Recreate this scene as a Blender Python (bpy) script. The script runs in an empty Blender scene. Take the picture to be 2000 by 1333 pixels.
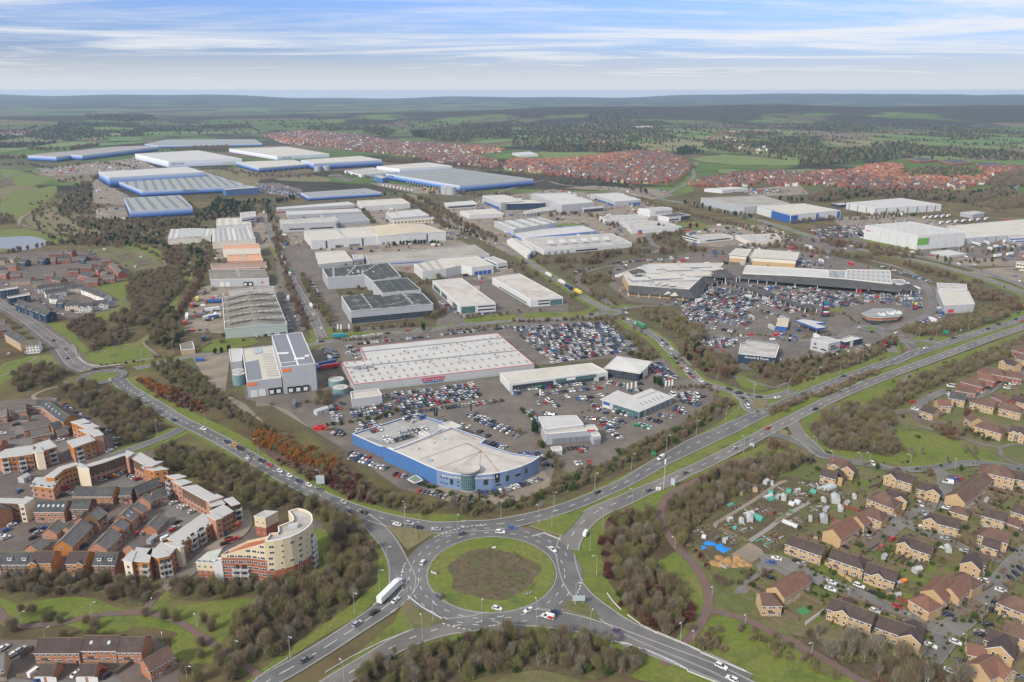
import bpy,random
from math import*
import numpy as np
from mathutils import Vector as VV,geometry
random.seed(7)
R=radians
SC=bpy.context.scene
e8=SC.collection
#camera, sky, sun, exposure
F,VY,HC=1520.,178.,200.
fA=atan((666.5-VY)/F)
CP,SP=cos(fA),sin(fA)
eH=bpy.data.cameras.new('camera')
eH.sensor_width=36.
eH.lens=36.*F/2000.
eH.clip_start,eH.clip_end=1.,120000.
dw=bpy.data.objects.new('camera',eH)
e8 .objects.link(dw)
dw.location=(0,0,HC)
dw.rotation_euler=(pi/2-fA,0,0)
SC.camera=dw
dh,cX=36.,222.
e2=bpy.data.lights.new('sun','SUN')
e2 .energy,e2 .angle,e2 .color=3.,R(8),(1.,.94,.85)
ej=bpy.data.objects.new('sun',e2)
e8 .objects.link(ej)
ej.rotation_euler=(R(90-dh),0,R(180-cX))
ej.location=(0,0,500)
SC.view_settings.view_transform='Standard'
SC.view_settings.look='None'
SC.view_settings.gamma=1.
SC.view_settings.exposure=.48
er,eO=5.0e-5,(.58,.76,1.,1)
SC.cycles.use_denoising=True
SC.cycles.max_bounces=5
SC.cycles.diffuse_bounces=2
SC.cycles.volume_bounces=2
SC.cycles.transparent_max_bounces=8
def S(n,k,v):
 n.inputs[k].default_value=v
def N(nt,typ,**kw):
 n=nt.nodes.new(typ)
 for k,v in kw.items():
  setattr(n,k,v)
 return n
def world():
 w=bpy.data.worlds.new('World')
 SC.world=w
 w.use_nodes=True
 nt=w.node_tree
 nt.nodes.clear()
 L=nt.links.new
 cL=N(nt,'ShaderNodeOutputWorld')
 bg=N(nt,'ShaderNodeBackground')
 a6=N(nt,'ShaderNodeTexSky',sky_type='NISHITA')
 a6 .sun_disc=False
 a6 .sun_elevation=R(dh)
 a6 .sun_rotation=R(cX)
 a6 .air_density,a6 .dust_density,a6 .ozone_density=1.,1.4,2.
 tc=N(nt,'ShaderNodeTexCoord')
 eq=N(nt,'ShaderNodeSeparateXYZ')
 L(tc.outputs['Generated'],eq.inputs[0])
 mx=N(nt,'ShaderNodeMath',operation='MAXIMUM');L(eq.outputs['Z'],mx.inputs[0]);S(mx,1,0)
 ad=N(nt,'ShaderNodeMath',operation='ADD');L(mx.outputs[0],ad.inputs[0]);S(ad,1,.035)
 dx=N(nt,'ShaderNodeMath',operation='DIVIDE');L(eq.outputs['X'],dx.inputs[0]);L(ad.outputs[0],dx.inputs[1])
 dy=N(nt,'ShaderNodeMath',operation='DIVIDE');L(eq.outputs['Y'],dy.inputs[0]);L(ad.outputs[0],dy.inputs[1])
 cb=N(nt,'ShaderNodeCombineXYZ');L(dx.outputs[0],cb.inputs[0]);L(dy.outputs[0],cb.inputs[1])
 def dP(scx,scy,fh,dX,fB,lo,hi,e9):
  mp=N(nt,'ShaderNodeMapping')
  S(mp,'Scale',(scx,scy,1))
  S(mp,'Rotation',(0,0,R(fh)))
  S(mp,'Location',e9)
  L(cb.outputs[0],mp.inputs[0])
  n=N(nt,'ShaderNodeTexNoise')
  S(n,'Scale',1.)
  S(n,'Detail',dX)
  S(n,'Roughness',.62)
  S(n,'Distortion',fB)
  L(mp.outputs[0],n.inputs['Vector'])
  r=N(nt,'ShaderNodeMapRange',interpolation_type='SMOOTHSTEP')
  S(r,'From Min',lo)
  S(r,'From Max',hi)
  L(n.outputs['Fac'],r.inputs['Value'])
  return r.outputs[0]
 a=dP(.2,.42,6,8,.9,CLO[0],CLO[1],(3.1,.4,0))
 b=dP(.5,1.3,-6,6,1.2,.38,.8,(1.7,5.2,0))
 bm=N(nt,'ShaderNodeMath',operation='MULTIPLY');L(b,bm.inputs[0]);S(bm,1,.6)
 mm=N(nt,'ShaderNodeMath',operation='MAXIMUM');L(a,mm.inputs[0]);L(bm.outputs[0],mm.inputs[1])
 hz=N(nt,'ShaderNodeMapRange',interpolation_type='SMOOTHSTEP')
 S(hz,'From Min',0)
 S(hz,'From Max',.055)
 S(hz,'To Min',1.)
 S(hz,'To Max',0)
 L(eq.outputs['Z'],hz.inputs['Value'])
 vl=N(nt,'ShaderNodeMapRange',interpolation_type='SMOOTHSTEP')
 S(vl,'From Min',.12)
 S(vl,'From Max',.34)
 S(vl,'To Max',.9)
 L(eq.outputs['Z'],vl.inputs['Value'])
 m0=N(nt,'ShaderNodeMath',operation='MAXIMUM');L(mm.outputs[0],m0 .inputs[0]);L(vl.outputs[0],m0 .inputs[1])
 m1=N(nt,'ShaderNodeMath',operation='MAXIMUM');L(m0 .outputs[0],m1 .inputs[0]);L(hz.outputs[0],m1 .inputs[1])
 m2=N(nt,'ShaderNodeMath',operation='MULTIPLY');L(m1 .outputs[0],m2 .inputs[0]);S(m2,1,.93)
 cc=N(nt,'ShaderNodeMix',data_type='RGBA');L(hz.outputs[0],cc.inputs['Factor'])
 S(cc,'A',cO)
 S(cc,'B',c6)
 dG=N(nt,'ShaderNodeMix',data_type='RGBA',blend_type='MULTIPLY');S(dG,'Factor',1.)
 L(a6 .outputs[0],dG.inputs['A']);S(dG,'B',fp)
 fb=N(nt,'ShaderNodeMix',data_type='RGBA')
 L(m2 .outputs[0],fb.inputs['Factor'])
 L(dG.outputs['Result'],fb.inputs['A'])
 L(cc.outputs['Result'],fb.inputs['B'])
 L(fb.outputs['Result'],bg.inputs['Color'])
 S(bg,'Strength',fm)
 L(bg.outputs[0],cL.inputs[0])
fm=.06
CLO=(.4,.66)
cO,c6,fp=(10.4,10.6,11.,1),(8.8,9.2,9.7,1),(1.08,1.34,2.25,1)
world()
#picture coordinates -> places on the ground
TL={'1':150,'2':450,'3':730,'4':999}
ZT={'a':(420,640,6.667),'b':(680,700,6.667),'c':(680,800,5),'d':(1340,600,4.348),'e':(1400,480,4.762),'g':(0,860,6.06),'h':(200,980,4.545),'k':(1320,920,5),'F':(0,0,1)}
for _r in '1234':
 for _c in '0123':
  ZT[_r+_c]=(500*int(_c),TL[_r],3.992)
def px(t,s):
 0
 x0,y0,k=ZT[t]
 return[(x0+float(a)/k,y0+float(b)/k)for a,b in(q.split(',')[:2]for q in s.split())]
def P(x,y,z=0):
 u,v=(x-1000)/F,-(y-666.5)/F
 t=(z-HC)/(v*CP-SP)
 return VV((u*t,(CP+v*SP)*t,z))
def PS(t,s,z=0):
 return[P(a,b,z)for a,b in px(t,s)]
def eU(p):
 k=p[2]-HC
 d=p[1]*CP-k*SP
 return 1000+F*p[0]/d,666.5-F*(p[1]*SP+k*CP)/d
def hgt(bx,by,ty):
 g=P(bx,by)
 v=-(ty-666.5)/F
 return g.y*(v*CP-SP)/(CP+v*SP)+HC
def b4(aH,n=6,cw=False):
 0
 m=len(aH)
 cL=[]
 for i in range(m if cw else m-1):
  g=(lambda j:aH[j%m])if cw else(lambda j:aH[min(max(j,0),m-1)])
  a,b,c,d=g(i-1),g(i),g(i+1),g(i+2)
  for k in range(n):
   t=k/n
   cL.append(.5*((2*b)+(c-a)*t+(2*a-5*b+4*c-d)*t*t+(3*b-a-3*c+d)*t**3))
 if not cw:
  cL.append(aH[-1].copy())
 return cL
def aS(p,aV):
 c=False
 j=len(aV)-1
 for i in range(len(aV)):
  a,b=aV[i],aV[j]
  if(a[1]>p[1])!=(b[1]>p[1])and p[0]<(b[0]-a[0])*(p[1]-a[1])/(b[1]-a[1])+a[0]:
   c=not c
  j=i
 return c
#objects
def br(o,af=None,bZ=None,bF=None,aN=None):
 for k,v in(('label',af),('category',bZ),('group',bF),('kind',aN)):
  if v:
   o[k]=v
 return o
def link(name,me,parent=None,dO=None,rz=0,mats=None):
 o=bpy.data.objects.new(name,me)
 e8 .objects.link(o)
 if dO is not None:
  o.location=dO
 if rz:
  o.rotation_euler=(0,0,rz)
 if parent is not None:
  o.parent=parent
 return o
def aR(name,dO,af,bZ,bF=None,rz=0):
 o=link(name,None,None,dO,rz)
 o.empty_display_size=.5
 return br(o,af,bZ,bF)
def cI(src,parent=None):
 c=src.copy()
 e8 .objects.link(c)
 if parent is not None:
  c.parent=parent
 for ch in src.children:
  cI(ch,c)
 return c
class MB:
 def __init__(s,ang=0,org=None):
  s.v,s.f,s.m,s.mats,s.ang=[],[],[],[],ang
  s.org=VV(org)if org is not None else VV((0,0,0))
 def mi(s,m):
  if m not in s.mats:
   s.mats.append(m)
  return s.mats.index(m)
 def ag(s,aH,m):
  i=len(s.v)
  s.v+=[tuple(p)for p in aH]
  s.f.append(tuple(range(i,i+len(aH))))
  s.m.append(s.mi(m))
 def a2(s,aV,z0,z1,mw,mt=None,mb=None):
  0
  q=d1(aV)
  n=len(q)
  zt=z1 if isinstance(z1,(list,tuple))else[z1]*n
  if q is not aV and isinstance(z1,(list,tuple))and q[0]!=aV[0]:
   zt=list(z1)[::-1]
  for i in range(n):
   a,b=q[i],q[(i+1)%n]
   s.ag([(a[0],a[1],z0),(b[0],b[1],z0),(b[0],b[1],zt[(i+1)%n]),(a[0],a[1],zt[i])],mw)
  if mt:
   s.ag([(p[0],p[1],z)for p,z in zip(q,zt)],mt)
  if mb:
   s.ag([(p[0],p[1],z0)for p in q][::-1],mb)
 def box(s,c,d,m,rz=0,mt=None):
  0
  cs,sn=cos(rz),sin(rz)
  x,y=d[0]/2,d[1]/2
  q=[(c[0]+a*cs-b*sn,c[1]+a*sn+b*cs)for a,b in((-x,-y),(x,-y),(x,y),(-x,y))]
  s.a2(q,c[2],c[2]+d[2],m,mt or m,m)
 def ba(s,aH,r,m,n=6,fl=True):
  aH=[VV(p)for p in aH]
  rr=r if isinstance(r,(list,tuple))else[r]*len(aH)
  b9=[]
  for i,p in enumerate(aH):
   d=(aH[min(i+1,len(aH)-1)]-aH[max(i-1,0)]).normalized()
   u=d.cross(VV((0,0,1)))
   u=VV((1,0,0))if u.length<1e-4 else u.normalized()
   w=d.cross(u)
   b9 .append([p+(u*cos(2*pi*k/n)+w*sin(2*pi*k/n))*rr[i]for k in range(n)])
  for a,b in zip(b9,b9[1:]):
   for k in range(n):
    s.ag([a[k],a[(k+1)%n],b[(k+1)%n],b[k]][::-1],m)
  if fl:
   s.ag(b9[0],m)
   s.ag(b9[-1][::-1],m)
 def cW(s,c,r,h,m,mt=None,n=16,r2=None):
  r2=r if r2 is None else r2
  a=[(c[0]+r*cos(2*pi*k/n),c[1]+r*sin(2*pi*k/n),c[2])for k in range(n)]
  b=[(c[0]+r2*cos(2*pi*k/n),c[1]+r2*sin(2*pi*k/n),c[2]+h)for k in range(n)]
  for k in range(n):
   s.ag([a[k],a[(k+1)%n],b[(k+1)%n],b[k]],m)
  s.ag(b,mt or m)
  s.ag(a[::-1],m)
 def mesh(s,name,aJ=False):
  me=bpy.data.meshes.new(name)
  o=s.org
  me.from_pydata([(a[0]-o.x,a[1]-o.y,a[2]-o.z)for a in s.v],[],s.f)
  for m in s.mats:
   me.materials.append(m)
  me.polygons.foreach_set('material_index',s.m)
  if aJ:
   me.polygons.foreach_set('use_smooth',[True]*len(s.f))
  uv=me.uv_layers.new(name='UVMap')
  nl=len(me.loops)
  co=np.array(s.v,dtype=float)
  fo=np.zeros((nl,2))
  k=0
  ca,sa=cos(-s.ang),sin(-s.ang)
  for pl,f in zip(me.polygons,s.f):
   n=pl.normal
   aH=co[list(f)]
   if abs(n.z)>.985:
    u=aH[:,0]*ca-aH[:,1]*sa
    v=aH[:,0]*sa+aH[:,1]*ca
   else:
    ud=VV((-n.y,n.x,0)).normalized()
    vd=n.cross(ud)
    p0=co[f[0]]
    u=aH@np.array(ud)
    v=aH@np.array(vd)if abs(n.z)>.05 else aH[:,2]
   fo[k:k+len(f),0]=u
   fo[k:k+len(f),1]=v
   k+=len(f)
  uv.data.foreach_set('uv',fo.ravel())
  me.update()
  return me
 def obj(s,name,parent=None,dO=None,aJ=False):
  o=link(name,s.mesh(name,aJ),parent)
  if s.org.length>0 and dO is None and parent is None:
   o.location=s.org
  elif dO is not None:
   o.location=dO
  return o
def dE(q):
 return sum(q[i][0]*q[(i+1)%len(q)][1]-q[(i+1)%len(q)][0]*q[i][1]for i in range(len(q)))/2
def d1(q):
 return q if dE(q)>0 else q[::-1]
#materials
_M={}
def aq(name,c,ar=.85,ao=.18,sc=.25,c2=None,bH=.04,lo=.45,hi=.6,ak=(),dJ=0,cv=.3,dX=5,aI=None,c3=None,sc3=.01,lo3=.5,hi3=.6):
 if name in _M:
  return _M[name]
 m=bpy.data.materials.new(name)
 _M[name]=m
 m.use_nodes=True
 nt=m.node_tree
 L=nt.links.new
 b=nt.nodes['Principled BSDF']
 S(b,'Roughness',ar)
 S(b,'Metallic',dJ)
 S(b,'Specular IOR Level',cv)
 c=tuple(c)+(1,)
 dW=N(nt,'ShaderNodeNewGeometry')
 di=None
 def e5(ep):
  n=N(nt,'ShaderNodeRGB')
  n.outputs[0].default_value=tuple(ep)[:3]+(1,)
  return n.outputs[0]
 def cM(scale,d,lo=None,hi=None):
  n=N(nt,'ShaderNodeTexNoise')
  S(n,'Scale',scale)
  S(n,'Detail',d)
  S(n,'Roughness',.6)
  L(dW.outputs['Position'],n.inputs['Vector'])
  if lo is None:
   return n.outputs['Fac']
  r=N(nt,'ShaderNodeMapRange')
  S(r,'From Min',lo)
  S(r,'From Max',hi)
  L(n.outputs['Fac'],r.inputs['Value'])
  return r.outputs[0]
 def ec(fv,a,bb,bt='MIX'):
  x=N(nt,'ShaderNodeMix',data_type='RGBA',blend_type=bt)
  if isinstance(fv,float):
   S(x,'Factor',fv)
  else:
   L(fv,x.inputs['Factor'])
  L(a,x.inputs['A'])
  L(bb,x.inputs['B'])
  return x.outputs['Result']
 di=e5(c)
 if c2:
  di=ec(cM(bH,4,lo,hi),di,e5(c2))
 if c3:
  di=ec(cM(sc3,4,lo3,hi3),di,e5(c3))
 if ak:
  uv=N(nt,'ShaderNodeTexCoord')
  sp=N(nt,'ShaderNodeSeparateXYZ')
  L(uv.outputs['UV'],sp.inputs[0])
  for ax,fd,wid,ep in ak:
   d=N(nt,'ShaderNodeMath',operation='DIVIDE');L(sp.outputs[ax],d.inputs[0]);S(d,1,fd)
   fr=N(nt,'ShaderNodeMath',operation='FRACT');L(d.outputs[0],fr.inputs[0])
   lt=N(nt,'ShaderNodeMath',operation='LESS_THAN');L(fr.outputs[0],lt.inputs[0]);S(lt,1,wid)
   di=ec(lt.outputs[0],di,e5(ep))
 for v_,s_ in((ao,sc),)+((aI,)if aI else()):
  if v_:
   r=N(nt,'ShaderNodeMapRange')
   S(r,'From Min',.25)
   S(r,'From Max',.75)
   S(r,'To Min',1-v_)
   S(r,'To Max',1+v_)
   L(cM(s_,dX),r.inputs['Value'])
   h=N(nt,'ShaderNodeVectorMath',operation='SCALE')
   L(di,h.inputs[0])
   L(r.outputs[0],h.inputs['Scale'])
   di=h.outputs[0]
 L(di,b.inputs['Base Color'])
 return m
def eh(cr,df):
 e=cr.color_ramp.elements
 for i,(p,c)in enumerate(df):
  k=e[0]if i==0 else e[1]if i==1 else e.new(p)
  if i==1:
   e.remove(k);k=e.new(p)
  k.position=p
  k.color=tuple(c)+(1,)
def b2(name,h,df,ar=.6):
 0
 if name in _M:
  return _M[name]
 m=bpy.data.materials.new(name)
 _M[name]=m
 m.use_nodes=True
 nt=m.node_tree
 L=nt.links.new
 b=nt.nodes['Principled BSDF']
 S(b,'Roughness',ar)
 uv=N(nt,'ShaderNodeTexCoord')
 sp=N(nt,'ShaderNodeSeparateXYZ');L(uv.outputs['UV'],sp.inputs[0])
 d=N(nt,'ShaderNodeMath',operation='DIVIDE');L(sp.outputs['Y'],d.inputs[0]);S(d,1,h)
 cr=N(nt,'ShaderNodeValToRGB')
 eh(cr,df)
 L(d.outputs[0],cr.inputs[0])
 L(cr.outputs[0],b.inputs['Base Color'])
 return m
M={}
G=.5
M['grass']=aq('grass',(.11,.142,.02),c2=(.155,.148,.04),bH=.045,lo=.42,hi=.68,ao=.24,sc=.5,aI=(.22,2.2),c3=(.07,.102,.02),sc3=.09,lo3=.5,hi3=.7)
M['rough']=aq('rough_grass',(.095,.11,.03),c2=(.14,.115,.06),bH=.03,lo=.42,hi=.6,ao=.25,sc=.3,aI=(.25,1.6))
M['dry']=aq('dry_grass',(.175,.14,.075),c2=(.12,.115,.042),bH=.02,lo=.4,hi=.62,ao=.25,sc=.2,aI=(.2,1.5))
M['scrub']=aq('scrub_floor',(.085,.066,.038),c2=(.1,.1,.035),bH=.08,lo=.45,hi=.65,ao=.35,sc=.4,aI=(.3,2.))
M['bark']=aq('bark_mulch',(.11,.068,.045),c2=(.075,.055,.035),bH=.12,ao=.25,sc=.6)
M['soil']=aq('soil',(.05,.033,.022),c2=(.11,.08,.05),bH=.12,lo=.45,hi=.6,ao=.3,sc=.6,aI=(.3,2.5),ak=((0,2.2,.16,(.21,.165,.115)),(1,6.5,.07,(.23,.19,.14))))
M['asphalt']=aq('asphalt',(.112,.11,.107),c2=(.155,.15,.144),bH=.035,lo=.45,hi=.62,ao=.12,sc=.15,aI=(.1,1.4),ar=.9)
M['asphalt2']=aq('old_asphalt',(.165,.154,.141),c2=(.122,.115,.106),bH=.04,lo=.45,hi=.62,ao=.14,sc=.2,aI=(.1,1.2),ar=.9)
M['carpark']=aq('car_park',(.12,.104,.089),c2=(.155,.131,.108),bH=.05,lo=.42,hi=.62,ao=.15,sc=.25,aI=(.12,1.5),ar=.9)
M['yard']=aq('concrete_yard',(.245,.2,.15),c2=(.165,.141,.114),bH=.05,lo=.42,hi=.62,ao=.16,sc=.2,aI=(.1,1.),ar=.9)
M['block']=aq('block_paving',(.135,.105,.088),c2=(.105,.088,.078),bH=.06,ao=.15,sc=.3,aI=(.12,1.5),ar=.9)
M['redway']=aq('redway',(.15,.095,.08),c2=(.13,.095,.085),bH=.06,ao=.12,sc=.4,ar=.9)
M['kerb']=aq('kerb',(.24,.225,.2),ao=.12,sc=.5)
M['paint']=aq('road_paint',(.62,.62,.6),ao=.22,sc=1.3,ar=.8)
M['ypaint']=aq('yellow_paint',(.6,.42,.08),ao=.2,sc=1.3,ar=.8)
M['water']=aq('water',(.16,.165,.16),ar=.25,ao=.05,cv=.6)
M['concrete']=aq('concrete',(.33,.31,.28),ao=.18,sc=.5)
#land, roads, paths
ck='structure'
def dR(x,y):
 d=hypot(x,y)
 t=max(0,min(1.,(d-4300)/1800));t=t*t*(3-2*t)
 s=max(0,min(1.,(x/max(y,1)+.12)/.45))
 r1=112*exp(-((d-6300-500*sin(x/1700))/1300)**2)*(.42+.58*s)*(.9+.1*sin(x/700+1)+.06*sin(x/260))
 t2=max(0,min(1.,(d-8500)/7000))
 r2=165*t2*(.6+.2*sin(x/2600+2+y/5000)+.12*sin(x/900+y/1900)+.06*sin(x/370+y/700))
 return t*r1+r2
def do():
 hole=None
 ys=[90*(1.052**i)for i in range(126)]
 ys=[y for y in ys if y<17500]
 nx=150
 vs,fs=[],[]
 for y in ys:
  for i in range(nx+1):
   a=-1.05+2.1*i/nx
   x=y*a
   vs.append((x,y,dR(x,y)))
 for j in range(len(ys)-1):
  for i in range(nx):
   k=j*(nx+1)+i
   fs.append((k,k+1,k+nx+2,k+nx+1))
 me=bpy.data.meshes.new('ground')
 me.from_pydata(vs,[],fs)
 me.materials.append(dA())
 me.polygons.foreach_set('use_smooth',[True]*len(fs))
 o=link('ground',me)
 br(o,'rolling winter farmland and wooded ridge reaching the hazy horizon','ground',aN=ck)
def dA():
 m=bpy.data.materials.new('open_country')
 m.use_nodes=True
 nt=m.node_tree
 L=nt.links.new
 b=nt.nodes['Principled BSDF']
 S(b,'Roughness',.95)
 S(b,'Specular IOR Level',.1)
 dW=N(nt,'ShaderNodeNewGeometry')
 ds=N(nt,'ShaderNodeTexNoise');S(ds,'Scale',.004);S(ds,'Detail',2)
 L(dW.outputs['Position'],ds.inputs['Vector'])
 sc=N(nt,'ShaderNodeVectorMath',operation='SCALE');L(ds.outputs['Color'],sc.inputs[0]);S(sc,'Scale',160)
 ad=N(nt,'ShaderNodeVectorMath',operation='ADD');L(dW.outputs['Position'],ad.inputs[0]);L(sc.outputs[0],ad.inputs[1])
 mp=N(nt,'ShaderNodeMapping');S(mp,'Rotation',(0,0,.35));S(mp,'Scale',(.0026,.0036,0))
 L(ad.outputs[0],mp.inputs[0])
 vo=N(nt,'ShaderNodeTexVoronoi',feature='F1',distance='CHEBYCHEV');S(vo,'Scale',1)
 L(mp.outputs[0],vo.inputs['Vector'])
 cr=N(nt,'ShaderNodeValToRGB');cr.color_ramp.interpolation='CONSTANT'
 cs=[(.0,(.075,.115,.028)),(.22,(.105,.15,.036)),(.42,(.095,.092,.046)),(.58,(.135,.1,.066)),(.72,(.085,.13,.032)),(.88,(.05,.045,.03))]
 eh(cr,cs)
 sp=N(nt,'ShaderNodeSeparateColor');L(vo.outputs['Color'],sp.inputs[0])
 L(sp.outputs[0],cr.inputs[0])
 wd=N(nt,'ShaderNodeTexNoise');S(wd,'Scale',.0016);S(wd,'Detail',6)
 L(dW.outputs['Position'],wd.inputs['Vector'])
 sz=N(nt,'ShaderNodeSeparateXYZ');L(dW.outputs['Position'],sz.inputs[0])
 hm=N(nt,'ShaderNodeMapRange');S(hm,'From Min',5);S(hm,'From Max',70);S(hm,'To Max',.22)
 L(sz.outputs['Z'],hm.inputs['Value'])
 wa=N(nt,'ShaderNodeMath',operation='ADD');L(wd.outputs['Fac'],wa.inputs[0]);L(hm.outputs[0],wa.inputs[1])
 wr=N(nt,'ShaderNodeMapRange');S(wr,'From Min',.545);S(wr,'From Max',.575)
 L(wa.outputs[0],wr.inputs['Value'])
 x=N(nt,'ShaderNodeMix',data_type='RGBA');L(wr.outputs[0],x.inputs['Factor']);L(cr.outputs[0],x.inputs['A']);S(x,'B',(.038,.035,.022,1))
 fn=N(nt,'ShaderNodeTexNoise');S(fn,'Scale',.03);S(fn,'Detail',8);S(fn,'Roughness',.65)
 L(dW.outputs['Position'],fn.inputs['Vector'])
 nr=N(nt,'ShaderNodeValToRGB')
 eh(nr,[(.36,(.075,.056,.032)),(.5,(.115,.09,.046)),(.66,(.125,.12,.045))])
 L(fn.outputs['Fac'],nr.inputs[0])
 yr=N(nt,'ShaderNodeMapRange');S(yr,'From Min',1500);S(yr,'From Max',1700)
 L(sz.outputs['Y'],yr.inputs['Value'])
 z=N(nt,'ShaderNodeMix',data_type='RGBA');L(yr.outputs[0],z.inputs['Factor']);L(nr.outputs[0],z.inputs['A']);L(x.outputs['Result'],z.inputs['B'])
 vn=N(nt,'ShaderNodeTexNoise');S(vn,'Scale',.012);S(vn,'Detail',9);S(vn,'Roughness',.7)
 L(dW.outputs['Position'],vn.inputs['Vector'])
 vr=N(nt,'ShaderNodeMapRange');S(vr,'From Min',.3);S(vr,'From Max',.7);S(vr,'To Min',.65);S(vr,'To Max',1.35)
 L(vn.outputs['Fac'],vr.inputs['Value'])
 h=N(nt,'ShaderNodeVectorMath',operation='SCALE');L(z.outputs['Result'],h.inputs[0]);L(vr.outputs[0],h.inputs['Scale'])
 L(h.outputs[0],b.inputs['Base Color'])
 return m
do()
def aD(name,eE,m,z,af=None,bZ=None,aN=ck,aJ=False):
 b=MB()
 for i,q in enumerate(eE):
  if aJ:
   q=b4(q,5,True)
  q=d1(q)
  b.ag([(p[0],p[1],z+.0021*i)for p in q],m)
 o=b.obj(name)
 return br(o,af,bZ,aN=aN)
def offset(aH,d):
 0
 cL=[]
 n=len(aH)
 for i,p in enumerate(aH):
  a,b=aH[max(i-1,0)],aH[min(i+1,n-1)]
  t=(b-a);t.z=0;t.normalize()
  cL.append(VV((p.x-t.y*d,p.y+t.x*d,p.z)))
 return cL
def bU(w,n):
 if isinstance(w,(int,float)):
  return[w]*n
 m=len(w)-1
 r=[]
 for i in range(n):
  f=i/(n-1)*m
  k=min(int(f),m-1)
  r.append(w[k]+(w[k+1]-w[k])*(f-k))
 return r
def aB(b,aH,wl,wr,m,z,h=0):
 n=len(aH)
 wl,wr=bU(wl,n),bU(wr,n)
 le,ri=[],[]
 for i,p in enumerate(aH):
  a,c=aH[max(i-1,0)],aH[min(i+1,n-1)]
  t=(c-a);t.z=0;t.normalize()
  le.append((p.x-t.y*wl[i],p.y+t.x*wl[i]))
  ri.append((p.x+t.y*wr[i],p.y-t.x*wr[i]))
 for i in range(n-1):
  b.ag([(*ri[i],z),(*ri[i+1],z),(*le[i+1],z),(*le[i],z)],m)
  if h:
   b.ag([(*ri[i],z-h),(*ri[i+1],z-h),(*ri[i+1],z),(*ri[i],z)],m)
   b.ag([(*le[i+1],z-h),(*le[i],z-h),(*le[i],z),(*le[i+1],z)],m)
bD=[.3]
dC=MB()
YMARK=MB()
ew=MB()
def bL(aH,e9,ln,bA,w=.28,z=.46,eC=0,mb=None):
 aH=offset(aH,e9)if e9 else aH
 d9,on=eC,[]
 mb=mb or dC
 fd=ln+bA
 for a,b in zip(aH,aH[1:]):
  d=(b-a).length
  if d<1e-6:
   continue
  t=(b-a)/d
  dY=VV((-t.y,t.x,0))*(w/2)
  s=0
  while s<d:
   ph=d9%fd
   cT=min((ln-ph)if ph<ln else(fd-ph),d-s)
   cT=max(cT,.02)
   if ph<ln:
    p,q=a+t*s,a+t*(s+cT)
    mb.ag([(p.x+dY.x,p.y+dY.y,z),(p.x-dY.x,p.y-dY.y,z),(q.x-dY.x,q.y-dY.y,z),(q.x+dY.x,q.y+dY.y,z)],M['paint']if mb is dC else M['ypaint'])
   d9+=cT
   s+=cT
b6={}
def aF(key,t,s,w,m='asphalt',name='road',af=None,bi=None,vm='grass',aT=None,aO=True,eu=True,n=6,lanes=None):
 0
 aH=b4(PS(t,s),n)
 b6[key]=aH
 wl,wr=(w if isinstance(w,tuple)else(w,w))
 if bi:
  vl,vr=bi
  b=MB()
  k=len(aH)
  aB(b,aH,[x+vl for x in bU(wl,k)],[x+vr for x in bU(wr,k)],M[vm],.1+bD[0]*.08)
  br(b.obj('verge'),None,None,aN=ck)
 bD[0]+=.004
 b=MB()
 aB(b,aH,wl,wr,M[m],bD[0])
 br(b.obj(name),af,'road' if af else None,aN=ck)
 k=len(aH)
 L_,R_=bU(wl,k),bU(wr,k)
 if eu:
  for ey,ws in((1,L_),(-1,R_)):
   e=[VV((p.x,p.y,0))for p in aH]
   q=[]
   for i,p in enumerate(e):
    a,c=e[max(i-1,0)],e[min(i+1,k-1)]
    d=(c-a).normalized()
    q.append(VV((p.x-d.y*ws[i]*ey,p.y+d.x*ws[i]*ey,0)))
   aB(ew,q,.12,.12,M['kerb'],bD[0]+.11,.11)
 if aT:
  bL(aH,0,aT[0],aT[1])
 if aO:
  for ey,ws in((1,L_),(-1,R_)):
   q=[]
   for i,p in enumerate(aH):
    a,c=aH[max(i-1,0)],aH[min(i+1,k-1)]
    d=(c-a);d.z=0;d.normalize()
    q.append(VV((p.x-d.y*(ws[i]-.45)*ey,p.y+d.x*(ws[i]-.45)*ey,0)))
   bL(q,0,1000,.1,.13)
 return aH
aD('industrial_ground',[PS('F','330,470 400,440 520,400 700,385 880,380 1000,375 1250,400 1330,420 1480,440 1700,520 1960,560 2000,600 1900,650 1700,700 1560,760 1460,800 1390,840 1200,930 1090,985 900,985 720,930 600,850 480,800 400,740 340,690 350,600 420,520')],M['scrub'],.03)
aD('meadow',[PS('10','0,720 150,735 330,780 390,800 280,845 120,845 100,800 20,780'),PS('10','20,960 140,880 260,880 420,850 440,900 330,1000 250,1050 150,1110 120,1130 0,1060'),PS('20','0,0 190,-10 420,40 520,60 430,110 380,90 200,70 40,60 0,60'),PS('20','0,110 120,130 200,135 60,160 0,170')],M['grass'],.06,'parkland grass','grass',aJ=True)
aD('dry_meadow',[PS('10','260,730 700,690 900,720 1050,690 760,760 720,820 640,830 420,800'),PS('10','0,880 120,850 290,860 260,930 120,960 20,960'),PS('10','200,1110 430,1000 620,900 700,960 640,1080 560,1120 900,1130 1300,1180 1200,1240 800,1250 500,1230 330,1200'),PS('11','170,790 430,770 560,795 540,820 200,810'),PS('10','1330,740 1996,720 1996,850 1940,850 1600,740')],M['dry'],.05,'dry grassland','grass',aJ=True)
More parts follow.
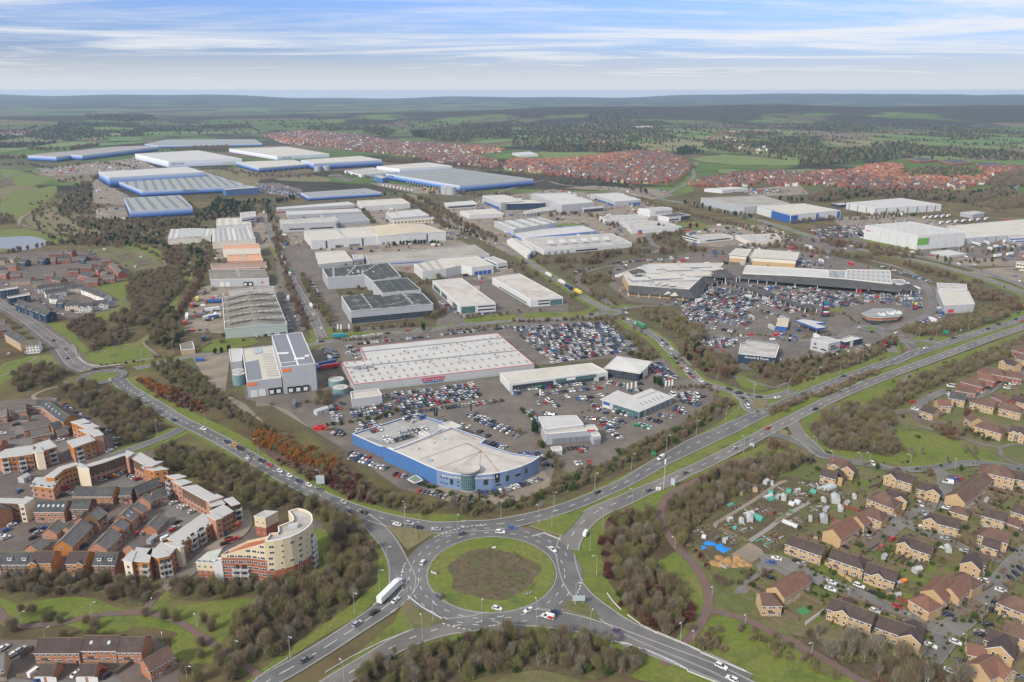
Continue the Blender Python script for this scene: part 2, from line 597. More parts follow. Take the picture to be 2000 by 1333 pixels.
aD('valley_grass',[PS('20','340,745 520,730 620,860 760,960 860,830 1030,880 1170,800 1220,850 1100,880 1200,980 1120,1040 900,1050 700,1060 600,960 520,880'),PS('20','750,430 1000,400 1010,480 960,540 1030,590 920,690 700,690 640,670 880,620 930,560 840,490'),PS('20','930,80 1200,140 1260,180 1230,230 1020,150'),PS('20','1430,210 1490,240 1480,420 1400,520 1380,620 1290,700 1270,640 1380,520 1450,430 1410,300')],M['grass'],.07,'mown grass in the stream valley','grass',aJ=True)
aD('valley_path_grass',[PS('20','0,1060 130,1010 290,975 460,980 470,1040 300,1080 100,1160 0,1200')],M['grass'],.07,aJ=True)
aD('estate_lawns',[PS('F','1560,880 1640,820 1800,760 2060,660 2300,700 2300,1400 1650,1400 1560,1330 1430,1230 1380,1180 1340,1090 1420,960')],M['rough'],.05,'rough ground of the housing estate','grass')
aD('meadow',[PS('F','1740,850 1790,842 1850,855 1920,880 1950,895 1940,905 1850,908 1780,912 1700,900 1640,895 1590,880 1560,850 1570,820 1600,800 1640,790 1650,850 1720,890 1760,885')],M['grass'],.09,'grass field beside the estate road','grass',aJ=True)
aD('meadow',[PS('F','1395,1205 1450,1215 1500,1240 1560,1275 1620,1310 1680,1345 1420,1345 1360,1310 1345,1260'),PS('F','1300,1090 1330,1078 1365,1120 1378,1160 1372,1200 1345,1245 1310,1270 1330,1235 1358,1200 1345,1160 1300,1130 1280,1105')],M['grass'],.09,'grass beside the red path','grass',aJ=True)
aD('meadow',[PS('40','0,680 120,720 330,690 560,670 770,690 900,750 1110,770 1220,640 1300,600 1400,640 1300,720 1350,740 1500,720 1700,700 1990,680 2050,760 1800,960 1740,1040 1900,1180 1996,1290 1700,1190 1500,1200 1360,1120 1340,1000 1380,950 1100,900 950,940 700,950 560,900 330,860 180,880 0,880')],M['grass'],.09,'grass around the brown paths','grass',aJ=True)
aD('meadow',[PS('F','590,1030 636,1036 655,1080 645,1118 590,1148 500,1160 560,1140 622,1100')],M['grass'],.2)
aD('meadow',[PS('F','1000,1318 1060,1310 1130,1330 1150,1350 960,1350')],M['rough'],.09,aJ=True)
aD('estate_ground',[PS('F','-80,790 100,775 205,830 240,880 310,880 330,950 420,980 480,1000 500,1040 620,1000 640,1060 620,1110 520,1150 400,1150 250,1110 -80,1120'),PS('F','-100,1250 80,1250 300,1240 350,1300 350,1400 -100,1400')],M['block'],.06,'paved ground between the flats','paving')
aD('estate_ground',[PS('20','0,190 500,150 700,180 900,250 1010,330 930,400 1000,560 930,620 600,690 330,700 100,600 0,560')],M['block'],.06)
aD('allotment_ground',[PS('k','-10,600 120,580 400,340 700,190 1060,50 1330,90 1560,150 1700,220 1760,280 1500,330 1300,600 1060,640 900,830 760,900 560,800 380,900 150,660')],M['scrub'],.08,'allotment gardens','grass')
aD('allotment_ground',[PS('20','680,150 860,130 1060,170 1220,230 1260,270 1200,310 1040,320 900,240 760,200')],M['rough'],.08)
aD('island_grass',[PS('21','250,90 310,70 360,110 350,180 270,180')],M['grass'],.09,aJ=True)
fG=[('carpark','F','1020,628 1075,624 1140,628 1185,632 1225,648 1248,690 1240,705 1200,700 1045,715 1000,700 960,655'),('carpark','F','610,690 640,668 750,655 900,640 1010,632 1040,720 1045,756 1240,700 1300,700 1330,735 1395,760 1392,790 1330,830 1230,870 1190,905 1110,925 1085,910 1060,990 900,985 780,955 690,890 610,840 560,800 480,780 470,740 500,700'),('yard','31','0,190 470,140 520,400 400,415 120,250 0,260'),('yard','F','370,690 450,690 440,770 480,790 520,830 470,800 400,740'),('yard','20','1420,800 1450,650 1540,460 1640,430 1996,430 2300,430 2350,780 2000,830 1640,800'),('carpark','F','540,490 600,470 640,520 660,620 560,660 540,560'),('carpark','F','600,530 640,530 690,640 850,640 860,600 840,560 900,530 1110,590 1110,620 900,640 640,655'),('yard','F','720,480 900,470 950,500 1000,530 1110,600 1000,600 880,540 760,530'),('carpark','F','1200,520 1300,505 1420,480 1560,480 1700,520 1760,540 1830,560 1860,600 1830,640 1740,680 1700,700 1560,740 1440,720 1350,690 1340,640 1330,600 1230,590 1190,560'),('carpark','F','1530,470 1640,450 1700,455 1690,490 1600,500 1560,510'),('yard','F','430,425 640,400 700,395 860,420 900,450 880,490 600,520 540,480 420,510'),('yard','F','870,400 1080,370 1260,390 1330,430 1280,470 1000,500 880,440'),('yard','F','1340,440 1500,440 1560,470 1500,490 1340,480'),('yard','F','1620,425 1760,420 1890,440 2000,430 2100,520 1880,520 1680,470'),('yard','10','720,820 760,800 1000,930 1030,980 960,1005 715,985'),('yard','10','745,1030 970,1015 1015,1125 750,1105'),('carpark','11','0,830 170,830 360,880 340,950 200,930 20,900'),('carpark','11','560,770 650,750 720,800 800,800 700,820'),('yard','11','880,830 1000,830 1580,900 1600,930 1240,910 980,860'),('yard','F','70,330 260,310 300,325 190,340 90,345'),('yard','F','260,305 310,330 260,330'),('yard','12','900,870 1180,880 1250,930 1100,960 760,890 400,870 640,850'),('yard','F','1450,372 1560,360 1580,380 1470,385'),('yard','23','1560,330 1700,300 1996,280 2050,420 1800,380'),('carpark','F','1780,470 2100,480 2100,515 1800,500'),('carpark','23','280,870 420,810 760,760 1000,830 960,900 600,980 440,1010 240,1000'),('asphalt2','k','780,930 900,830 1060,860 1260,960 1100,1060 830,1010'),('asphalt2','k','560,1200 640,1090 790,1000 830,1030 700,1200'),('yard','k','540,820 720,700 840,770 860,820 740,900 640,880'),('block','30','0,800 160,790 300,785 560,650 620,690 420,800 150,900 0,960'),('asphalt2','30','440,560 530,490 560,560 480,640'),('asphalt2','30','700,880 780,830 980,780 1120,830 1180,880 1000,930 700,880'),('asphalt2','30','1140,1060 1320,990 1620,1100 1440,1230 1300,1300 1160,1200 1120,1110'),('block','40','0,180 100,60 280,80 300,170 200,290 60,330 0,260'),('asphalt2','40','100,1300 300,1330 920,1290 1000,1400 0,1400'),('asphalt2','30','80,400 200,330 420,320 560,380 440,560 180,600 60,540'),('yard','31','1300,920 1500,860 1760,960 1996,930 2140,800 2200,700 2240,760 2330,860 2230,960 1996,1040 1700,1050 1500,1000'),]
by={}
for m_,t_,s_ in fG:
 by.setdefault(m_,[]).append(PS(t_,s_))
_nm={'carpark':('car_park','grey brown car park surface'),'yard':('concrete_yard','pale concrete service yards'),'asphalt2':('parking_court','asphalt parking courts'),'block':('paved_court','brown block paved courts')}
_z={'carpark':.16,'yard':.14,'asphalt2':.18,'block':.17}
for m_,q_ in by.items():
 for i_,p_ in enumerate(q_):
  aD(_nm[m_][0],[p_],M[m_],_z[m_]+.002*i_,*((_nm[m_][1],'car park')if i_==0 else()))
aD('industrial_lawn',[PS('21','600,830 560,760 740,790 1000,790 1300,770 1540,730 1560,760 1300,790 1000,805 700,845'),PS('22','90,650 250,640 500,640 620,600 650,590 640,620 520,680 300,690 120,690'),PS('22','690,580 860,575 970,590 960,610 840,610 740,600'),PS('21','1640,690 1996,650 1996,700 1700,740'),PS('12','1290,1150 1440,1130 1540,1180 1420,1200 1320,1180'),PS('12','350,1155 540,1140 560,1155 380,1170'),PS('22','1740,1130 1860,1160 2000,1240 1800,1230'),PS('22','1100,820 1140,790 1200,880 1330,960 1350,1040 1420,1120 1640,1190 1700,1240 1500,1180 1400,1120 1290,1000 1220,900'),PS('13','680,1260 1000,1310 1180,1340 1100,1360 800,1300'),PS('23','460,600 600,590 560,640 480,630'),PS('21','410,850 460,830 470,860 410,870'),PS('20','1700,850 1950,840 1996,860 1996,890 1580,960 1570,920')],M['grass'],.2,'lawns between the industrial buildings','grass',aJ=True)
aD('planting_bed',[PS('30','1060,40 1180,60 1260,110 1500,160 1600,240 1620,300 1450,270 1300,200 1150,120'),PS('31','0,430 200,520 450,620 650,700 850,820 940,930 930,1000 880,1020 700,960 480,840 300,760 150,680 0,560')],M['bark'],.22,'red and orange shrub beds beside the road','ground',aJ=True)
RC=P(960.5,1119)
e6,eP=27.6,39.5
def b5(c,r0,r1,n=72,a0=0,a1=2*pi):
 return[VV((c.x+r1*cos(a0+(a1-a0)*k/n),c.y+r1*sin(a0+(a1-a0)*k/n),0))for k in range(n+1)]
N_='2090,590 2000,623 1926,646 1863,665 1805,684 1725,712 1645,741 1569,772 1500,802 1438,830 1401,848 1363,866 1325,886 1288,906 1250,928 1213,948 1175,965 1150,976 1100,995 1050,1010 1000,1021 950,1028 900,1029'
S_='1108,1075 1113,1056 1128,1032 1150,1011 1175,996 1213,980 1250,963 1300,943 1338,925 1376,908 1426,883 1463,863 1500,843 1550,818 1600,792 1650,769 1700,748 1750,729 1800,711 1868,686 1930,663 2000,639 2090,605'
aD('verge',[PS('F','1040,1022 1100,1003 1150,985 1250,938 1363,877 1440,838 1500,812 1580,776 1700,730 1863,672 2060,605 2060,612 1868,680 1700,742 1600,784 1500,834 1376,898 1250,954 1150,1000 1115,1040 1100,1050 1062,1035')],M['grass'],.12,'grass central reserve','grass')
aD('verge',[PS('F','740,1000 800,1014 870,1018 960,1015 1050,998 1150,962 1250,912 1363,850 1420,815 1440,790 1448,760 1455,800 1400,850 1213,955 1050,1018 900,1036 760,1024')],M['grass'],.115,'grass verge north of the dual carriageway','grass')
aD('verge',[PS('F','1560,790 1535,770 1600,752 1700,716 1760,690 1758,668 1730,690 1650,722 1540,755 1480,770'),PS('F','1743,636 1790,655 1860,660 1960,620 2000,605 2000,620 1900,658 1800,690 1770,690 1756,665'),PS('F','1480,780 1530,765 1570,740 1600,724 1620,730 1560,770 1500,795')],M['grass'],.118,aJ=False)
aD('verge',[PS('F','1108,1090 1130,1030 1180,995 1300,945 1400,905 1480,875 1530,890 1420,905 1330,945 1290,985 1290,1030 1260,1000 1200,1010 1180,1040 1175,1090 1190,1140 1235,1200 1320,1260 1340,1280 1250,1260 1180,1215 1120,1150')],M['grass'],.116)
aD('verge',[PS('F','1563,850 1590,815 1650,780 1700,755 1800,720 2060,625 2060,650 1900,705 1800,745 1740,770 1690,820 1600,850 1580,870')],M['grass'],.113)
aD('verge',[PS('F','640,990 700,1012 745,1035 768,1080 775,1115 760,1150 700,1205 620,1250 560,1290 575,1300 500,1345 480,1333 600,1240 690,1180 735,1140 740,1090 720,1050 660,1010')],M['grass'],.112)
aD('verge',[PS('F','620,1333 700,1275 770,1215 790,1170 830,1195 878,1215 830,1235 760,1260 700,1295 640,1333'),PS('F','740,1300 830,1252 900,1232 1000,1220 1060,1225 1150,1238 1250,1265 1320,1295 1400,1330 1460,1360 1250,1330 1100,1260 900,1262 800,1300 700,1345')],M['grass'],.111)
r1=aF('north_carriageway','F',N_,([4.2,4.2,5.5,4.2,4.5,6.8,6.5,4.6,4.2,4.2,4.4,5,5],[4.2,4.2,4.2,4.2,4.2,5.2,6.2,5.2,4.2,4.2,4.4,5,5]),af='westbound carriageway of the dual carriageway',aT=(4,6))
r2=aF('south_carriageway','F',S_,([5.5,5.2,4.4,4.2,4.2,4.2,4.2,4.2,4.2],[5.5,5.6,5.2,4.2,4.2,4.2,4.2,4.2,4.2]),m='asphalt2',af='eastbound carriageway of the dual carriageway',aT=(4,8))
r3=aF('west_road','F','232,742 250,760 300,790 350,821 400,845 450,872 500,901 550,930 600,957 650,981 700,1000 750,1015 800,1026 850,1032 910,1030',([5,5,4.6,4.6,4.6,4.6,5,5.5,5],[5,5,4.6,4.6,4.6,4.6,5,6,5]),af='single carriageway road between the two roundabouts',bi=(7.5,2.5),aT=(3,4))
r4=aF('exit_road','F','690,1000 715,1016 738,1035 757,1058 772,1085 782,1112 786,1140 775,1166 745,1191',([3.6,4,4.2,4.2,4.5,6,6,5],[3.6,4.5,5,4.5,4.5,6,5,5]))
r5=aF('south_west_arm','F','500,1348 532,1327 575,1303 613,1280 650,1257 688,1232 725,1207 750,1189 772,1170 788,1150 800,1128',([4.2,4.2,4.2,4.2,4.6,5.6,5.6],[4.2,4.2,4.2,4.2,4.8,5.6,5.6]),af='carriageway climbing to the roundabout from lower left',aT=(6,3.5))
r6=aF('south_exit','F','985,1205 950,1212 926,1219 876,1226 826,1240 775,1261 725,1292 675,1321 630,1350',([4.5,5,4.4,4.2],[4.5,5,4.4,4.2]),m='asphalt2',af='carriageway leaving the roundabout to lower left',aT=(3,6))
r7=aF('south_east_arm','F','970,1200 1000,1207 1062,1212 1125,1222 1175,1233 1225,1249 1275,1268 1325,1287 1376,1306 1426,1328 1500,1365',([6,6.5,6.5,5,4.2,4.2,4.2,4.2,4.2],[5,5,4.6,4.2,4.2,4.2,4.2,4.2,4.2]),af='road crossing the underpass at lower right')
r8=aF('east_exit','F','1104,1085 1110,1115 1122,1145 1142,1169 1172,1193 1208,1218 1250,1240 1300,1261 1350,1281 1400,1302 1460,1332',(4.4,4.4))
bD[0]+=.006
b=MB()
q_=b5(RC,0,eP)[:-1]
b.ag([(p.x,p.y,bD[0])for p in q_],M['asphalt'])
br(b.obj('roundabout_road'),'circular carriageway of the large roundabout','road',aN=ck)
b=MB()
q_=b5(RC,0,e6)[:-1]
b.a2([(p.x,p.y)for p in q_],.2,.52,M['kerb'],M['grass'])
br(b.obj('roundabout_island'),'round grass island of the large roundabout','ground',aN=ck)
q_=[VV((RC.x+(19.5+1.6*sin(3*a+1)+1.1*sin(7*a))*cos(a),RC.y-1+(18.5+1.3*sin(4*a))*sin(a),0))for a in[2*pi*k/60 for k in range(60)]]
aD('brush_patch',[q_],aq('cut_scrub',(.105,.078,.045),c2=(.075,.082,.03),bH=.16,lo=.45,hi=.65,ao=.4,sc=.35,aI=(.3,2.2)),.56,'cut brown scrub on the roundabout','ground')
for rr_,dl,gp,a0,a1 in((e6+.5,100,.1,0,360),(e6+4.2,2.5,4,0,360),(e6+8.2,2.5,4,20,340)):
 bL(b5(RC,0,rr_,120,R(a0),R(a1)),0,dl,gp,.24 if dl<50 else.14)
for a0,a1 in((95,135),(170,200),(232,262),(318,352)):
 bL(b5(RC,0,eP-.4,60,R(a0),R(a1)),0,1.2,1.,.4)
ISL=[('31','1030,1200 1150,1205 1395,1250 1290,1320 1190,1380 1120,1300','dry'),('41','1170,690 1230,740 1330,800 1490,860 1340,915 1230,930 1130,770','rough'),('42','482,660 540,690 600,740 690,840 640,850 500,800 380,770','rough'),('32','140,1190 400,1100 560,1085 470,1190 400,1270 270,1240','grass'),('33','80,455 120,440 160,460 150,490 100,480','dry'),('23','1150,870 1330,890 1200,920 1150,930','dry'),('32','1870,205 1996,210 1996,260 1890,290','dry'),('32','1820,690 1870,600 1996,540 2100,545 2150,580 2090,650 1960,665','grass')]
for i_,(t_,s_,m_)in enumerate(ISL):
 b=MB()
 q_=[(p.x,p.y)for p in PS(t_,s_)]
 b.a2(q_,.2,.55+.003*i_,M['kerb'],M[m_])
 br(b.obj('traffic_island'),None,None,aN=ck)
aF('mini_approach','F','1500,800 1478,805 1462,797 1458,786 1449,778 1436,768 1410,760 1383,753 1366,745 1350,731 1338,714 1323,698 1306,683 1288,664 1263,649 1240,636 1218,622',4.4,af='local road winding past the dealerships',bi=(7,4),aT=(2,3),m='asphalt2')
aF('slip_road','F','1436,768 1463,774 1490,777 1520,774 1550,764',3.6,m='asphalt2',bi=(3,3))
aF('distribution_road','F','1186,605 1170,598 1150,588 1125,572 1100,555 1075,540 1050,524 1025,506 1000,490 970,474 940,458 905,438 880,424 850,405 825,392 800,380',4.2,af='distributor road between the warehouses',bi=(5,4),aT=(3,5),m='asphalt2')
aF('park_road','F','1180,612 1160,617 1125,623 1075,624 1000,628 926,634 888,638 826,648 750,653 675,663 620,672 560,682 500,687 451,690 376,697 326,708 265,722',3.8,af='estate road behind the cash and carry warehouse',bi=(4,5),aT=(2,4),m='asphalt2')
aF('avenue','F','630,662 613,623 595,590 575,558 558,525 545,495 530,462 518,433',4.4,af='straight avenue between the industrial units',bi=(4,4),aT=(3,5),m='asphalt2')
aF('valley_road','F','176,724 148,712 135,698 118,675 95,658 63,633 33,613 -20,582',([6,5.5,5],[6,5.5,5]),af='road with footways climbing past the brick estate',bi=(4,4),vm='block',aT=(3,4),m='asphalt2')
aF('side_street','F','355,838 338,848 300,863 263,877 225,890 205,905',3.4,m='asphalt',bi=(5,5),af='side street into the timber flats')
aF('flats_road','F','-40,935 20,930 110,902 160,896 212,904',3.,m='block',aO=False)
aF('flats_road','F','207,898 202,875 190,850 150,815 110,790',2.8,m='block',aO=False)
aF('flats_road','F','318,1150 351,1132 388,1099 426,1067 463,1046 478,1022 470,1000',3.6,m='yard',aO=False)
aF('retail_road','F','1205,606 1250,600 1300,598 1345,592 1370,570 1390,550',3.6,m='carpark',aO=False)
aF('retail_road','F','1745,690 1735,672 1728,655 1700,645 1680,640 1650,655 1600,664 1520,668 1440,668 1400,655',3.6,m='asphalt2',aO=False)
aF('retail_road','F','1735,645 1780,630 1815,612 1822,590 1812,568 1795,545 1760,525 1700,510',3.4,m='asphalt2',aO=False)
aF('retail_slip','F','1728,655 1752,664 1790,668 1830,668',([4,4,4],[4,5,5]),m='asphalt')
aF('retail_slip','F','1752,664 1775,672 1785,685 1772,696 1740,712',4,m='asphalt')
aF('bypass','F','2060,600 1990,570 1930,548 1870,530 1800,512 1720,497 1640,478 1560,455 1500,436 1440,420 1380,405 1320,395 1290,390',5.5,af='dual carriageway behind the retail park',bi=(6,6),aT=(3,5),m='asphalt2')
aF('bypass','F','2060,583 1930,535 1830,510 1720,488',5,m='asphalt2')
aF('north_road','F','1290,390 1310,375 1340,360 1356,345 1352,330 1362,318',5,m='asphalt2',aO=False)
aF('north_road','F','1300,385 1200,372 1100,362 1050,355 900,400',4.5,m='asphalt2',aO=False)
aF('loop_road','F','1196,600 1170,580 1135,560 1128,545 1140,535 1160,528 1200,520 1260,515',3.2,m='carpark',aO=False)
aF('loop_road','F','1260,500 1290,488 1275,478 1265,465 1275,450',3.2,m='asphalt2',aO=False)
aF('east_road','F','2010,345 1990,360 1978,375 1980,390',5,m='asphalt2',aO=False)
aF('far_road','F','0,350 60,338 190,340',4,m='asphalt2',aO=False)
aF('motorway','F','490,262 560,245 620,225 660,212 700,203',14,m='asphalt2',aO=False,eu=False,af='main road running away to the horizon')
aF('estate_road','33','230,480 330,560 420,640 480,650',([5,4,3.4],[5,4,3.4]),m='asphalt',af='junction of the estate road',bi=(4,0))
aF('estate_road','33','-20,475 100,490 230,540 380,620 480,650 640,690 820,715 900,735 1000,755 1200,750 1330,740 1450,715 1700,705 2050,760',3.2,m='asphalt',aO=False,af='estate road curving below the grass field')
aF('estate_road','33','180,360 230,460 300,540',4,m='asphalt2',aO=False)
aF('estate_street','33','1290,750 1370,800 1370,900 1330,1000 1230,1060 1050,1150 950,1230 850,1290 760,1370',3.6,m='asphalt2',aO=False,af='cul de sac through the sandy brick houses')
aF('estate_street','43','1050,80 1150,140 1300,200 1500,280 1560,320 1700,330',2.6,m='asphalt2',aO=False)
aF('estate_street','43','-60,380 100,400 230,460 400,540 600,620 800,700 1000,790 1250,890 1400,920',4.,m='asphalt2',aO=False,af='street below the allotments')
aF('estate_street','43','1250,1160 1350,1030 1420,930 1520,850 1640,730 1760,600 1860,500 1950,400 2100,280',4.2,m='asphalt2',aO=False,af='street rising at the right edge')
aF('estate_street','43','1820,410 1780,360 1720,330 1600,290',3,m='asphalt2',aO=False)
aF('estate_street','33','1130,310 1200,230 1330,160 1420,140 1560,180 1660,170 1760,110 1830,60 1900,30 2050,-30',3.2,m='asphalt2',aO=False,af='street beside the red brick houses')
aF('estate_street','33','960,320 1060,300 1130,310 1200,370 1300,380 1420,400',2.6,m='block',aO=False)
for c_,ri_,fa,cE in((P(200,737),10.,17.,'small grass roundabout beside the shrub beds'),(P(1193,611),4.6,12.,'mini roundabout island of grass'),(P(1703,643),5.,12.5,'planted roundabout island at the retail park')):
 bD[0]+=.006
 b=MB();b.ag([(p.x,p.y,bD[0])for p in b5(c_,0,fa,40)[:-1]],M['asphalt'])
 br(b.obj('roundabout_road'),None,None,aN=ck)
 b=MB();b.a2([(p.x,p.y)for p in b5(c_,0,ri_,40)[:-1]],.2,.55,M['kerb'],M['grass'])
 br(b.obj('roundabout_island'),cE,'ground',aN=ck)
 bL(b5(c_,0,(ri_+fa)/2,60),0,2,4,.22,z=bD[0]+.02)
def a7(t,s,w,m,af=None,z=.24):
 aH=b4(PS(t,s),6)
 b=MB();aB(b,aH,w,w,M[m],z)
 br(b.obj('path'),af,'path' if af else None,aN=ck)
 return aH
a7('F','1560,880 1500,896 1426,905 1363,938 1326,955 1300,975 1291,1000 1296,1030 1320,1068 1351,1099 1373,1132 1383,1162 1381,1189 1368,1219 1351,1242 1330,1262 1296,1300',1.9,'redway','red shared path curving round the copse')
a7('F','1381,1190 1413,1199 1451,1209 1500,1233 1550,1257 1613,1290 1675,1327 1720,1350',1.7,'redway','red path running to the lower right',.245)
a7('40','580,850 750,815 900,800 1100,795 1250,815 1400,870 1550,960 1700,1060 1850,1160 2000,1270 2150,1400',1.5,'redway','brown path through the grass at lower left')
a7('40','-40,740 0,790 60,860 160,900 300,890 450,880 580,850',1.5,'redway',None,.243)
a7('40','1130,785 1200,690 1280,600',1.3,'redway',None,.247)
a7('20','520,1180 480,1215 380,1240 300,1270 260,1300 300,1333',1.4,'yard')
a7('20','0,1145 130,1090 290,990',1.2,'yard')
a7('20','560,890 600,960 640,1020 720,1060 900,1055 1050,1020 1190,1000 1215,970 1130,900 1120,860 1160,830',1.2,'yard','pale path along the stream valley')
a7('20','1150,250 1250,230 1290,265 1230,300',1.2,'yard');a7('20','1480,250 1470,300 1490,340 1490,390',1.2,'yard')
a7('20','860,100 1000,150 1150,200 1250,235',1.6,'dry');a7('10','150,1160 160,1110 230,1060 290,1030',2.5,'yard');a7('10','150,1150 250,1180 420,1200 560,1250',1.5,'yard')
a7('10','10,960 150,950 230,910 270,860',2,'dry');a7('33','1150,410 1290,440 1500,500 1650,550 1800,580 1820,640 1900,690 1990,720',1.3,'asphalt2','grey path beside the grass field')
a7('33','1110,0 1060,60 1060,120 990,190 870,260',1.6,'asphalt2');a7('33','1820,580 1900,555 2050,560',1.3,'asphalt2')
a7('22','1640,1130 1760,1150 1900,1190 2050,1230 2100,1210 2300,1120 2420,1100',1.3,'asphalt2')
a7('k','400,560 390,520 470,470 700,330 850,230 1000,130 1080,100',1.1,'yard','dusty track round the allotments');a7('k','400,555 520,600 700,690',1.2,'dry')
a7('k','720,690 900,570 1030,470 1180,380 1320,300',1.2,'kerb','pale track through the middle of the allotments')
br(aD('pond',[PS('10','-60,1265 60,1252 180,1246 280,1252 350,1275 372,1298 330,1330 250,1345 160,1360 60,1345 -60,1330')],M['water'],.2,'grey pond at the left edge','water',aJ=True),aN=ck)
aD('stream',[PS('20','1290,530 1310,560 1330,580 1300,590 1280,560')],M['water'],.2,aJ=True)
d3,cV=[],[]
c4=[P(*q)for q in((-900,330),(0,312),(60,302),(200,278),(300,268),(490,266),(520,258),(700,252),(880,272),(1000,300),(1040,320),(1150,300),(1320,302),(1400,340),(1520,345),(1640,325),(1800,320),(2000,315),(2900,330),(2900,1500),(-900,1500))]
def d4():
 eJ=random.Random(11)
 ang=.28
 ca,sa=cos(ang),sin(ang)
 def split(x0,y0,x1,y1,d):
  w,h=x1-x0,y1-y0
  if d<=0 or(w<420 and h<420 and eJ.random()<.55)or max(w,h)<230:
   return[(x0,y0,x1,y1)]
  f=eJ.uniform(.35,.65)
  if w>h*eJ.uniform(.7,1.3):
   m=x0+w*f
   return split(x0,y0,m,y1,d-1)+split(m,y0,x1,y1,d-1)
  m=y0+h*f
  return split(x0,y0,x1,m,d-1)+split(x0,m,x1,y1,d-1)
 eV=split(-5200,-400,5200,6400,10)
 mats=[aq('field_green',(.085,.15,.028),ao=.15,sc=.01,dX=6,aI=(.12,.05)),aq('field_pasture',(.125,.165,.04),ao=.15,sc=.01,dX=6,aI=(.12,.05)),aq('field_pale',(.175,.165,.065),ao=.15,sc=.01,dX=6,aI=(.1,.05)),aq('field_brown',(.15,.108,.07),ao=.15,sc=.01,dX=6,aI=(.1,.05)),aq('field_dark',(.06,.085,.028),ao=.2,sc=.012,dX=6,aI=(.15,.05))]
 b=MB()
 for x0,y0,x1,y1 in eV:
  aH=[]
  for fx,fy in((0,0),(1,0),(1,1),(0,1)):
   X,Y=x0+(x1-x0)*fx,y0+(y1-y0)*fy
   aH.append(VV((X*ca-Y*sa+60*sin(Y/500+X/900),X*sa+Y*ca+45*sin(X/430),0)))
  c=sum(aH,VV())/4
  if c.y<900 or hypot(c.x,c.y)>5200 or abs(c.x/c.y)>.95:
   continue
  cD=any(aS(q,c4)for q in aH+[c])
  if cD:
   continue
  k=eJ.choices(range(6),(4,5,2.2,2,2,2.6))[0]
  if k<5:
   b.ag([(q.x,q.y,.5)for q in aH],mats[k])
   d3 .append(aH)
  else:
   cV.append(('wood',aH))
  for i in range(4):
   if eJ.random()<.8:
    cV.append(('line',aH[i],aH[(i+1)%4]))
 for m_,t_,s_ in((2,'12','820,575 960,540 1060,512 1280,490 1550,518 1440,560 1300,585'),(1,'12','1390,640 1650,608 1850,625 1996,640 2100,650 2100,690 1750,695 1500,670'),(1,'12','200,590 500,592 750,598 500,635 260,640'),(1,'13','120,735 300,722 490,738 420,755 200,755'),(1,'13','0,650 130,640 250,655 230,695 0,700'),(1,'12','1600,725 1800,728 1700,755 1620,760'),(2,'12','460,575 600,552 750,560 700,580'),(1,'11','1680,520 1800,495 1996,490 1996,505 1800,525'),(1,'11','600,478 700,472 800,478 700,490'),(4,'13','600,375 730,352 1000,358 1280,378 1100,420 850,405'),(0,'13','870,475 960,455 1300,470 1790,490 1700,510 1500,528 1200,510'),(2,'13','430,515 600,490 1000,495 1100,510 800,545 600,550'),(3,'13','200,430 560,440 880,455 760,480 500,500 300,450'),(0,'10','850,480 1100,470 1120,500 860,508'),(0,'10','780,520 1130,508 1130,520 770,545'),(1,'10','280,545 470,515 750,512 760,530 520,550 330,565'),(1,'10','0,545 230,525 240,570 0,595')):
  b.ag([(q.x,q.y,.8+.03*len(b.f)%.7)for q in d1(PS(t_,s_))],mats[m_])
 br(b.obj('farm_fields'),'patchwork of green and brown fields','field',aN=ck)
d4()
#buildings: materials
W={}
W['white']=aq('white_cladding',(.54,.54,.53),ak=((0,3.,.04,(.42,.42,.42)),),ao=.07,sc=.15,ar=.6)
W['cream']=aq('cream_cladding',(.62,.58,.49),ak=((0,4.,.03,(.45,.43,.38)),),ao=.08,sc=.15,ar=.6)
W['grey']=aq('grey_cladding',(.36,.37,.39),ak=((0,5.,.02,(.27,.28,.3)),),ao=.06,sc=.15,ar=.55)
W['pale']=aq('pale_grey_cladding',(.4,.405,.41),ak=((0,6.,.02,(.31,.31,.32)),),ao=.06,sc=.15,ar=.55)
W['dkgrey']=aq('dark_grey_cladding',(.2,.21,.23),ak=((0,3.,.03,(.15,.16,.17)),),ao=.06,sc=.15,ar=.55)
W['blue']=aq('blue_cladding',(.062,.15,.34),ak=((0,2.2,.04,(.045,.115,.27)),(1,2.6,.03,(.05,.12,.28))),ao=.06,sc=.2,ar=.5)
W['bluegrey']=aq('blue_grey_cladding',(.165,.235,.37),ak=((0,2.2,.05,(.115,.17,.28)),(1,2.6,.05,(.115,.17,.28))),ao=.06,sc=.2,ar=.5)
W['deepblue']=aq('deep_blue_cladding',(.03,.1,.32),ao=.06,ar=.5)
W['navy']=aq('navy_cladding',(.022,.045,.075),ao=.08,ar=.5)
W['green']=aq('pale_green_cladding',(.34,.39,.36),ak=((0,2.,.04,(.28,.32,.3)),),ao=.06,ar=.6)
W['brick']=aq('red_brick',(.265,.085,.05),ao=.14,sc=.8,aI=(.12,4),ak=((1,.3,.12,(.2,.075,.05)),))
W['orange']=aq('orange_brick',(.36,.165,.085),ao=.12,sc=.8,aI=(.12,4),ak=((1,.3,.12,(.3,.14,.08)),))
W['pink']=aq('pink_brick',(.4,.205,.135),ao=.12,sc=.8,aI=(.1,4),ak=((1,.3,.12,(.34,.18,.12)),))
W['sand']=aq('sandy_brick',(.45,.31,.165),ao=.12,sc=.8,aI=(.12,4),ak=((1,.3,.12,(.38,.26,.14)),))
W['tan']=aq('tan_brick',(.4,.29,.19),ao=.12,sc=.8,aI=(.1,4))
W['timber']=aq('orange_timber',(.42,.175,.045),ao=.15,sc=.6,ak=((1,.45,.15,(.3,.12,.03)),))
W['dktimber']=aq('brown_timber',(.145,.08,.04),ao=.2,sc=.6,ak=((1,.45,.15,(.1,.055,.03)),))
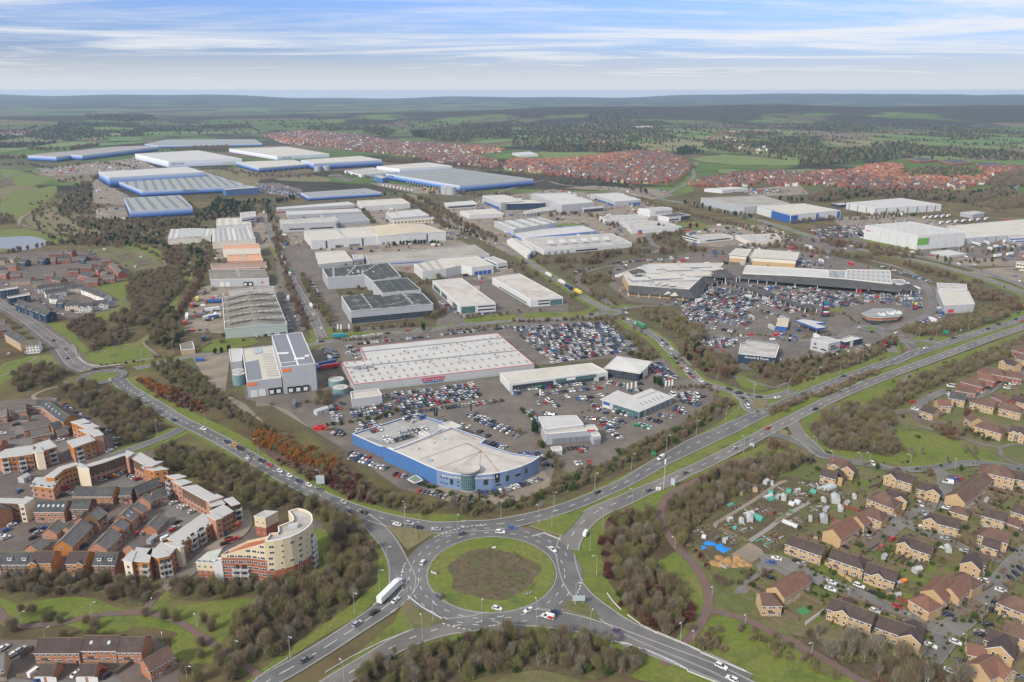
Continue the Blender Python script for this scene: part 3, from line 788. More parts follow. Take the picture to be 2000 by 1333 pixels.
W['render']=aq('cream_render',(.62,.54,.4),ao=.07,sc=.5)
W['whrender']=aq('white_render',(.66,.64,.6),ao=.07,sc=.5)
W['blockcream']=aq('cream_block',(.58,.475,.31),ao=.07,sc=.6,ak=((1,1.1,.06,(.48,.39,.25)),))
W['flatbrick']=aq('red_facing_brick',(.3,.105,.055),ao=.1,sc=.6,ak=((1,.3,.1,(.25,.09,.05)),))
RF={}
RF['white']=aq('white_roof',(.45,.44,.415),ak=((0,12.,.02,(.42,.42,.4)),(1,6.,.03,(.48,.47,.45))),ao=.1,sc=.06,aI=(.06,.8),c2=(.43,.41,.375),bH=.05,lo=.5,hi=.72,ar=.6)
RF['cream']=aq('cream_roof',(.47,.445,.385),ak=((0,8.,.03,(.35,.33,.3)),(1,5.,.03,(.41,.39,.34))),ao=.1,sc=.06,aI=(.07,.8),c2=(.44,.4,.33),bH=.04,lo=.5,hi=.7,ar=.7)
RF['beige']=aq('beige_roof',(.47,.4,.29),ak=((0,8.,.03,(.38,.33,.25)),),ao=.1,sc=.06,aI=(.07,.8),ar=.7)
RF['grey']=aq('grey_metal_roof',(.26,.27,.255),ak=((0,14.,.28,(.2,.215,.225)),(0,7.,.05,(.33,.335,.315))),ao=.08,sc=.05,ar=.6)
RF['stripe']=aq('striped_metal_roof',(.27,.28,.245),ak=((0,17.,.36,(.13,.15,.18)),(0,3.4,.1,(.3,.31,.29))),ao=.08,sc=.05,ar=.6)
RF['flat']=aq('felt_flat_roof',(.4,.385,.36),c2=(.3,.28,.25),bH=.12,lo=.45,hi=.65,ao=.12,sc=.2,aI=(.08,1.))
RF['stain']=aq('stained_white_roof',(.45,.42,.38),c2=(.33,.28,.24),bH=.06,lo=.47,hi=.72,ao=.12,sc=.1,aI=(.08,1.),ak=((1,5.,.03,(.5,.46,.42)),))
RF['asb']=aq('weathered_fibre_roof',(.205,.185,.155),c2=(.16,.145,.115),bH=.06,ak=((0,1.4,.2,(.18,.16,.135)),(1,9.,.04,(.14,.125,.11))),ao=.15,sc=.1,aI=(.1,.8))
RF['asb2']=aq('pale_fibre_roof',(.33,.31,.27),c2=(.25,.23,.19),bH=.05,ak=((0,1.4,.2,(.29,.275,.24)),(1,9.,.04,(.22,.2,.18))),ao=.15,sc=.1,aI=(.1,.8))
RF['dark']=aq('dark_weathered_roof',(.045,.052,.045),c2=(.17,.18,.165),bH=.11,lo=.56,hi=.66,ak=((0,4.,.08,(.12,.13,.12)),(1,9.,.03,(.2,.2,.19))),ao=.25,sc=.1,aI=(.15,.9))
RF['orange']=aq('orange_tin_roof',(.5,.27,.16),ak=((0,6.,.08,(.42,.3,.22)),),ao=.12,sc=.1)
RF['brown']=aq('brown_tin_roof',(.27,.19,.14),ak=((0,6.,.06,(.2,.15,.11)),),ao=.12,sc=.1)
RF['seam']=aq('pale_seam_roof',(.42,.41,.385),ak=((1,.9,.2,(.28,.275,.265)),),ao=.07,sc=.3,ar=.55)
RF['seamu']=aq('pale_seamed_roof',(.52,.51,.485),ak=((0,.9,.16,(.36,.35,.34)),),ao=.07,sc=.3,ar=.55)
RF['solar']=aq('solar_array',(.15,.155,.17),ak=((0,1.1,.12,(.24,.245,.25)),(1,1.8,.1,(.24,.245,.25))),ao=.08,sc=.2,ar=.35)
RF['deck']=aq('parking_deck',(.33,.32,.3),c2=(.27,.26,.245),bH=.07,ao=.12,sc=.2,aI=(.06,1.2))
RF['slate']=aq('dark_slate',(.06,.06,.064),ak=((1,.5,.2,(.048,.048,.05)),),ao=.22,sc=.5,aI=(.15,2.5),c2=(.085,.085,.075),bH=.15)
RF['tile']=aq('brown_roof_tiles',(.125,.072,.056),ak=((1,.42,.22,(.085,.05,.04)),),ao=.18,sc=.4,aI=(.15,2.5),c2=(.145,.105,.07),bH=.1,lo=.5,hi=.7)
RF['tile2']=aq('dark_brown_tiles',(.07,.048,.044),ak=((1,.42,.22,(.05,.036,.034)),),ao=.2,sc=.4,aI=(.15,2.5),c2=(.085,.068,.05),bH=.1,lo=.5,hi=.7)
RF['tile3']=aq('red_brown_tiles',(.175,.088,.06),ak=((1,.42,.22,(.125,.062,.045)),),ao=.18,sc=.4,aI=(.15,2.5))
RF['gtile']=aq('grey_roof_tiles',(.165,.155,.145),ak=((1,.5,.2,(.13,.122,.115)),(0,1.2,.08,(.14,.13,.125))),ao=.2,sc=.4,aI=(.15,2.5))
RF['btile']=aq('brown_grey_tiles',(.125,.11,.095),ak=((1,.5,.2,(.1,.088,.077)),),ao=.2,sc=.4,aI=(.15,2.5))
aK=aq('white_trim',(.68,.67,.65),ao=.05)
dT=aq('red_trim',(.5,.045,.075),ao=.05)
aC=aq('window_glass',(.03,.036,.042),ar=.12,ao=.25,sc=.6,cv=.6)
aY=aq('teal_glass',(.045,.115,.115),ar=.12,ao=.25,sc=.5,cv=.6,ak=((0,1.5,.06,(.3,.33,.33)),(1,1.8,.05,(.3,.33,.33))))
bC=aq('dark_curtain_wall',(.028,.04,.055),ar=.12,ao=.3,sc=.4,cv=.6,ak=((0,2.,.06,(.16,.18,.2)),(1,2.2,.05,(.16,.18,.2))))
dd=aq('black_rubber',(.015,.015,.015),ao=.1)
dg=aq('white_door',(.6,.6,.58),ak=((1,.6,.08,(.45,.45,.44)),),ao=.05)
bk=aq('galvanised_steel',(.4,.41,.42),ar=.5,dJ=.3,ao=.1)
ek=aq('translucent_rooflight',(.47,.45,.37),ao=.15,sc=.4)
AC=aq('plant_casing',(.42,.42,.41),ao=.12,sc=1.5)
OR=aq('orange_sign',(.72,.2,.05),ao=.05)
fi=aq('teal_tank',(.16,.25,.27),ak=((1,1.2,.1,(.12,.2,.22)),),ao=.1,sc=.6)
cQ=aq('dark_green_paint',(.03,.12,.08),ao=.1)
def bc(h,eT=False):
 if eT:
  return b2('white_banded_cladding_%d'%round(h),h,[(0,(.45,.5,.66)),(.25,(.56,.6,.72)),(.5,(.68,.7,.76)),(1,(.76,.77,.79))])
 return b2('blue_banded_cladding_%d'%round(h),h,[(0,(.005,.024,.075)),(.29,(.006,.032,.1)),(.33,(.03,.12,.4)),(.5,(.08,.2,.52)),(.66,(.22,.32,.6)),(.82,(.4,.46,.62)),(1,(.54,.57,.64))])
dH={}
def a5(w,h,bn=aK,dS=aC,el=1,name='window'):
 k=(round(w,2),round(h,2),bn.name,dS.name,el,name)
 if k not in dH:
  b=MB()
  f=.09
  b.a2([(-w/2,-.07),(w/2,-.07),(w/2,.03),(-w/2,.03)],0,f,bn,bn)
  b.a2([(-w/2,-.07),(w/2,-.07),(w/2,.03),(-w/2,.03)],h-f,h,bn,bn,bn)
  xs=[-w/2]+[-w/2+w*i/(el+1)-f/2 for i in range(1,el+1)]+[w/2-f]
  for x in xs:
   b.a2([(x,-.068),(x+f,-.068),(x+f,.03),(x,.03)],f,h-f,bn)
  b.ag([(-w/2+.01,-.03,f*.5),(w/2-.01,-.03,f*.5),(w/2-.01,-.03,h-f*.5),(-w/2+.01,-.03,h-f*.5)],dS)
  dH[k]=b.mesh(name)
 return dH[k]
def cP(aN):
 if aN not in dH:
  b=MB()
  if aN=='dock':
   b.box((0,-.5,.9),(4.2,1.,4.),dd)
   b.box((0,-.98,1.3),(2.7,.14,2.6),dg)
  elif aN=='shutter':
   b.box((0,-.06,0),(4.6,.3,5.),dg)
  elif aN=='roller':
   b.box((0,-.06,0),(4.,.3,3.6),W['dkgrey'])
  elif aN=='bluedoor':
   b.box((0,-.06,0),(4.6,.3,4.6),W['deepblue'])
  dH[aN]=b.mesh('dock_door')
 return dH[aN]
def a4(q,i,f,z):
 a,c=q[i],q[(i+1)%len(q)]
 p=VV((a[0]+(c[0]-a[0])*f,a[1]+(c[1]-a[1])*f,z))
 return p,atan2(c[1]-a[1],c[0]-a[0]),hypot(c[0]-a[0],c[1]-a[1])
def cg(q,i):
 a,c=q[i],q[(i+1)%len(q)]
 nx,ny=c[1]-a[1],a[0]-c[0]
 mx,my=(a[0]+c[0])/2,(a[1]+c[1])/2
 return(nx*-mx+ny*-my)/(hypot(nx,ny)*hypot(mx,my)+1e-9)
def bO(aW,me,name,p,ang,org):
 o=link(name,me,aW,p-org,ang)
 return o
def bE(aW,org,ct,p,ang,size,m,dN=.12,bB=1.,name='lettering',dq=0,shear=0):
 cu=bpy.data.curves.new('lettering','FONT')
 cu.body=ct
 cu.size=size
 cu.align_x,cu.align_y='CENTER','CENTER'
 cu.extrude=dN
 cu.offset=dq
 cu.shear=shear
 cu.resolution_u=2
 tmp=bpy.data.objects.new('tmp',cu)
 me=bpy.data.meshes.new_from_object(tmp)
 bpy.data.objects.remove(tmp)
 bpy.data.curves.remove(cu)
 me.materials.clear()
 me.materials.append(m)
 o=link(name,me,aW,p-org)
 o.rotation_euler=(pi/2,0,ang)
 o.scale=(bB,1,1)
 return o
def ae(name,af,bZ,t,s,ai,ac,b=None,h=None,bh=.5,al=None,a6=None,au=None,aG=(),a9=(),aj=(),a3=(),cG=None,bF=None,z0=0,aa=0,c8=None,bj=0,fF=0,rim=True,us=None,e3=0):
 0
 c=px(t,s)
 if h is None:
  i,by=b
  bx,byf=px(t,'0,%s'%by)[0]
  h=max(2.5,hgt(c[i][0],byf,c[i][1]))
 zs=[h+(c8[i]if c8 else 0)for i in range(len(c))]
 aH=[P(x,y,z)for(x,y),z in zip(c,zs)]
 eN=list(range(len(aH)))
 if dE(aH)<0:
  eN=eN[::-1]
 dv={k:j for j,k in enumerate(eN)}
 q=[aH[k]for k in eN]
 zq=[zs[k]for k in eN]
 n=len(q)
 def da(e):
  a=dv[e%n]
  bb=dv[(e+1)%n]
  return a if(a+1)%n==bb else bb
 org=VV((sum(p.x for p in q)/n,sum(p.y for p in q)/n,z0))
 aW=aR(name,org,af,bZ,bF)
 e0=da(us if us is not None else 0)
 ang=atan2(q[(e0+1)%n].y-q[e0].y,q[(e0+1)%n].x-q[e0].x)
 wm=ai(h)if callable(ai)else ai
 wb=MB(ang,org)
 sh=[(p.x,p.y)for p in q]
 bl=au or[(0,1e9,wm)]
 for i in range(n):
  a,d=sh[i],sh[(i+1)%n]
  za,zd=zq[i]+bh,zq[(i+1)%n]+bh
  for lo,hi,m_ in bl:
   em,ex,fI=max(lo,z0),min(hi,za),min(hi,zd)
   if ex<=em:
    continue
   wb.ag([(*a,em),(*d,em),(*d,fI),(*a,ex)],m_)
 wb.obj('wall',aW,(0,0,0))
 rb=MB(ang,org)
 if bj:
  cx,cy=org.x,org.y
  rp=[]
  for i in range(n):
   a,p,d=VV(sh[i-1]),VV(sh[i]),VV(sh[(i+1)%n])
   n1=VV(((p-a).y,-(p-a).x)).normalized()
   n2=VV(((d-p).y,-(d-p).x)).normalized()
   k=(n1+n2)
   k=k/max(.4,k.length_squared)*2*bj if k.length>1e-3 else n1*bj
   rp.append(p+k)
  zt=[z+.35 for z in zq]
  for i in range(n):
   j=(i+1)%n
   rb.ag([(*rp[i],zq[i]+.05),(*rp[j],zq[j]+.05),(*rp[j],zt[j]),(*rp[i],zt[i])],cG or aK)
  rb.ag([(*p,z)for p,z in zip(rp,zt)],ac)
  rb.ag([(*p,z+.05)for p,z in zip(rp,zq)][::-1],aK)
 else:
  if al and n==4:
   k,ax,rh=al
   A,B,C_,D=(q if ax==0 else[q[1],q[2],q[3],q[0]])
   za=h-.25
   for i in range(2*k):
    f0,f1=i/(2*k),(i+1)/(2*k)
    z_0,z_1=(za,za+rh)if i%2==0 else(za+rh,za)
    p0,p1=A.lerp(D,f0),B.lerp(C_,f0)
    p2,p3=B.lerp(C_,f1),A.lerp(D,f1)
    rb.ag([(p0 .x,p0 .y,z_0),(p1 .x,p1 .y,z_0),(p2 .x,p2 .y,z_1),(p3 .x,p3 .y,z_1)],ac)
   for e_ in((A,D),(B,C_)):
    for i in range(k):
     p0,pm,p1=e_[0].lerp(e_[1],i/k),e_[0].lerp(e_[1],(i+.5)/k),e_[0].lerp(e_[1],(i+1)/k)
     rb.ag([(p0 .x,p0 .y,za),(pm.x,pm.y,za+rh),(p1 .x,p1 .y,za)],wm)
  else:
   rb.ag([(p.x,p.y,z)for p,z in zip(q,zq)],ac)
  if rim:
   cm=cG or aK
   w_=.45
   for i in range(n):
    a,d=q[i],q[(i+1)%n]
    t_=VV((d.x-a.x,d.y-a.y,0))
    if t_.length<.5:
     continue
    t_.normalize()
    nn=VV((-t_.y,t_.x,0))
    en,eo=zq[i]+bh,zq[(i+1)%n]+bh
    o1=.05
    A0,D0=a-nn*o1,d-nn*o1
    A1,D1=a+nn*w_,d+nn*w_
    rb.ag([(A0 .x,A0 .y,en+.06),(D0 .x,D0 .y,eo+.06),(D1 .x,D1 .y,eo+.06),(A1 .x,A1 .y,en+.06)],cm)
    rb.ag([(A0 .x,A0 .y,en-.2),(D0 .x,D0 .y,eo-.2),(D0 .x,D0 .y,eo+.06),(A0 .x,A0 .y,en+.06)],cm)
    rb.ag([(D1 .x,D1 .y,eo-bh),(A1 .x,A1 .y,en-bh),(A1 .x,A1 .y,en+.06),(D1 .x,D1 .y,eo+.06)],wm)
 if a6 and n>=4:
  nu,nv,lw,ll=a6[:4]
  lm=a6[4]if len(a6)>4 else ek
  A,B,D=q[e0],q[(e0+1)%n],q[e0-1]
  C_=q[(e0+2)%n]
  ud=(B-A);ud.z=0;ud.normalize()
  vd=(D-A);vd.z=0;vd.normalize()
  zr=h+.12+(al[2]if al else 0)+(.32 if bj else 0)
  for i in range(nu):
   for j in range(nv):
    f,g=(i+.5)/nu,(j+.5)/nv
    p=(A.lerp(B,f)).lerp(D.lerp(C_,f),g)
    if not aS(p,q):
     continue
    k=[p+ud*(x*lw/2)+vd*(y*ll/2)for x,y in((-1,-1),(1,-1),(1,1),(-1,1))]
    rb.a2([(v.x,v.y)for v in k],zr-.3,zr+.14,lm,lm)
 if aa:
  rn=random.Random(len(af)*7+aa)
  for _ in range(aa):
   for _k in range(20):
    f=[rn.random()for _ in range(n)]
    sm=sum(f)
    p=sum((q[i]*f[i]for i in range(n)),VV())/sm
    if aS(p,q):
     break
   rb.box((p.x,p.y,h-.1),(rn.uniform(1.5,3.5),rn.uniform(1.2,2.5),rn.uniform(1.,1.8)),AC,ang)
 rb.obj('roof',aW,(0,0,0))
 for e,f0,f1,za,zb,m_,nm in aj:
  i=da(e)
  if dv[e%n]!=i:
   f0,f1=1-f1,1-f0
  p0,an,L_=a4(q,i,f0,za)
  p1=a4(q,i,f1,za)[0]
  sb=MB(ang,org)
  nn=VV((sin(an),-cos(an),0))*.1
  if zb<0:
   zb=h+zb
  a,d=p0+nn,p1+nn
  sb.a2([(a.x,a.y),(d.x,d.y),(d.x-nn.x*.9,d.y-nn.y*.9),(a.x-nn.x*.9,a.y-nn.y*.9)],za,zb,m_,m_,m_)
  sb.obj(nm,aW,(0,0,0))
 for w_ in aG:
  e,k,cY,ww,wh,zf,dz=w_[:7]
  fr=w_[7]if len(w_)>7 else aK
  i=da(e)
  me=a5(ww,wh,fr,aC,1 if ww>1 else 0)
  for r_ in range(cY):
   for j in range(k):
    p,an,L_=a4(q,i,(j+.5)/k,zf+dz*r_+z0)
    bO(aW,me,'window',p,an,org)
 for e,k,f0,f1,aN in a9:
  i=da(e)
  if dv[e%n]!=i:
   f0,f1=1-f1,1-f0
  for j in range(k):
   p,an,L_=a4(q,i,f0+(f1-f0)*(j+.5)/k,z0)
   bO(aW,cP(aN),'dock_door',p,an,org)
 for sg in a3:
  e,f,dzt,size,ct,m_=sg[:6]
  kw=sg[6]if len(sg)>6 else{}
  i=da(e)
  if dv[e%n]!=i:
   f=1-f
  p,an,L_=a4(q,i,f,h+dzt)
  nn=VV((sin(an),-cos(an),0))
  if ct is None:
   sb=MB()
   sb.box((0,-.1,-size/2),(kw.get('w',4),.2,size),m_)
   o=sb.obj('sign_panel',aW,p-org)
   o.rotation_euler=(0,0,an)
  else:
   bE(aW,org,ct,p+nn*.2,an,size,m_,**kw)
 eL.append([tuple(p[:2])for p in q])
 return aW,q,h,org
def eG(aW,org,p,d,m,name='roof_plant',rz=0):
 b=MB()
 b.box((0,0,0),d,m,rz)
 return b.obj(name,aW,p-org)
WH='distribution warehouse'
eL=[]
BLUE3='blue banded distribution warehouses'
ae('warehouse','long low warehouse with bent blue front at far left',WH,'10','215,617 437,628 545,612 640,616 1230,547 1120,540 880,548 560,580 300,603',bc,aq('mauve_roof',(.3,.27,.26),ak=((0,14,.25,(.25,.22,.22)),),ao=.08),b=(1,668),bh=.3)
ae('warehouse','farthest blue warehouse, long grey roof behind the others',WH,'10','1127,527 1235,541 2045,524 1985,490 1290,493',bc,RF['grey'],b=(1,560),bh=.3)
ae('warehouse','white warehouse with John Lewis lettering',WH,'10','1052,602 1312,662 1885,640 1540,575',lambda h:bc(h,True),RF['white'],b=(1,708),bh=.3,al=(5,1,1.),aj=((1,.72,.98,2,9,W['white'],'office'),),a3=((1,.12,-6.2,7.5,'John Lewis',W['navy']),))
ae('warehouse','widest blue warehouse with green Waitrose lettering',WH,'10','850,790 1108,893 1942,852 1592,745',bc,RF['stripe'],b=(1,940),bh=.3,us=1,al=(6,1,.9),a3=((1,.43,-2.6,7.,'Waitrose',aq('green_letters',(.06,.24,.1),ao=0)),))
ae('warehouse','tall white roofed bay attached behind the widest blue warehouse',WH,'10','767,742 850,788 1592,744 1450,702',bc,RF['white'],b=(1,868),bh=.3,al=(6,1,.9))
ae('office','blue office block at the right corner of the widest warehouse','office','10','1735,876 1760,884 2020,866 1960,852',W['blue'],RF['flat'],b=(1,930),aG=((1,11,2,3.4,2.6,3,4.6),))
ae('warehouse','small blue warehouse with broad striped grey roof',WH,'10','968,950 1014,1052 1500,1020 1402,926',bc,RF['stripe'],b=(1,1117),bh=.4,us=1)
ae('warehouse','white roofed warehouse, second with John Lewis lettering',WH,'F','447,291 541,306 643,301 560,287',lambda h:bc(h,True),RF['cream'],b=(1,313),bh=.3,al=(5,1,1),a3=((1,.18,-5,6.5,'John Lewis',W['navy']),))
ae('warehouse','blue fronted warehouse left of the twin silos',WH,'F','461,317 505,329 603,321 573,313',bc,RF['cream'],b=(1,338),bh=.3,a9=((1,8,.1,.95,'dock'),))
ae('warehouse','grey ended warehouse right of the twin silos',WH,'F','588,313 613,320 746,313 704,305',bc,RF['cream'],b=(1,333),bh=.3)
ae('warehouse','plain white warehouse behind the largest right hand blue one',WH,'11','940,700 1120,720 1530,697 1340,670',lambda h:bc(h,True),RF['cream'],b=(1,748),bh=.3)
ae('warehouse','low white building crowded with roof plant','warehouse','11','690,735 820,768 1085,745 900,712',lambda h:bc(h,True),RF['flat'],b=(1,788),aa=26)
ae('warehouse','largest right hand blue warehouse with long grey roof',WH,'11','1010,757 1587,852 2165,800 1530,716',bc,RF['stripe'],b=(1,905),bh=.3,al=(7,1,.9),a3=((0,.09,-3.5,5.5,'John Lewis',W['navy']),),a9=((0,14,.3,.85,'dock'),))
ae('office','blue office at the left end of the right hand warehouse','office','11','915,775 985,795 1018,785 950,765',W['blue'],RF['flat'],b=(1,832),aG=((0,4,2,3,2.4,3,4.5),))
ae('warehouse','long thin blue warehouse in front of the lorry park',WH,'11','348,907 408,940 978,905 850,873',bc,RF['grey'],b=(1,970),bh=.3)
for i_,(x_,y_)in enumerate(((482,740),(550,735),(1478,918),(1525,922))):
 p_=P(*px('11','%d,%d'%(x_,y_-2))[0])
 b=MB(org=p_);b.cW(p_,9 if i_<2 else 10,12 if i_<2 else 15,bk,RF['flat'],20)
 br(b.obj('silo'),('left of the twin grey silos between far warehouses','right of the twin grey silos between far warehouses','left of two pale tanks below the long blue wall','right of two pale tanks below the long blue wall')[i_],'silo')
UNIT='industrial unit'
def aE(af,t,s,ai,ac,b=None,h=None,**kw):
 return ae('industrial_unit',af,'industrial unit',t,s,W[ai]if isinstance(ai,str)else ai,RF[ac],b=b,h=h,**kw)
aE('long white roofed unit with red brick ends','11','157,1022 165,1034 768,1000 718,976','grey','white',(1,1066),a6=(12,1,3,6),au=[(0,2.5,W['brick']),(2.5,99,W['grey'])])
aE('white roofed unit below the brick ended one','11','232,1052 250,1080 828,1052 790,1030','grey','white',(1,1108),a6=(10,1,3,8))
aE('pale unit with three dished roof bays','11','185,1120 205,1150 620,1132 600,1092','pale','flat',(1,1215),al=(3,1,1.2),aj=((1,.12,.4,3,5,aC,'window_band'),(1,.5,.95,3,5,aC,'window_band')))
aE('dull grey roofed unit between the pale one and the avenue','11','605,1085 655,1142 888,1122 825,1068','grey','grey',(1,1168))
aE('tall cream unit with vertical white ribs','11','787,970 830,1014 1202,990 1135,950','white','cream',(1,1052),al=(2,1,1.5))
aE('white roofed unit with beige colonnaded office front','11','1010,1062 1065,1105 1350,1082 1265,1035','pale','white',(1,1152),a6=(9,2,2,6))
ae('office','beige colonnaded office front with dark windows','office','11','1065,1118 1072,1128 1395,1108 1385,1095',W['render'],RF['flat'],b=(1,1158),aG=((1,12,1,3.,2.6,2.2,3),))
aE('big white shed with rows of dock doors','11','372,1205 430,1282 945,1247 862,1172','white','cream',(1,1349),al=(1,1,3),a6=(8,1,3,4,AC),a9=((1,2,.4,.47,'roller'),(1,4,.56,.72,'roller')),aj=((1,.21,.235,0,-1,W['navy'],'pilaster'),(1,.76,.785,0,-1,W['navy'],'pilaster')))
aE('big beige roofed shed joined to the white one','11','945,1247 1480,1212 1292,1150 862,1172','white','beige',h=12,al=(1,1,3),a9=((0,3,.05,.25,'roller'),(0,6,.42,.72,'roller')),aj=((0,.71,.73,0,-1,W['navy'],'pilaster'),))
aE('low white office with pyramid roof beside the distributor road','11','1468,985 1492,1012 1722,996 1690,968','white','white',(1,1036),aj=((1,.05,.95,2,4,aC,'window_band'),),bj=1.2)
aE('plain white unit beyond the distributor road','11','1590,1050 1665,1082 1922,1068 1850,1030','white','cream',(1,1112))
aE('unit with dark blue base beyond the distributor road','F','942,383 978,397 1022,393 985,381','pale','cream',(1,411),aj=((0,.1,.95,0,4,W['deepblue'],'lower_cladding'),))
aE('long navy unit behind the white roofed offices','F','985,393 990,399 1066,397 1040,390','navy','cream',(1,411))
aE('big white shed with grey end wall and glazed office','12','145,915 388,1002 642,980 412,905','pale','white',(1,1064),al=(2,1,2),a6=None)
ae('office','glazed two storey office on the corner of the white shed','office','12','545,1024 556,1034 718,1020 700,1010',W['pale'],RF['flat'],b=(1,1066),aj=((1,.03,.97,1,-1,bC,'curtain_wall'),))
aE('white roofed shed with lorries parked along its side','12','610,916 802,976 1002,962 822,905','pale','white',(1,1012),al=(2,1,2),aj=((1,.55,.98,0,4,W['deepblue'],'lower_cladding'),(0,.2,.98,0,3,W['deepblue'],'lower_cladding')))
aE('cluster of low gabled offices by the navy unit','12','90,1052 110,1072 332,1040 300,1010','white','flat',(1,1092),bj=1,aG=((1,8,2,2,1.4,1,3),),aa=3)
ae('factory','white factory tower with big Schuco lettering','factory','12','985,1030 1075,1038 1250,1028 1172,1016',W['white'],RF['flat'],b=(1,1092),a3=((1,.62,-5.5,6.,'SCHÜCO',W['dkgrey'],dict(bB=1.25,dq=.12)),))
aE('low white factory wing below the lettered tower','12','672,1090 735,1122 1060,1100 960,1076','white','flat',(1,1152),aa=4)
aE('white factory wing with stained roof, nearest the grass','12','840,1118 935,1195 1322,1172 1180,1130','white','flat',(1,1228),al=(3,1,1),aj=((1,.12,.2,0,5,W['deepblue'],'door'),(1,.95,.99,0,-1,W['navy'],'pilaster')))
ae('office','dark glass office at the right of the lettered tower','office','12','1140,1085 1225,1098 1392,1080 1300,1062',W['white'],RF['dark'],b=(1,1135),aj=((1,.0,.45,2,4,aC,'window_band'),(1,.55,1,0,-.5,bC,'curtain_wall')))
aE('white roofed shed with dark valley gutters','F','965,433 1003,449 1087,435 1052,425','pale','white',(1,461),al=(4,1,1.2),a6=(10,4,1.2,6,W['dkgrey']))
aE('white shed with bright blue fascia','F','992,453 1018,466 1163,452 1137,441',b2('blue_fascia',9,[(0,(.1,.22,.62)),(.6,(.16,.28,.66)),(1,(.55,.6,.75))]),'white',(1,469),al=(1,1,1.5))
aE('broad grey factory with five angled roof vents','22','75,65 250,162 935,102 780,28','white','flat',(1,196),a6=(14,2,2.,9,RF['cream']),a9=((1,4,.02,.3,'roller'),),aj=((1,.35,.6,1,3,aC,'window_band'),))
aE('white tent like store in front of the grey factory','F','990,470 1030,500 1046,489 1006,466','cream','white',(1,508),al=(1,0,2.5),aj=((1,.3,.7,0,4,W['deepblue'],'door'),))
aE('white two storey office below the vented factory','12','1330,1245 1462,1278 1728,1252 1640,1226','white','flat',(1,1302),aa=5,aj=((0,.05,.9,2,3.4,aC,'window_band'),(0,.05,.9,5.2,6.6,aC,'window_band'),(1,.2,.9,2,3.6,aC,'window_band')))
aE('low pale works spread behind the two storey office','12','1740,1240 1850,1290 2100,1270 2060,1225','cream','flat',h=5,aa=9)
aE('long grey warehouse behind the bypass','F','1369,387 1453,405 1542,398 1490,383','grey','asb2',(1,419),al=(4,1,1))
ae('warehouse','white warehouse with blue glazed corners','warehouse','13','-85,1010 180,1082 568,1046 275,991',W['white'],RF['cream'],b=(1,1145),cG=W['deepblue'],aj=((0,.45,.98,0,12,W['deepblue'],'glazing'),(1,.0,.14,0,12,W['deepblue'],'glazing'),(1,.5,.55,0,-1,W['deepblue'],'glazing'),(1,.93,.99,0,-1,W['deepblue'],'glazing'),(1,.15,.9,0,2.5,W['deepblue'],'plinth')))
ae('warehouse','white warehouse with dotted roof and black pilasters','warehouse','13','612,985 840,1028 1355,1000 1035,949',W['white'],RF['white'],b=(1,1078),a6=(16,9,4,5,AC),aj=[(1,f,f+.012,0,-.5,W['navy'],'pilaster')for f in(0,.16,.32,.48,.62,.77,.9)]+[(0,f,f+.02,0,-.5,W['navy'],'pilaster')for f in(.1,.4,.7)])
ae('office','low dark office attached to the dotted roof warehouse','office','13','495,990 560,1003 612,998 590,982',W['navy'],RF['flat'],b=(1,1022))
ae('warehouse','towering white warehouse with green sign on its corner','warehouse','13','757,1163 1172,1242 1545,1216 1105,1132',W['white'],RF['white'],b=(1,1352),a6=(8,7,4,5,AC),a3=((1,.12,-8,9,None,aq('green_sign',(.12,.32,.05),ao=0),dict(w=19)),(0,.08,-6,3.4,'DAD',dT)),aj=[(0,f,f+.006,0,-1,W['grey'],'panel_joint')for f in(.16,.32,.48,.64,.82)]+[(1,f,f+.006,0,-1,W['grey'],'panel_joint')for f in(.25,.42,.6,.8)])
ae('warehouse','long cream warehouse behind the lorry yard at the right edge','warehouse','13','1390,1168 1542,1262 2300,1205 1990,1114',W['pale'],RF['cream'],b=(1,1308),a6=(7,4,5,3,AC),aj=[(1,f,f+.012,0,-.5,W['bluegrey'],'pilaster')for f in(.08,.2,.3,.42,.55)])
ae('office','blue and white banded office at the right edge','office','13','1870,1240 1890,1258 2060,1248 2040,1228',W['white'],RF['flat'],b=(1,1300),aj=((1,0,1,1,2.6,W['deepblue'],'window_band'),(1,0,1,4.4,6,W['deepblue'],'window_band')))
ae('workshop','small grey workshop behind the rows of lorries','workshop','13','1500,1060 1596,1077 1688,1062 1610,1049',W['grey'],RF['flat'],b=(1,1106))
ae('pump_house','low pale covered tanks below the white warehouse','tank','23','1265,170 1410,200 1545,185 1400,155',W['pale'],RF['white'],h=2.5)
ae('office','cream office with dark windows at the right edge','office','23','1935,250 1940,262 2080,275 2060,240',W['render'],RF['flat'],b=(1,312),aG=((1,6,2,2.6,2,1.5,4),))
aE('broad white multi ridged works','10','1330,1192 1308,1268 1642,1244 1662,1188','cream','white',h=8,al=(7,0,1.4),a6=(20,1,.9,30,AC))
aE('white works with dark ridge vents, next to the avenue','10','1652,1190 1655,1292 1992,1268 1950,1172','cream','white',h=9,al=(8,0,1.4),a6=(16,2,.9,14,AC))
aE('small white works behind the multi ridged ones','10','1690,1110 1686,1166 1962,1152 1930,1102','white','cream',(1,1190),al=(4,0,1.2))
aE('white three storey works office among dark firs','10','1870,1062 1882,1108 1995,1092 1990,1050','white','flat',(1,1160),aj=((1,.05,.95,2,3.5,aC,'window_band'),(1,.05,.95,6,7.5,aC,'window_band')))
aE('shed with pale orange roof','20','1733,118 1740,152 2030,148 2015,106','cream','orange',(1,212),al=(1,1,2))
aE('shed with second orange roof, below the first','20','1768,196 1773,240 2052,236 2030,186','pink','orange',h=6,al=(1,1,2),a6=(6,1,1.2,4,AC))
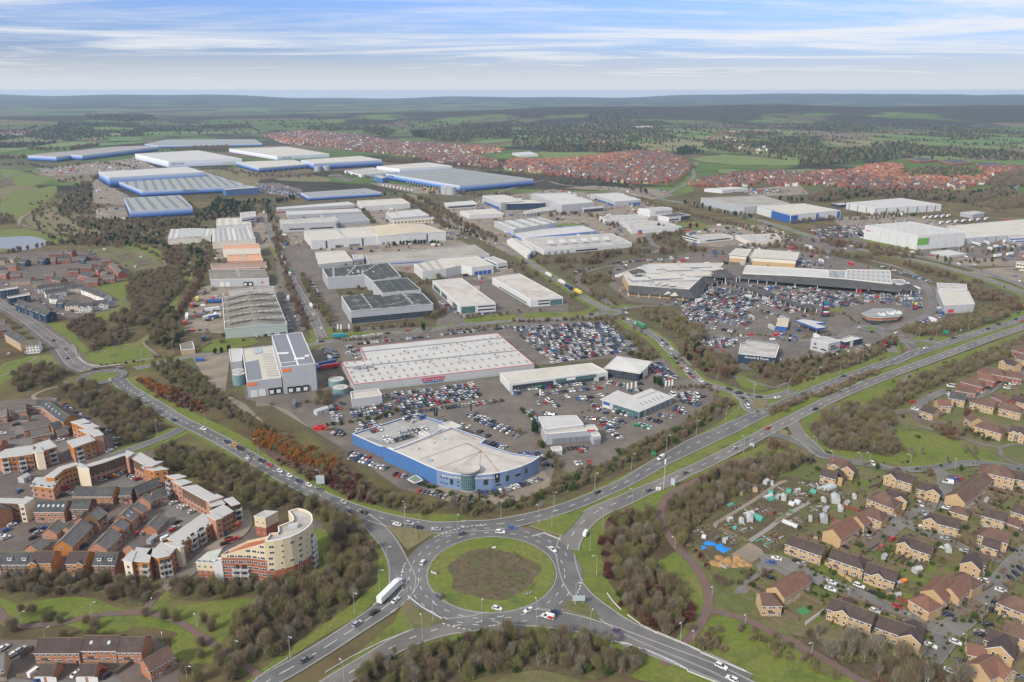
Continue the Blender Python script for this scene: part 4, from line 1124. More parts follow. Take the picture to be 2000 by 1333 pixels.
aE('brown roofed shed below the orange roofed pair','20','1640,266 1652,302 2082,292 2072,246','pink','brown',(1,326),al=(1,1,2),aG=((1,3,1,6,1.4,1.2,3),))
aE('long grey fibre roofed shed with two lorry doors','20','1628,312 1640,388 2096,378 2065,306','pale','asb',(1,444),al=(1,1,3),a6=(7,1,1,3,AC),a9=((1,2,.14,.34,'shutter'),(1,2,.55,.72,'dock')),a3=((1,.88,-4,1.8,None,dT,dict(w=2.2)),))
aE('grey stepped shed above the lorry yard','20','1788,470 1790,528 2150,512 2128,440','pale','asb2',h=8,al=(1,1,2),a6=(9,1,1,3,AC))
aE('big pale green shed with weathered barrel roof','20','1733,535 1752,776 2238,735 2136,480','green','asb',(1,848),al=(1,0,4),a6=(5,9,4.5,4.5,RF['asb2']))
ae('office','orange brick office attached to the green shed','office','21','0,765 2,775 243,742 240,730',W['sand'],RF['flat'],b=(1,822),aj=((1,.1,.98,3.6,4.8,aC,'window_band'),(1,.1,.9,1,2.4,aY,'window_band')))
aE('walled compound with grey roofed store','20','1402,895 1412,940 1520,930 1500,870','tan','asb',h=4)
aE('white roofed unit at the head of the dark works','21','460,172 490,268 756,240 685,158','pale','cream',(1,296),al=(2,1,1.5))
aE('very long low unit with stained grey roof','21','848,192 880,252 1820,192 1702,115','pale','asb2',h=7,al=(2,1,1.5),aa=3,aj=((1,.02,.98,3,4.2,W['blue'],'painted_band'),))
aE('blue banded link block beside the long low unit','21','750,195 765,232 842,222 830,190','pale','flat',h=6,aj=((1,0,1,3,4,W['blue'],'painted_band'),))
aE('dark roofed works round a loading yard','21','515,300 558,370 848,352 905,398 1132,365 1030,255','grey','dark',(1,462),a6=(8,3,3,2,AC),aa=7)
aE('raised dark roofed hall with pale grey sides','21','905,400 985,492 1288,467 1180,373','pale','dark',h=15,cG=W['pale'])
aE('dark roofed front block with white canopy over dark glazing','21','663,517 740,637 1382,578 1292,490','grey','dark',(1,735),al=(2,0,2.),a6=(7,2,3,1.6,AC),aj=((1,.0,.99,.5,6,bC,'curtain_wall'),))
aE('white unit with rows of dark roof slots','21','1230,267 1300,322 1482,302 1600,277 1682,292 1852,272 1720,206 1430,226','white','cream',(1,388),a6=(9,3,1.,5,W['dkgrey']),aa=4,aj=((5,.0,1,5,6.2,W['bluegrey'],'painted_band'),),a9=((4,4,.1,.9,'bluedoor'),))
aE('white two storey office with window bands behind the slotted roof','21','1780,217 1882,262 1962,250 1850,206','white','flat',(1,312),aj=((0,.05,.95,2,3.5,aC,'window_band'),(0,.05,.95,5,6.4,aC,'window_band'),(1,.1,.9,2,3.5,aC,'window_band')))
aE('left of two long white units with teal glass corners','21','1375,397 1592,592 1868,572 1602,376','white','stain',(1,655),a6=(4,5,1.8,1.8,AC),aj=((1,.03,.42,.5,-1,aY,'glass_corner'),(1,.5,.97,2,3.4,aC,'window_band'),(1,.5,.97,5.4,6.6,aC,'window_band'),(0,.35,.55,1,-2,aY,'glass_bay'),(0,.75,.9,1,-2,aY,'glass_bay'),(0,.05,.3,1,-2,aY,'glass_bay')))
aE('right of two long white units with teal glass corners','22','-155,372 148,547 398,527 55,340','white','stain',(1,602),a6=(3,6,1.8,1.8,AC),aj=((1,.6,.98,.5,-1,aY,'glass_corner'),(1,.22,.58,2,3.4,aC,'window_band'),(1,.22,.58,5,6.2,aC,'window_band'),(0,.2,.9,1,2.5,aY,'window_band')))
cc=ae('warehouse','huge white roofed cash and carry with red eaves and Costco lettering','warehouse','21','760,1207 2171,1047 1882,805 812,915 862,1015 668,1030',W['pale'],RF['white'],b=(0,1268),cG=dT,bh=.35,a6=(22,5,1.3,4.2,aq('rooflight_tan',(.27,.24,.18),ao=.1)),aj=((0,.15,.95,0,1.6,W['green'],'green_plinth'),),a3=((0,.42,-2.2,3.6,'COSTCO',aq('red_letters',(.55,.02,.05),ao=0),dict(dq=.1,shear=.12,bB=1.15)),(0,.42,-4.3,1.35,'WHOLESALE',aq('blue_letters',(.03,.13,.4),ao=0),dict(dq=.05,bB=1.9))))
bw,q_,h_,bf=cc
for t_,s_ in(('21','1165,960 1390,935 1610,910 1825,885 1065,1080 1360,1045 1595,1018 1870,985'),):
 for p_ in PS(t_,s_,h_):
  g_=MB()
  g_.box((0,0,0),(3.4,2.2,1.3),AC,.12)
  g_.cW((-.8,0,1.3),.7,.9,W['dkgrey'],None,10)
  g_.obj('roof_fan',bw,p_-bf)
for p_ in PS('21','785,1100 835,1100 890,1090',h_):
 g_=MB()
 g_.box((0,0,0),(6.5,3.4,1.6),AC,.12)
 for x_ in(-2,0,2):
  g_.cW((x_,.6,1.6),.8,1.6,W['dkgrey'],bk,10)
 g_.obj('chiller',bw,p_-bf)
for a_,b_ in(('790,955','1990,835'),('690,1075','2090,935')):
 g_=MB(org=bf)
 p0,p1=PS('21',a_,h_)[0],PS('21',b_,h_)[0]
 g_.ba([p0+VV((0,0,.3)),p1+VV((0,0,.3))],.35,W['dkgrey'],4)
 g_.obj('valley_gutter',bw,(0,0,0))
ae('substation','white walled plant enclosure in front of the cash and carry','enclosure','31','736,152 748,208 983,178 952,126',W['pale'],RF['cream'],b=(1,268),bh=1.)
t1=ae('warehouse','tall grey parcel depot with solar covered roof','warehouse','a','735,110 865,524 1306,477 1130,70',W['grey'],RF['solar'],b=(2,818),bh=.6,us=1,a3=((1,.13,-2.2,2.2,None,OR,dict(w=6)),),a9=((1,3,.1,.76,'dock'),))
for a_,b_ in(('935,92','1082,490'),('858,466','1065,440')):
 g_=MB(org=t1[3]);p0,p1=PS('a',a_,t1[2]+.3)[0],PS('a',b_,t1[2]+.3)[0]
 aB(g_,[p0,p1],.6,.6,aK,t1[2]+.3);g_.obj('roof_walkway',t1[0],(0,0,0))
g_=MB(org=t1[3])
for x_,y_,w_ in((885,342,8),(1070,412,4),(1135,408,3.4),(1198,375,3)):
 p_=P(*px('a','%d,%d'%(x_,y_))[0],t1[2]);g_.box((p_.x,p_.y,t1[2]+.1),(w_,2.6,.5),aK,.15)
g_.obj('roof_hatch',t1[0],(0,0,0))
t2=ae('warehouse','lower grey hall of the parcel depot with white roof','warehouse','a','350,287 416,714 864,660 745,243',W['grey'],RF['cream'],b=(1,917),bh=.6,a3=((1,.15,-1.8,2.,None,OR,dict(w=6.5)),),a9=((1,2,.05,.52,'shutter'),(1,2,.58,.98,'dock')))
g_=MB(atan2(.1,1),t2[3]);q_=PS('a','397,455 432,700 606,675 560,420',t2[2]+.35);g_.ag([tuple(p)for p in d1(q_)],RF['solar']);g_.obj('solar_panels',t2[0],(0,0,0))
g_=MB(0,t2[3]);q_=PS('a','498,275 512,345 620,325 600,262',t2[2]+.35);g_.ag([tuple(p)for p in d1(q_)],aq('blue_panel',(.33,.37,.43),ao=.1));g_.obj('roof_panel',t2[0],(0,0,0))
g_=MB(0,t2[3])
for k_ in range(11):
 y_=350+k_*31
 p0,p1=PS('a','%d,%d %d,%d'%(605+k_*8,y_+2,745+k_*10,y_-8),t2[2]+.35)
 aB(g_,[p0,p1],.28,.28,W['dkgrey'],t2[2]+.35)
g_.obj('rooflight',t2[0],(0,0,0))
ae('office','small white roofed annex left of the parcel depot','office','a','180,287 200,457 352,440 345,275',W['grey'],RF['white'],b=(1,590))
for i_,(x_,y_,r_,hh)in enumerate(((312,700,4.2,8.5),(318,735,4.4,8),(1583,755,5.6,5),(1637,862,5.2,5))):
 p_=P(*px('a','%d,%d'%(x_,y_))[0])
 b=MB(org=p_);b.cW(p_,r_,hh,fi,RF['cream'],24);b.cW((p_.x,p_.y,hh),r_*.5,.4,bk,None,12)
 br(b.obj('water_tank'),('rear teal tank by the left wall of the parcel depot','front teal tank by the left wall of the parcel depot','rear pale topped tank between depot and cash and carry','front pale topped tank between depot and cash and carry')[i_],'tank')
bd=ae('car_showroom','blue walled car showroom with fan shaped white roof','showroom','c','340,364 600,477 750,547 860,594 1000,630 1100,644 1250,647 1400,638 1550,608 1700,562 1800,517 1866,472 1600,437 1290,337 1345,294 1010,182 770,275 450,397',W['blue'],RF['stain'],b=(5,792),bh=.5,au=[(0,99,W['bluegrey'])],aa=0)
bw,q_,h_,bf=bd
g_=MB(org=bf)
for a_,b_,w_ in(('1300,410','870,580',.5),('1300,410','1010,612',.4),('1300,410','1275,630',.3),('1310,410','1470,610',.4),('1330,410','1720,540',.4),('1160,330','700,490',.6),('1160,330','1300,405',.9),('1015,190','1240,290',.8),('1015,190','520,385',.6)):
 p0,p1=PS('c',a_,h_)[0],PS('c',b_,h_)[0]
 aB(g_,[p0,p1],w_,w_,aq('grimy_gutter',(.33,.275,.23),ao=.25,sc=.3),h_+.04)
for x_,y_ in((672,388),(828,330),(928,292)):
 p_=P(*px('c','%d,%d'%(x_,y_))[0],h_);g_.cW((p_.x,p_.y,h_),1.2,.7,AC,None,10)
p_=P(*px('c','790,505')[0],h_);g_.box((p_.x,p_.y,h_),(3,2,1),bk)
g_.obj('roof_gutter',bw,(0,0,0))
dK=MB(org=bf)
for a_,b_ in((0,1),(1,2),(2,3)):
 p0,p1=PS('c',('340,364','600,477','750,547','860,594')[a_],h_)[0],PS('c',('340,364','600,477','750,547','860,594')[b_],h_)[0]
 t_=(p1-p0).normalized();n_=VV((t_.y,-t_.x,0))*.08
 dK.ag([(p0 .x+n_.x,p0 .y+n_.y,0),(p1 .x+n_.x,p1 .y+n_.y,0),(p1 .x+n_.x,p1 .y+n_.y,h_+.3),(p0 .x+n_.x,p0 .y+n_.y,h_+.3)],W['blue'])
dK.obj('side_cladding',bw,(0,0,0))
def cN(aW,org,q,xy,t,me,name,z):
 0
 x,y=px(t,xy)[0]
 g=P(x,y,z)
 aU=None
 for i in range(len(q)):
  if cg(q,i)<.05:
   continue
  a,c=VV(q[i]).to_2d(),VV(q[(i+1)%len(q)]).to_2d()
  d=(c-a)
  f=max(0,min(1,(g.to_2d()-a).dot(d)/d.length_squared))
  k=(a+d*f-g.to_2d()).length
  if aU is None or k<aU[0]:
   aU=(k,VV((*(a+d*f),z)),atan2(d.y,d.x))
 return bO(aW,me,name,aU[1],aU[2],org)
for dU,w_,eY,z_ in(('1345,740',2.6,3.2,3),('1460,720',2.6,2.6,3.4),('1465,748',3.4,1.1,1.6),('1585,725',2.4,3.6,3),('1710,690',3.6,1.8,4),('1797,650',1.8,3,4),('1012,735',1.9,3.6,2.6),('1070,690',1.4,.9,6.2),('1070,725',1.4,.9,4.2),('1070,760',1.4,.9,2.2),('903,670',1.2,.9,5.2),('932,680',1.2,.9,5.2),('960,688',1.2,.9,5.2),('905,722',1.2,.9,2),('933,732',1.2,.9,2),('960,740',1.2,.9,2),('830,645',.8,.8,5),('540,555',3.4,2.4,1.2),('570,575',1.,2.2,.1),('685,625',3.4,2.4,1.2),('710,645',1.,2.2,.1),('860,715',1.2,2.4,.1)):
 cN(bw,bf,q_,dU,'c',a5(w_,eY,W['dkgrey'],aC,0),'window',z_)
for eR,dU,sz_ in(('Mercedes-Benz','1018,650',1.7),('Mercedes-Benz','1335,672',1.7),('9','1458,660',2.2)):
 x_,y_=px('c',dU)[0]
 o_=cN(bw,bf,q_,dU,'c',a5(.1,.1),'lettering',h_-1.6)
 eD,eZ=o_.location.copy(),o_.rotation_euler[2]
 bpy.data.objects.remove(o_)
 if eR=='9':
  pb=MB();pb.box((0,-.12,-1.6),(2.6,.2,3.),dd);oo=pb.obj('sign_panel',bw,eD);oo.rotation_euler=(0,0,eZ)
 bE(bw,bf,eR,eD+bf+VV((sin(eZ),-cos(eZ),0))*.3,eZ,sz_,aK)
c0=P(*px('c','1177,800')[0]);c0=VV((c0 .x,c0 .y+4.,0))
tw=aR('entrance_tower',c0,'round glass entrance tower with disc roof on the blue showroom','tower')
b=MB();b.cW((0,0,0),5.,11.,aY,None,28);b.obj('glass_drum',tw)
b=MB();b.cW((0,0,11.),6.,.9,bk,RF['stain'],32);b.obj('disc_roof',tw)
for z_ in(9.6,.1):
 b=MB();b.cW((0,0,z_),5.4,.4,bk,None,32);b.obj('collar',tw)
dk=ae('parking_deck','blue walled rooftop parking deck joined to the showroom','parking deck','c','40,250 300,368 450,400 770,278 830,250 950,190 1005,165 830,108 660,55',W['blue'],RF['deck'],b=(0,338),bh=.9)
sb=ae('stair_hut','pale stair block rising from the parking deck','stair block','c','685,228 765,272 810,250 735,215',W['pale'],RF['cream'],h=dk[2]+2.8,z0=dk[2]+.02)
ae('canopy_roof','raised white roof over the back corner of the deck','canopy','c','880,162 1000,205 1110,170 1000,120',W['pale'],RF['stain'],h=8,z0=0)
g_=MB(org=dk[3]);q_=PS('c','165,290 215,275 400,335 380,345',dk[2]+.05);g_.ag([tuple(p)for p in d1(q_)],W['dkgrey']);g_.obj('ramp_opening',dk[0],(0,0,0))
ae('canopy','green glass valeting canopy beside the blue wall','canopy','c','575,682 650,722 735,690 660,640',bk,aq('green_canopy_roof',(.16,.2,.16),ao=.2,sc=.5),h=3.4,bh=0,z0=3.1)
ae('car_showroom','long low showroom with dark glass front and green panels','showroom','22','-20,1202 742,1105 620,1040 -95,1118',W['white'],RF['cream'],b=(0,1262),aj=((0,.03,.44,.3,-1.2,bC,'shopfront'),(0,.46,.97,2.6,-.7,aY,'green_fascia'),(0,.48,.86,.2,2.5,bC,'shopfront'),(0,.44,.46,0,.2,aK,'fin')),a3=((0,.62,-1.7,1.6,None,aK,dict(w=7)),(0,.3,-5.4,3.2,None,aq('bright_green_portal',(.02,.42,.08),ao=0),dict(w=3.8))))
ae('entrance_portal','white entrance portal with round badge on the showroom front','portal','22','660,1120 662,1126 748,1112 742,1104',W['white'],RF['flat'],b=(1,1180),aj=((1,.2,.8,0,3,bC,'door'),))
pv=ae('car_showroom','square glass showroom pavilion under broad grey roof','showroom','22','745,1075 985,1112 1070,1030 830,992',bC,RF['flat'],b=(1,1180),bh=0,bj=2.2)
g_=MB(org=pv[3])
for i_ in range(4):
 a_,b_=pv[1][i_],pv[1][(i_+1)%4]
 k_=pv[3]+VV((0,0,pv[2]+2.6))
 e_=1.1
 A_,B_=pv[3]+(a_-pv[3])*e_,pv[3]+(b_-pv[3])*e_
 g_.ag([(A_.x,A_.y,pv[2]+.42),(B_.x,B_.y,pv[2]+.42),(k_.x,k_.y,k_.z)],aq('pavilion_roof',(.5,.49,.46),ao=.08,sc=.2))
g_.obj('pyramid_roof',pv[0],(0,0,0))
ae('showroom_annex','white end wall bay right of the glass pavilion','annex','22','1020,1085 1022,1095 1062,1062 1055,1045',W['white'],RF['flat'],b=(1,1162))
vw=ae('car_showroom','white roofed showroom with blue sign and teal glass corner','showroom','32','705,205 992,295 1246,186 1085,126 938,182 826,141',W['pale'],RF['white'],b=(1,352),bh=0,bj=1.2,aj=((0,.02,.22,.2,-.3,W['white'],'white_wall'),(0,.3,.99,.3,-.8,aY,'shopfront'),(1,0,.14,.3,-.8,aY,'shopfront')),a3=((0,.12,-1.7,2.2,None,W['deepblue'],dict(w=5.2)),),a9=((1,5,.2,.95,'roller'),))
g_=MB(org=vw[3])
for k_ in range(6):
 for j_ in range(2):
  p0,p1=PS('32','%d,%d %d,%d'%(1000+k_*31,225-k_*11,1025+k_*31,243-k_*11)if j_==0 else '%d,%d %d,%d'%(975+k_*28,190-k_*11,1010+k_*28,186-k_*11),vw[2]+.6)
  aB(g_,[p0,p1],.45,.45,W['dkgrey'],vw[2]+.45)
g_.obj('rooflight',vw[0],(0,0,0))
gs=ae('garage_building','grey car workshop with white roof and row of garage doors','car workshop','32','240,440 268,478 672,442 640,403',W['grey'],RF['cream'],b=(1,558),aj=((1,.15,.85,3.2,3.6,W['pale'],'canopy'),),a9=((1,6,.12,.82,'roller'),),a3=((1,.86,.3,.9,None,dT,dict(w=5)),))
g2=ae('car_showroom','white hipped upper hall behind the grey car workshop','showroom','32','205,342 252,440 560,402 500,330',W['pale'],RF['white'],h=gs[2]+1.5,z0=0)
ae('garage_annex','grey corner tower at the right of the car workshop','annex','32','615,470 635,497 693,490 672,462',W['grey'],RF['cream'],b=(1,560),a9=((1,1,.1,.9,'roller'),))
ae('store','little white roofed store below the car workshop','store','32','302,578 318,610 392,602 382,570',W['pale'],RF['cream'],b=(1,645))
ae('furniture_store','navy furniture store with pale roof and white lettering','shop','d','445,402 760,434 790,342 772,312 525,280 500,307 462,312',W['navy'],RF['flat'],b=(1,505),a3=((0,.5,-1.6,2.4,'Arnold & Rook',aK,dict(bB=1.2)),),aj=((0,.92,.99,.3,-1.5,aY,'glass_corner'),))
ae('office','square pale grey office cube with slit windows','office','d','1062,276 1211,316 1312,290 1166,250',W['pale'],RF['flat'],b=(1,402),aj=((0,.15,.4,2.2,3.2,aC,'window_band'),(0,.6,.9,2.2,3.4,aC,'window_band'),(1,.2,.6,5,6.2,aC,'window_band'),(1,.2,.85,3,4,aC,'window_band'),(0,.2,.32,5,6.4,aC,'window_band')))
ae('restaurant','black and red fast food restaurant with white roof','restaurant','d','1292,282 1352,303 1500,266 1402,244',W['navy'],RF['white'],b=(1,352),aj=((1,.28,.46,0,-.2,W['cream'],'entrance'),(0,.1,.9,.4,2.2,dT,'red_panel'),(1,.04,.2,.4,2.,dT,'red_panel')))
sp=ae('sports_hall','larger brick sports hall with hipped cream roof','hall','e','335,107 735,132 760,66 362,36',W['sand'],RF['cream'],b=(0,182),au=[(0,5,W['sand']),(5,99,W['cream'])],bh=0,bj=1.5)
ae('sports_hall','smaller brick hall left of the sports hall','hall','e','120,86 275,98 312,36 185,30',W['sand'],RF['cream'],b=(0,152),au=[(0,5,W['sand']),(5,99,W['cream'])],bh=0,bj=1.5)
ae('stair_tower','glazed link between the two brick halls','link block','e','290,98 335,102 342,70 305,66',W['pale'],RF['flat'],b=(0,150))
rA=ae('retail_building','curved white roofed shop terrace, left half of the parade','shops','e','240,258 1030,302 1036,230 272,186',W['cream'],RF['white'],h=9,al=None)
ae('retail_building','grey roofed middle shop of the parade','shops','e','1032,302 1195,312 1202,236 1040,230',W['cream'],RF['grey'],h=9)
ae('retail_building','striped grey roofed shop at the right of the parade','shops','e','1197,312 1625,357 1612,232 1206,226',W['cream'],RF['seam'],h=9,a6=(9,3,2,9,RF['grey']))
ae('retail_building','low grey end shop of the parade','shops','e','1627,357 1772,362 1742,322 1632,316',W['cream'],RF['grey'],h=7)
def cl(af,t,top,bot,zt,zb,dN=1.,m=None,bZ='canopy',name='slate_canopy',eB=True):
 0
 a,b_=PS(t,top,zt),PS(t,bot,zb)
 org=sum(a,VV())/len(a);org.z=0
 r_=aR(name,org,af,bZ)
 g=MB(0,org)
 for i in range(len(a)-1):
  g.ag([tuple(b_[i]),tuple(b_[i+1]),tuple(a[i+1]),tuple(a[i])],m or RF['slate'])
 for i in(0,len(a)-1):
  g.ag([tuple(b_[i]),(a[i].x,a[i].y,zb),tuple(a[i])],m or RF['slate'])
 g.obj('slate_roof',r_,(0,0,0))
 g=MB(0,org)
 for i in range(len(a)-1):
  n_=max(1,int((b_[i+1]-b_[i]).length/9))
  for k in range(n_+1):
   p=b_[i].lerp(b_[i+1],k/n_)
   g.box((p.x,p.y+.4,0),(.5,.5,zb),aK)
 g.obj('post',r_,(0,0,0))
 g=MB(0,org)
 for i in range(len(a)-1):
  p,q=b_[i].lerp(a[i],.5),b_[i+1].lerp(a[i+1],.5)
  g.ag([(p.x,p.y,0),(q.x,q.y,0),(q.x,q.y,zb),(p.x,p.y,zb)],W['sand']if 'super' in af else bC)
 g.obj('shopfront',r_,(0,0,0))
 return r_
cl('long dark slate canopy along the shop parade','e','232,255 640,280 1030,303 1195,314 1350,330 1470,345 1625,360 1775,372','215,308 400,322 640,346 820,362 1060,384 1195,394 1520,418 1640,432 1700,440'.replace('400,322 ',''),9,4.2)
for bS,ax_,ay_,w_,m_ in(('blue gable with orange mark, first from the rotunda',312,264,11,(.03,.06,.38)),('dark green gable with white leaf',465,272,11,(.03,.13,.1)),('white gable between the two green ones',570,280,11,(.55,.56,.55)),('mint green gable on the shop parade',678,288,11,(.27,.43,.33)),('navy gable with white swoosh',940,308,12,(.02,.06,.17)),('navy gable with pale lettering',1103,322,12,(.025,.06,.2)),('red and pale blue gable, the brightest',1409,348,12,(.6,.03,.05)),('teal gable near the parade end',1665,376,9,(.02,.16,.17))):
 dr=9.
 p_=P(*px('e','%d,%d'%(ax_,ay_+w_*.52*5.6))[0],dr-w_*.52)+VV((0,-.6,w_*.52))
 g_=MB(0,VV((p_.x,p_.y,0)))
 r_=aR('shop_gable',(p_.x,p_.y,0),bS,'shop gable','coloured gables along the shop parade')
 mm_=aq('gable_'+bS.split()[0]+str(ax_),m_,ao=.05)
 cZ=dr-w_*.52
 g_.ag([(p_.x-w_/2,p_.y,cZ),(p_.x+w_/2,p_.y,cZ),(p_.x,p_.y,dr)],mm_)
 g_.ag([(p_.x-w_/2,p_.y,cZ),(p_.x,p_.y,dr),(p_.x,p_.y+7,dr),(p_.x-w_/2,p_.y+7,cZ)],RF['slate'])
 g_.ag([(p_.x+w_/2,p_.y,cZ),(p_.x+w_/2,p_.y+7,cZ),(p_.x,p_.y+7,dr),(p_.x,p_.y,dr)],RF['slate'])
 g_.obj('gable_panel',r_,(0,0,0))
 if 'red' in bS:
  g_=MB(0,r_.location);g_.ag([(p_.x-w_/2+.8,p_.y-.05,cZ+.1),(p_.x-.2,p_.y-.05,cZ+.1),(p_.x-.2,p_.y-.05,dr-.8)],aq('pale_blue_panel',(.3,.45,.65),ao=0));g_.obj('pale_panel',r_,(0,0,0))
 g_=MB(0,r_.location)
 for s_ in(-1,1):
  g_.ba([(p_.x+s_*w_/2,p_.y-.1,cZ),(p_.x,p_.y-.1,dr)],.22,aK,4)
  g_.box((p_.x+s_*w_*.42,p_.y-.1,0),(.5,.5,cZ),aK)
 g_.obj('frame',r_,(0,0,0))
 g_=MB(0,r_.location);g_.box((p_.x,p_.y-.1,cZ+.7),(w_*.32,.12,.9),aK);g_.obj('sign_panel',r_,(0,0,0))
def bz(af,t,aT,size,z0,z1,bZ='pavilion',eB=True,fh=.1,name='market_pavilion'):
 c=P(*px(t,aT)[0])
 r_=aR(name,c,af,bZ,rz=fh)
 x,y=size[0]/2,size[1]/2
 g=MB()
 for i,(a,b_)in enumerate((((-x,-y),(x,-y)),((x,-y),(x,y)),((x,y),(-x,y)),((-x,y),(-x,-y)))):
  g.ag([(*a,z0),(*b_,z0),(0,0,z1)],RF['slate'])
 g.ag([(-x,y,z0),(x,y,z0),(x,-y,z0),(-x,-y,z0)],aK)
 g.obj('pyramid_roof',r_)
 g=MB()
 for a in(-1,0,1):
  for b_ in(-1,1):
   g.box((a*(x-.8),b_*(y-.8),0),(.6,.6,z0),aK)
 g.obj('post',r_)
 g=MB();g.box((0,0,z1-.6),(1.6,1.6,1.4),aK);g.obj('lantern',r_)
 return r_
bz('large slate roofed rotunda linking supermarket and parade','22','1630,405',(26,26),8,15)
bz('slate pyramid shelter at the middle of the covered walkway','e','460,488',(15,15),4.5,9)
bz('slate pyramid shelter at the near end of the covered walkway','e','845,612',(13,13),4.5,8.5)
bz('slate hipped corner pavilion at the right end of the parade','e','1765,445',(20,16),5,11)
def cA(af,t,s,w,z):
 a,b_=PS(t,s,z)
 org=(a+b_)/2;org.z=0
 r_=aR('covered_walkway',org,af,'walkway')
 d=(b_-a).normalized();n_=VV((-d.y,d.x,0))*(w/2)
 g=MB(0,org)
 A,B=a+VV((0,0,1.8)),b_+VV((0,0,1.8))
 g.ag([tuple(a-n_),tuple(b_-n_),tuple(B),tuple(A)],RF['slate']);g.ag([tuple(b_+n_),tuple(a+n_),tuple(A),tuple(B)],RF['slate'])
 g.obj('slate_roof',r_,(0,0,0))
 g=MB(0,org)
 k=int((b_-a).length/7)
 for i in range(k+1):
  for s_ in(-1,1):
   p=a.lerp(b_,i/k)+n_*(.85*s_)
   g.box((p.x,p.y,0),(.35,.35,z),aK)
 g.obj('post',r_,(0,0,0))
cA('dark roofed walkway from the rotunda into the car park','e','75,318 400,432',7,4)
cA('dark roofed walkway between the two pyramid shelters','e','575,485 800,572',7,4)
sm=ae('supermarket','sprawling supermarket with patched white roof','supermarket','22','912,428 1240,452 1382,462 1482,367 1592,332 1652,257 1070,262 862,332',W['sand'],RF['stain'],b=(0,500),aa=26,a6=(9,7,4,5,AC))
g_=MB(atan2(.1,1),sm[3])
for k_,(x_,y_,w_,d_)in enumerate(((1150,290,34,22),(1280,300,30,26),(1420,285,34,20),(1540,300,26,24),(1050,330,26,20),(1180,370,36,24),(1330,380,30,20),(1440,350,28,18),(1000,390,22,16))):
 p_=P(*px('22','%d,%d'%(x_,y_))[0],sm[2]);g_.box((p_.x,p_.y,sm[2]-.2),(w_,d_,.9+.5*(k_%3)),W['dkgrey'],.12,RF['cream']if k_%2 else RF['white'])
g_.obj('raised_roof',sm[0],(0,0,0))
cl('dark slate skirt roof along the supermarket front','22','908,430 1240,452 1385,464','905,490 1240,512 1430,535',sm[2]+.4,4,name='slate_canopy')
cl('dark slate skirt roof on the supermarket entrance side','22','1385,462 1485,367 1594,333','1440,530 1520,425 1640,395',sm[2]+.4,4,name='slate_canopy')
for i_,(x_,y_)in enumerate(((1215,470),(1265,478),(1415,470),(1445,440),(1480,410))):
 p_=P(*px('22','%d,%d'%(x_,y_))[0],8.5)
 g_=MB(0,VV((p_.x,p_.y,0)))
 for s_ in(-1,1):
  g_.ag([(p_.x+s_*5,p_.y-2,4.2),(p_.x,p_.y-2,8.5),(p_.x,p_.y+8,8.5),(p_.x+s_*5,p_.y+8,4.2)][::s_],RF['slate'])
 g_.ag([(p_.x-5,p_.y-2,4.2),(p_.x+5,p_.y-2,4.2),(p_.x,p_.y-2,8.5)],W['cream']if i_<2 else RF['slate'])
 br(g_.obj('roof_gable'),('left of two cream gables on the supermarket front','right of two cream gables on the supermarket front','slate gable nearest the supermarket corner','middle slate gable of the supermarket entrance side','slate gable nearest the rotunda')[i_],'gable')
ae('shop','cream brick block with dark mansard at the supermarket back','shop','22','930,355 945,410 1040,400 1020,345',W['sand'],RF['slate'],h=10)
bz('slate mansard turret at the left of the supermarket','22','985,400',(22,20),9,15,name='roof_turret')
cn=ae('superstore','white edged pale store beside the bypass','store','23','1320,470 1372,592 1612,580 1560,478',W['pale'],RF['cream'],b=(1,652),bh=.8,a3=((1,.25,-5.2,3,None,dT,dict(w=6)),))
ae('superstore','rear wing of the pale store with plant on top','store','23','1315,415 1330,462 1552,468 1545,425',W['pale'],RF['flat'],h=9,bh=.8,aa=6)
pf=ae('filling_station_canopy','white filling station canopy with blue edge','canopy','d','920,112 1112,184 1205,172 1105,142 1188,132 1000,102',W['deepblue'],RF['white'],h=6.5,z0=5.4,bh=.1,cG=W['deepblue'])
g_=MB(0,pf[3])
for p_ in PS('d','965,118 1040,145 1110,172 1040,112 1150,160 1160,134',5.4):
 g_.box((p_.x,p_.y,0),(.5,.5,5.4),aK)
g_.obj('column',pf[0],(0,0,0))
ae('filling_station_shop','filling station shop with striped barrel roof','shop','d','768,160 856,170 870,100 790,95',W['deepblue'],RF['beige'],b=(1,208),bj=.6,bh=0)
pr=ae('restaurant','octagonal restaurant with glass roof and white frames','restaurant','d','1500,55 1545,85 1660,92 1800,82 1830,55 1740,15 1600,18',W['orange'],RF['grey'],h=5.5,bj=1.2,bh=0,au=[(0,2.5,bC),(2.5,99,W['orange'])])
g_=MB(0,pr[3])
for x_ in(1660,1735,1795):
 p_=P(*px('d','%d,%d'%(x_,66-(x_-1660)*.12))[0],5.8)
 for dx_ in(-2,2):
  g_.box((p_.x+dx_,p_.y,5.8),(.3,6,1.6),aK)
 g_.box((p_.x,p_.y-3,5.8),(4.3,.3,1.6),aK)
g_.obj('white_frame',pr[0],(0,0,0))
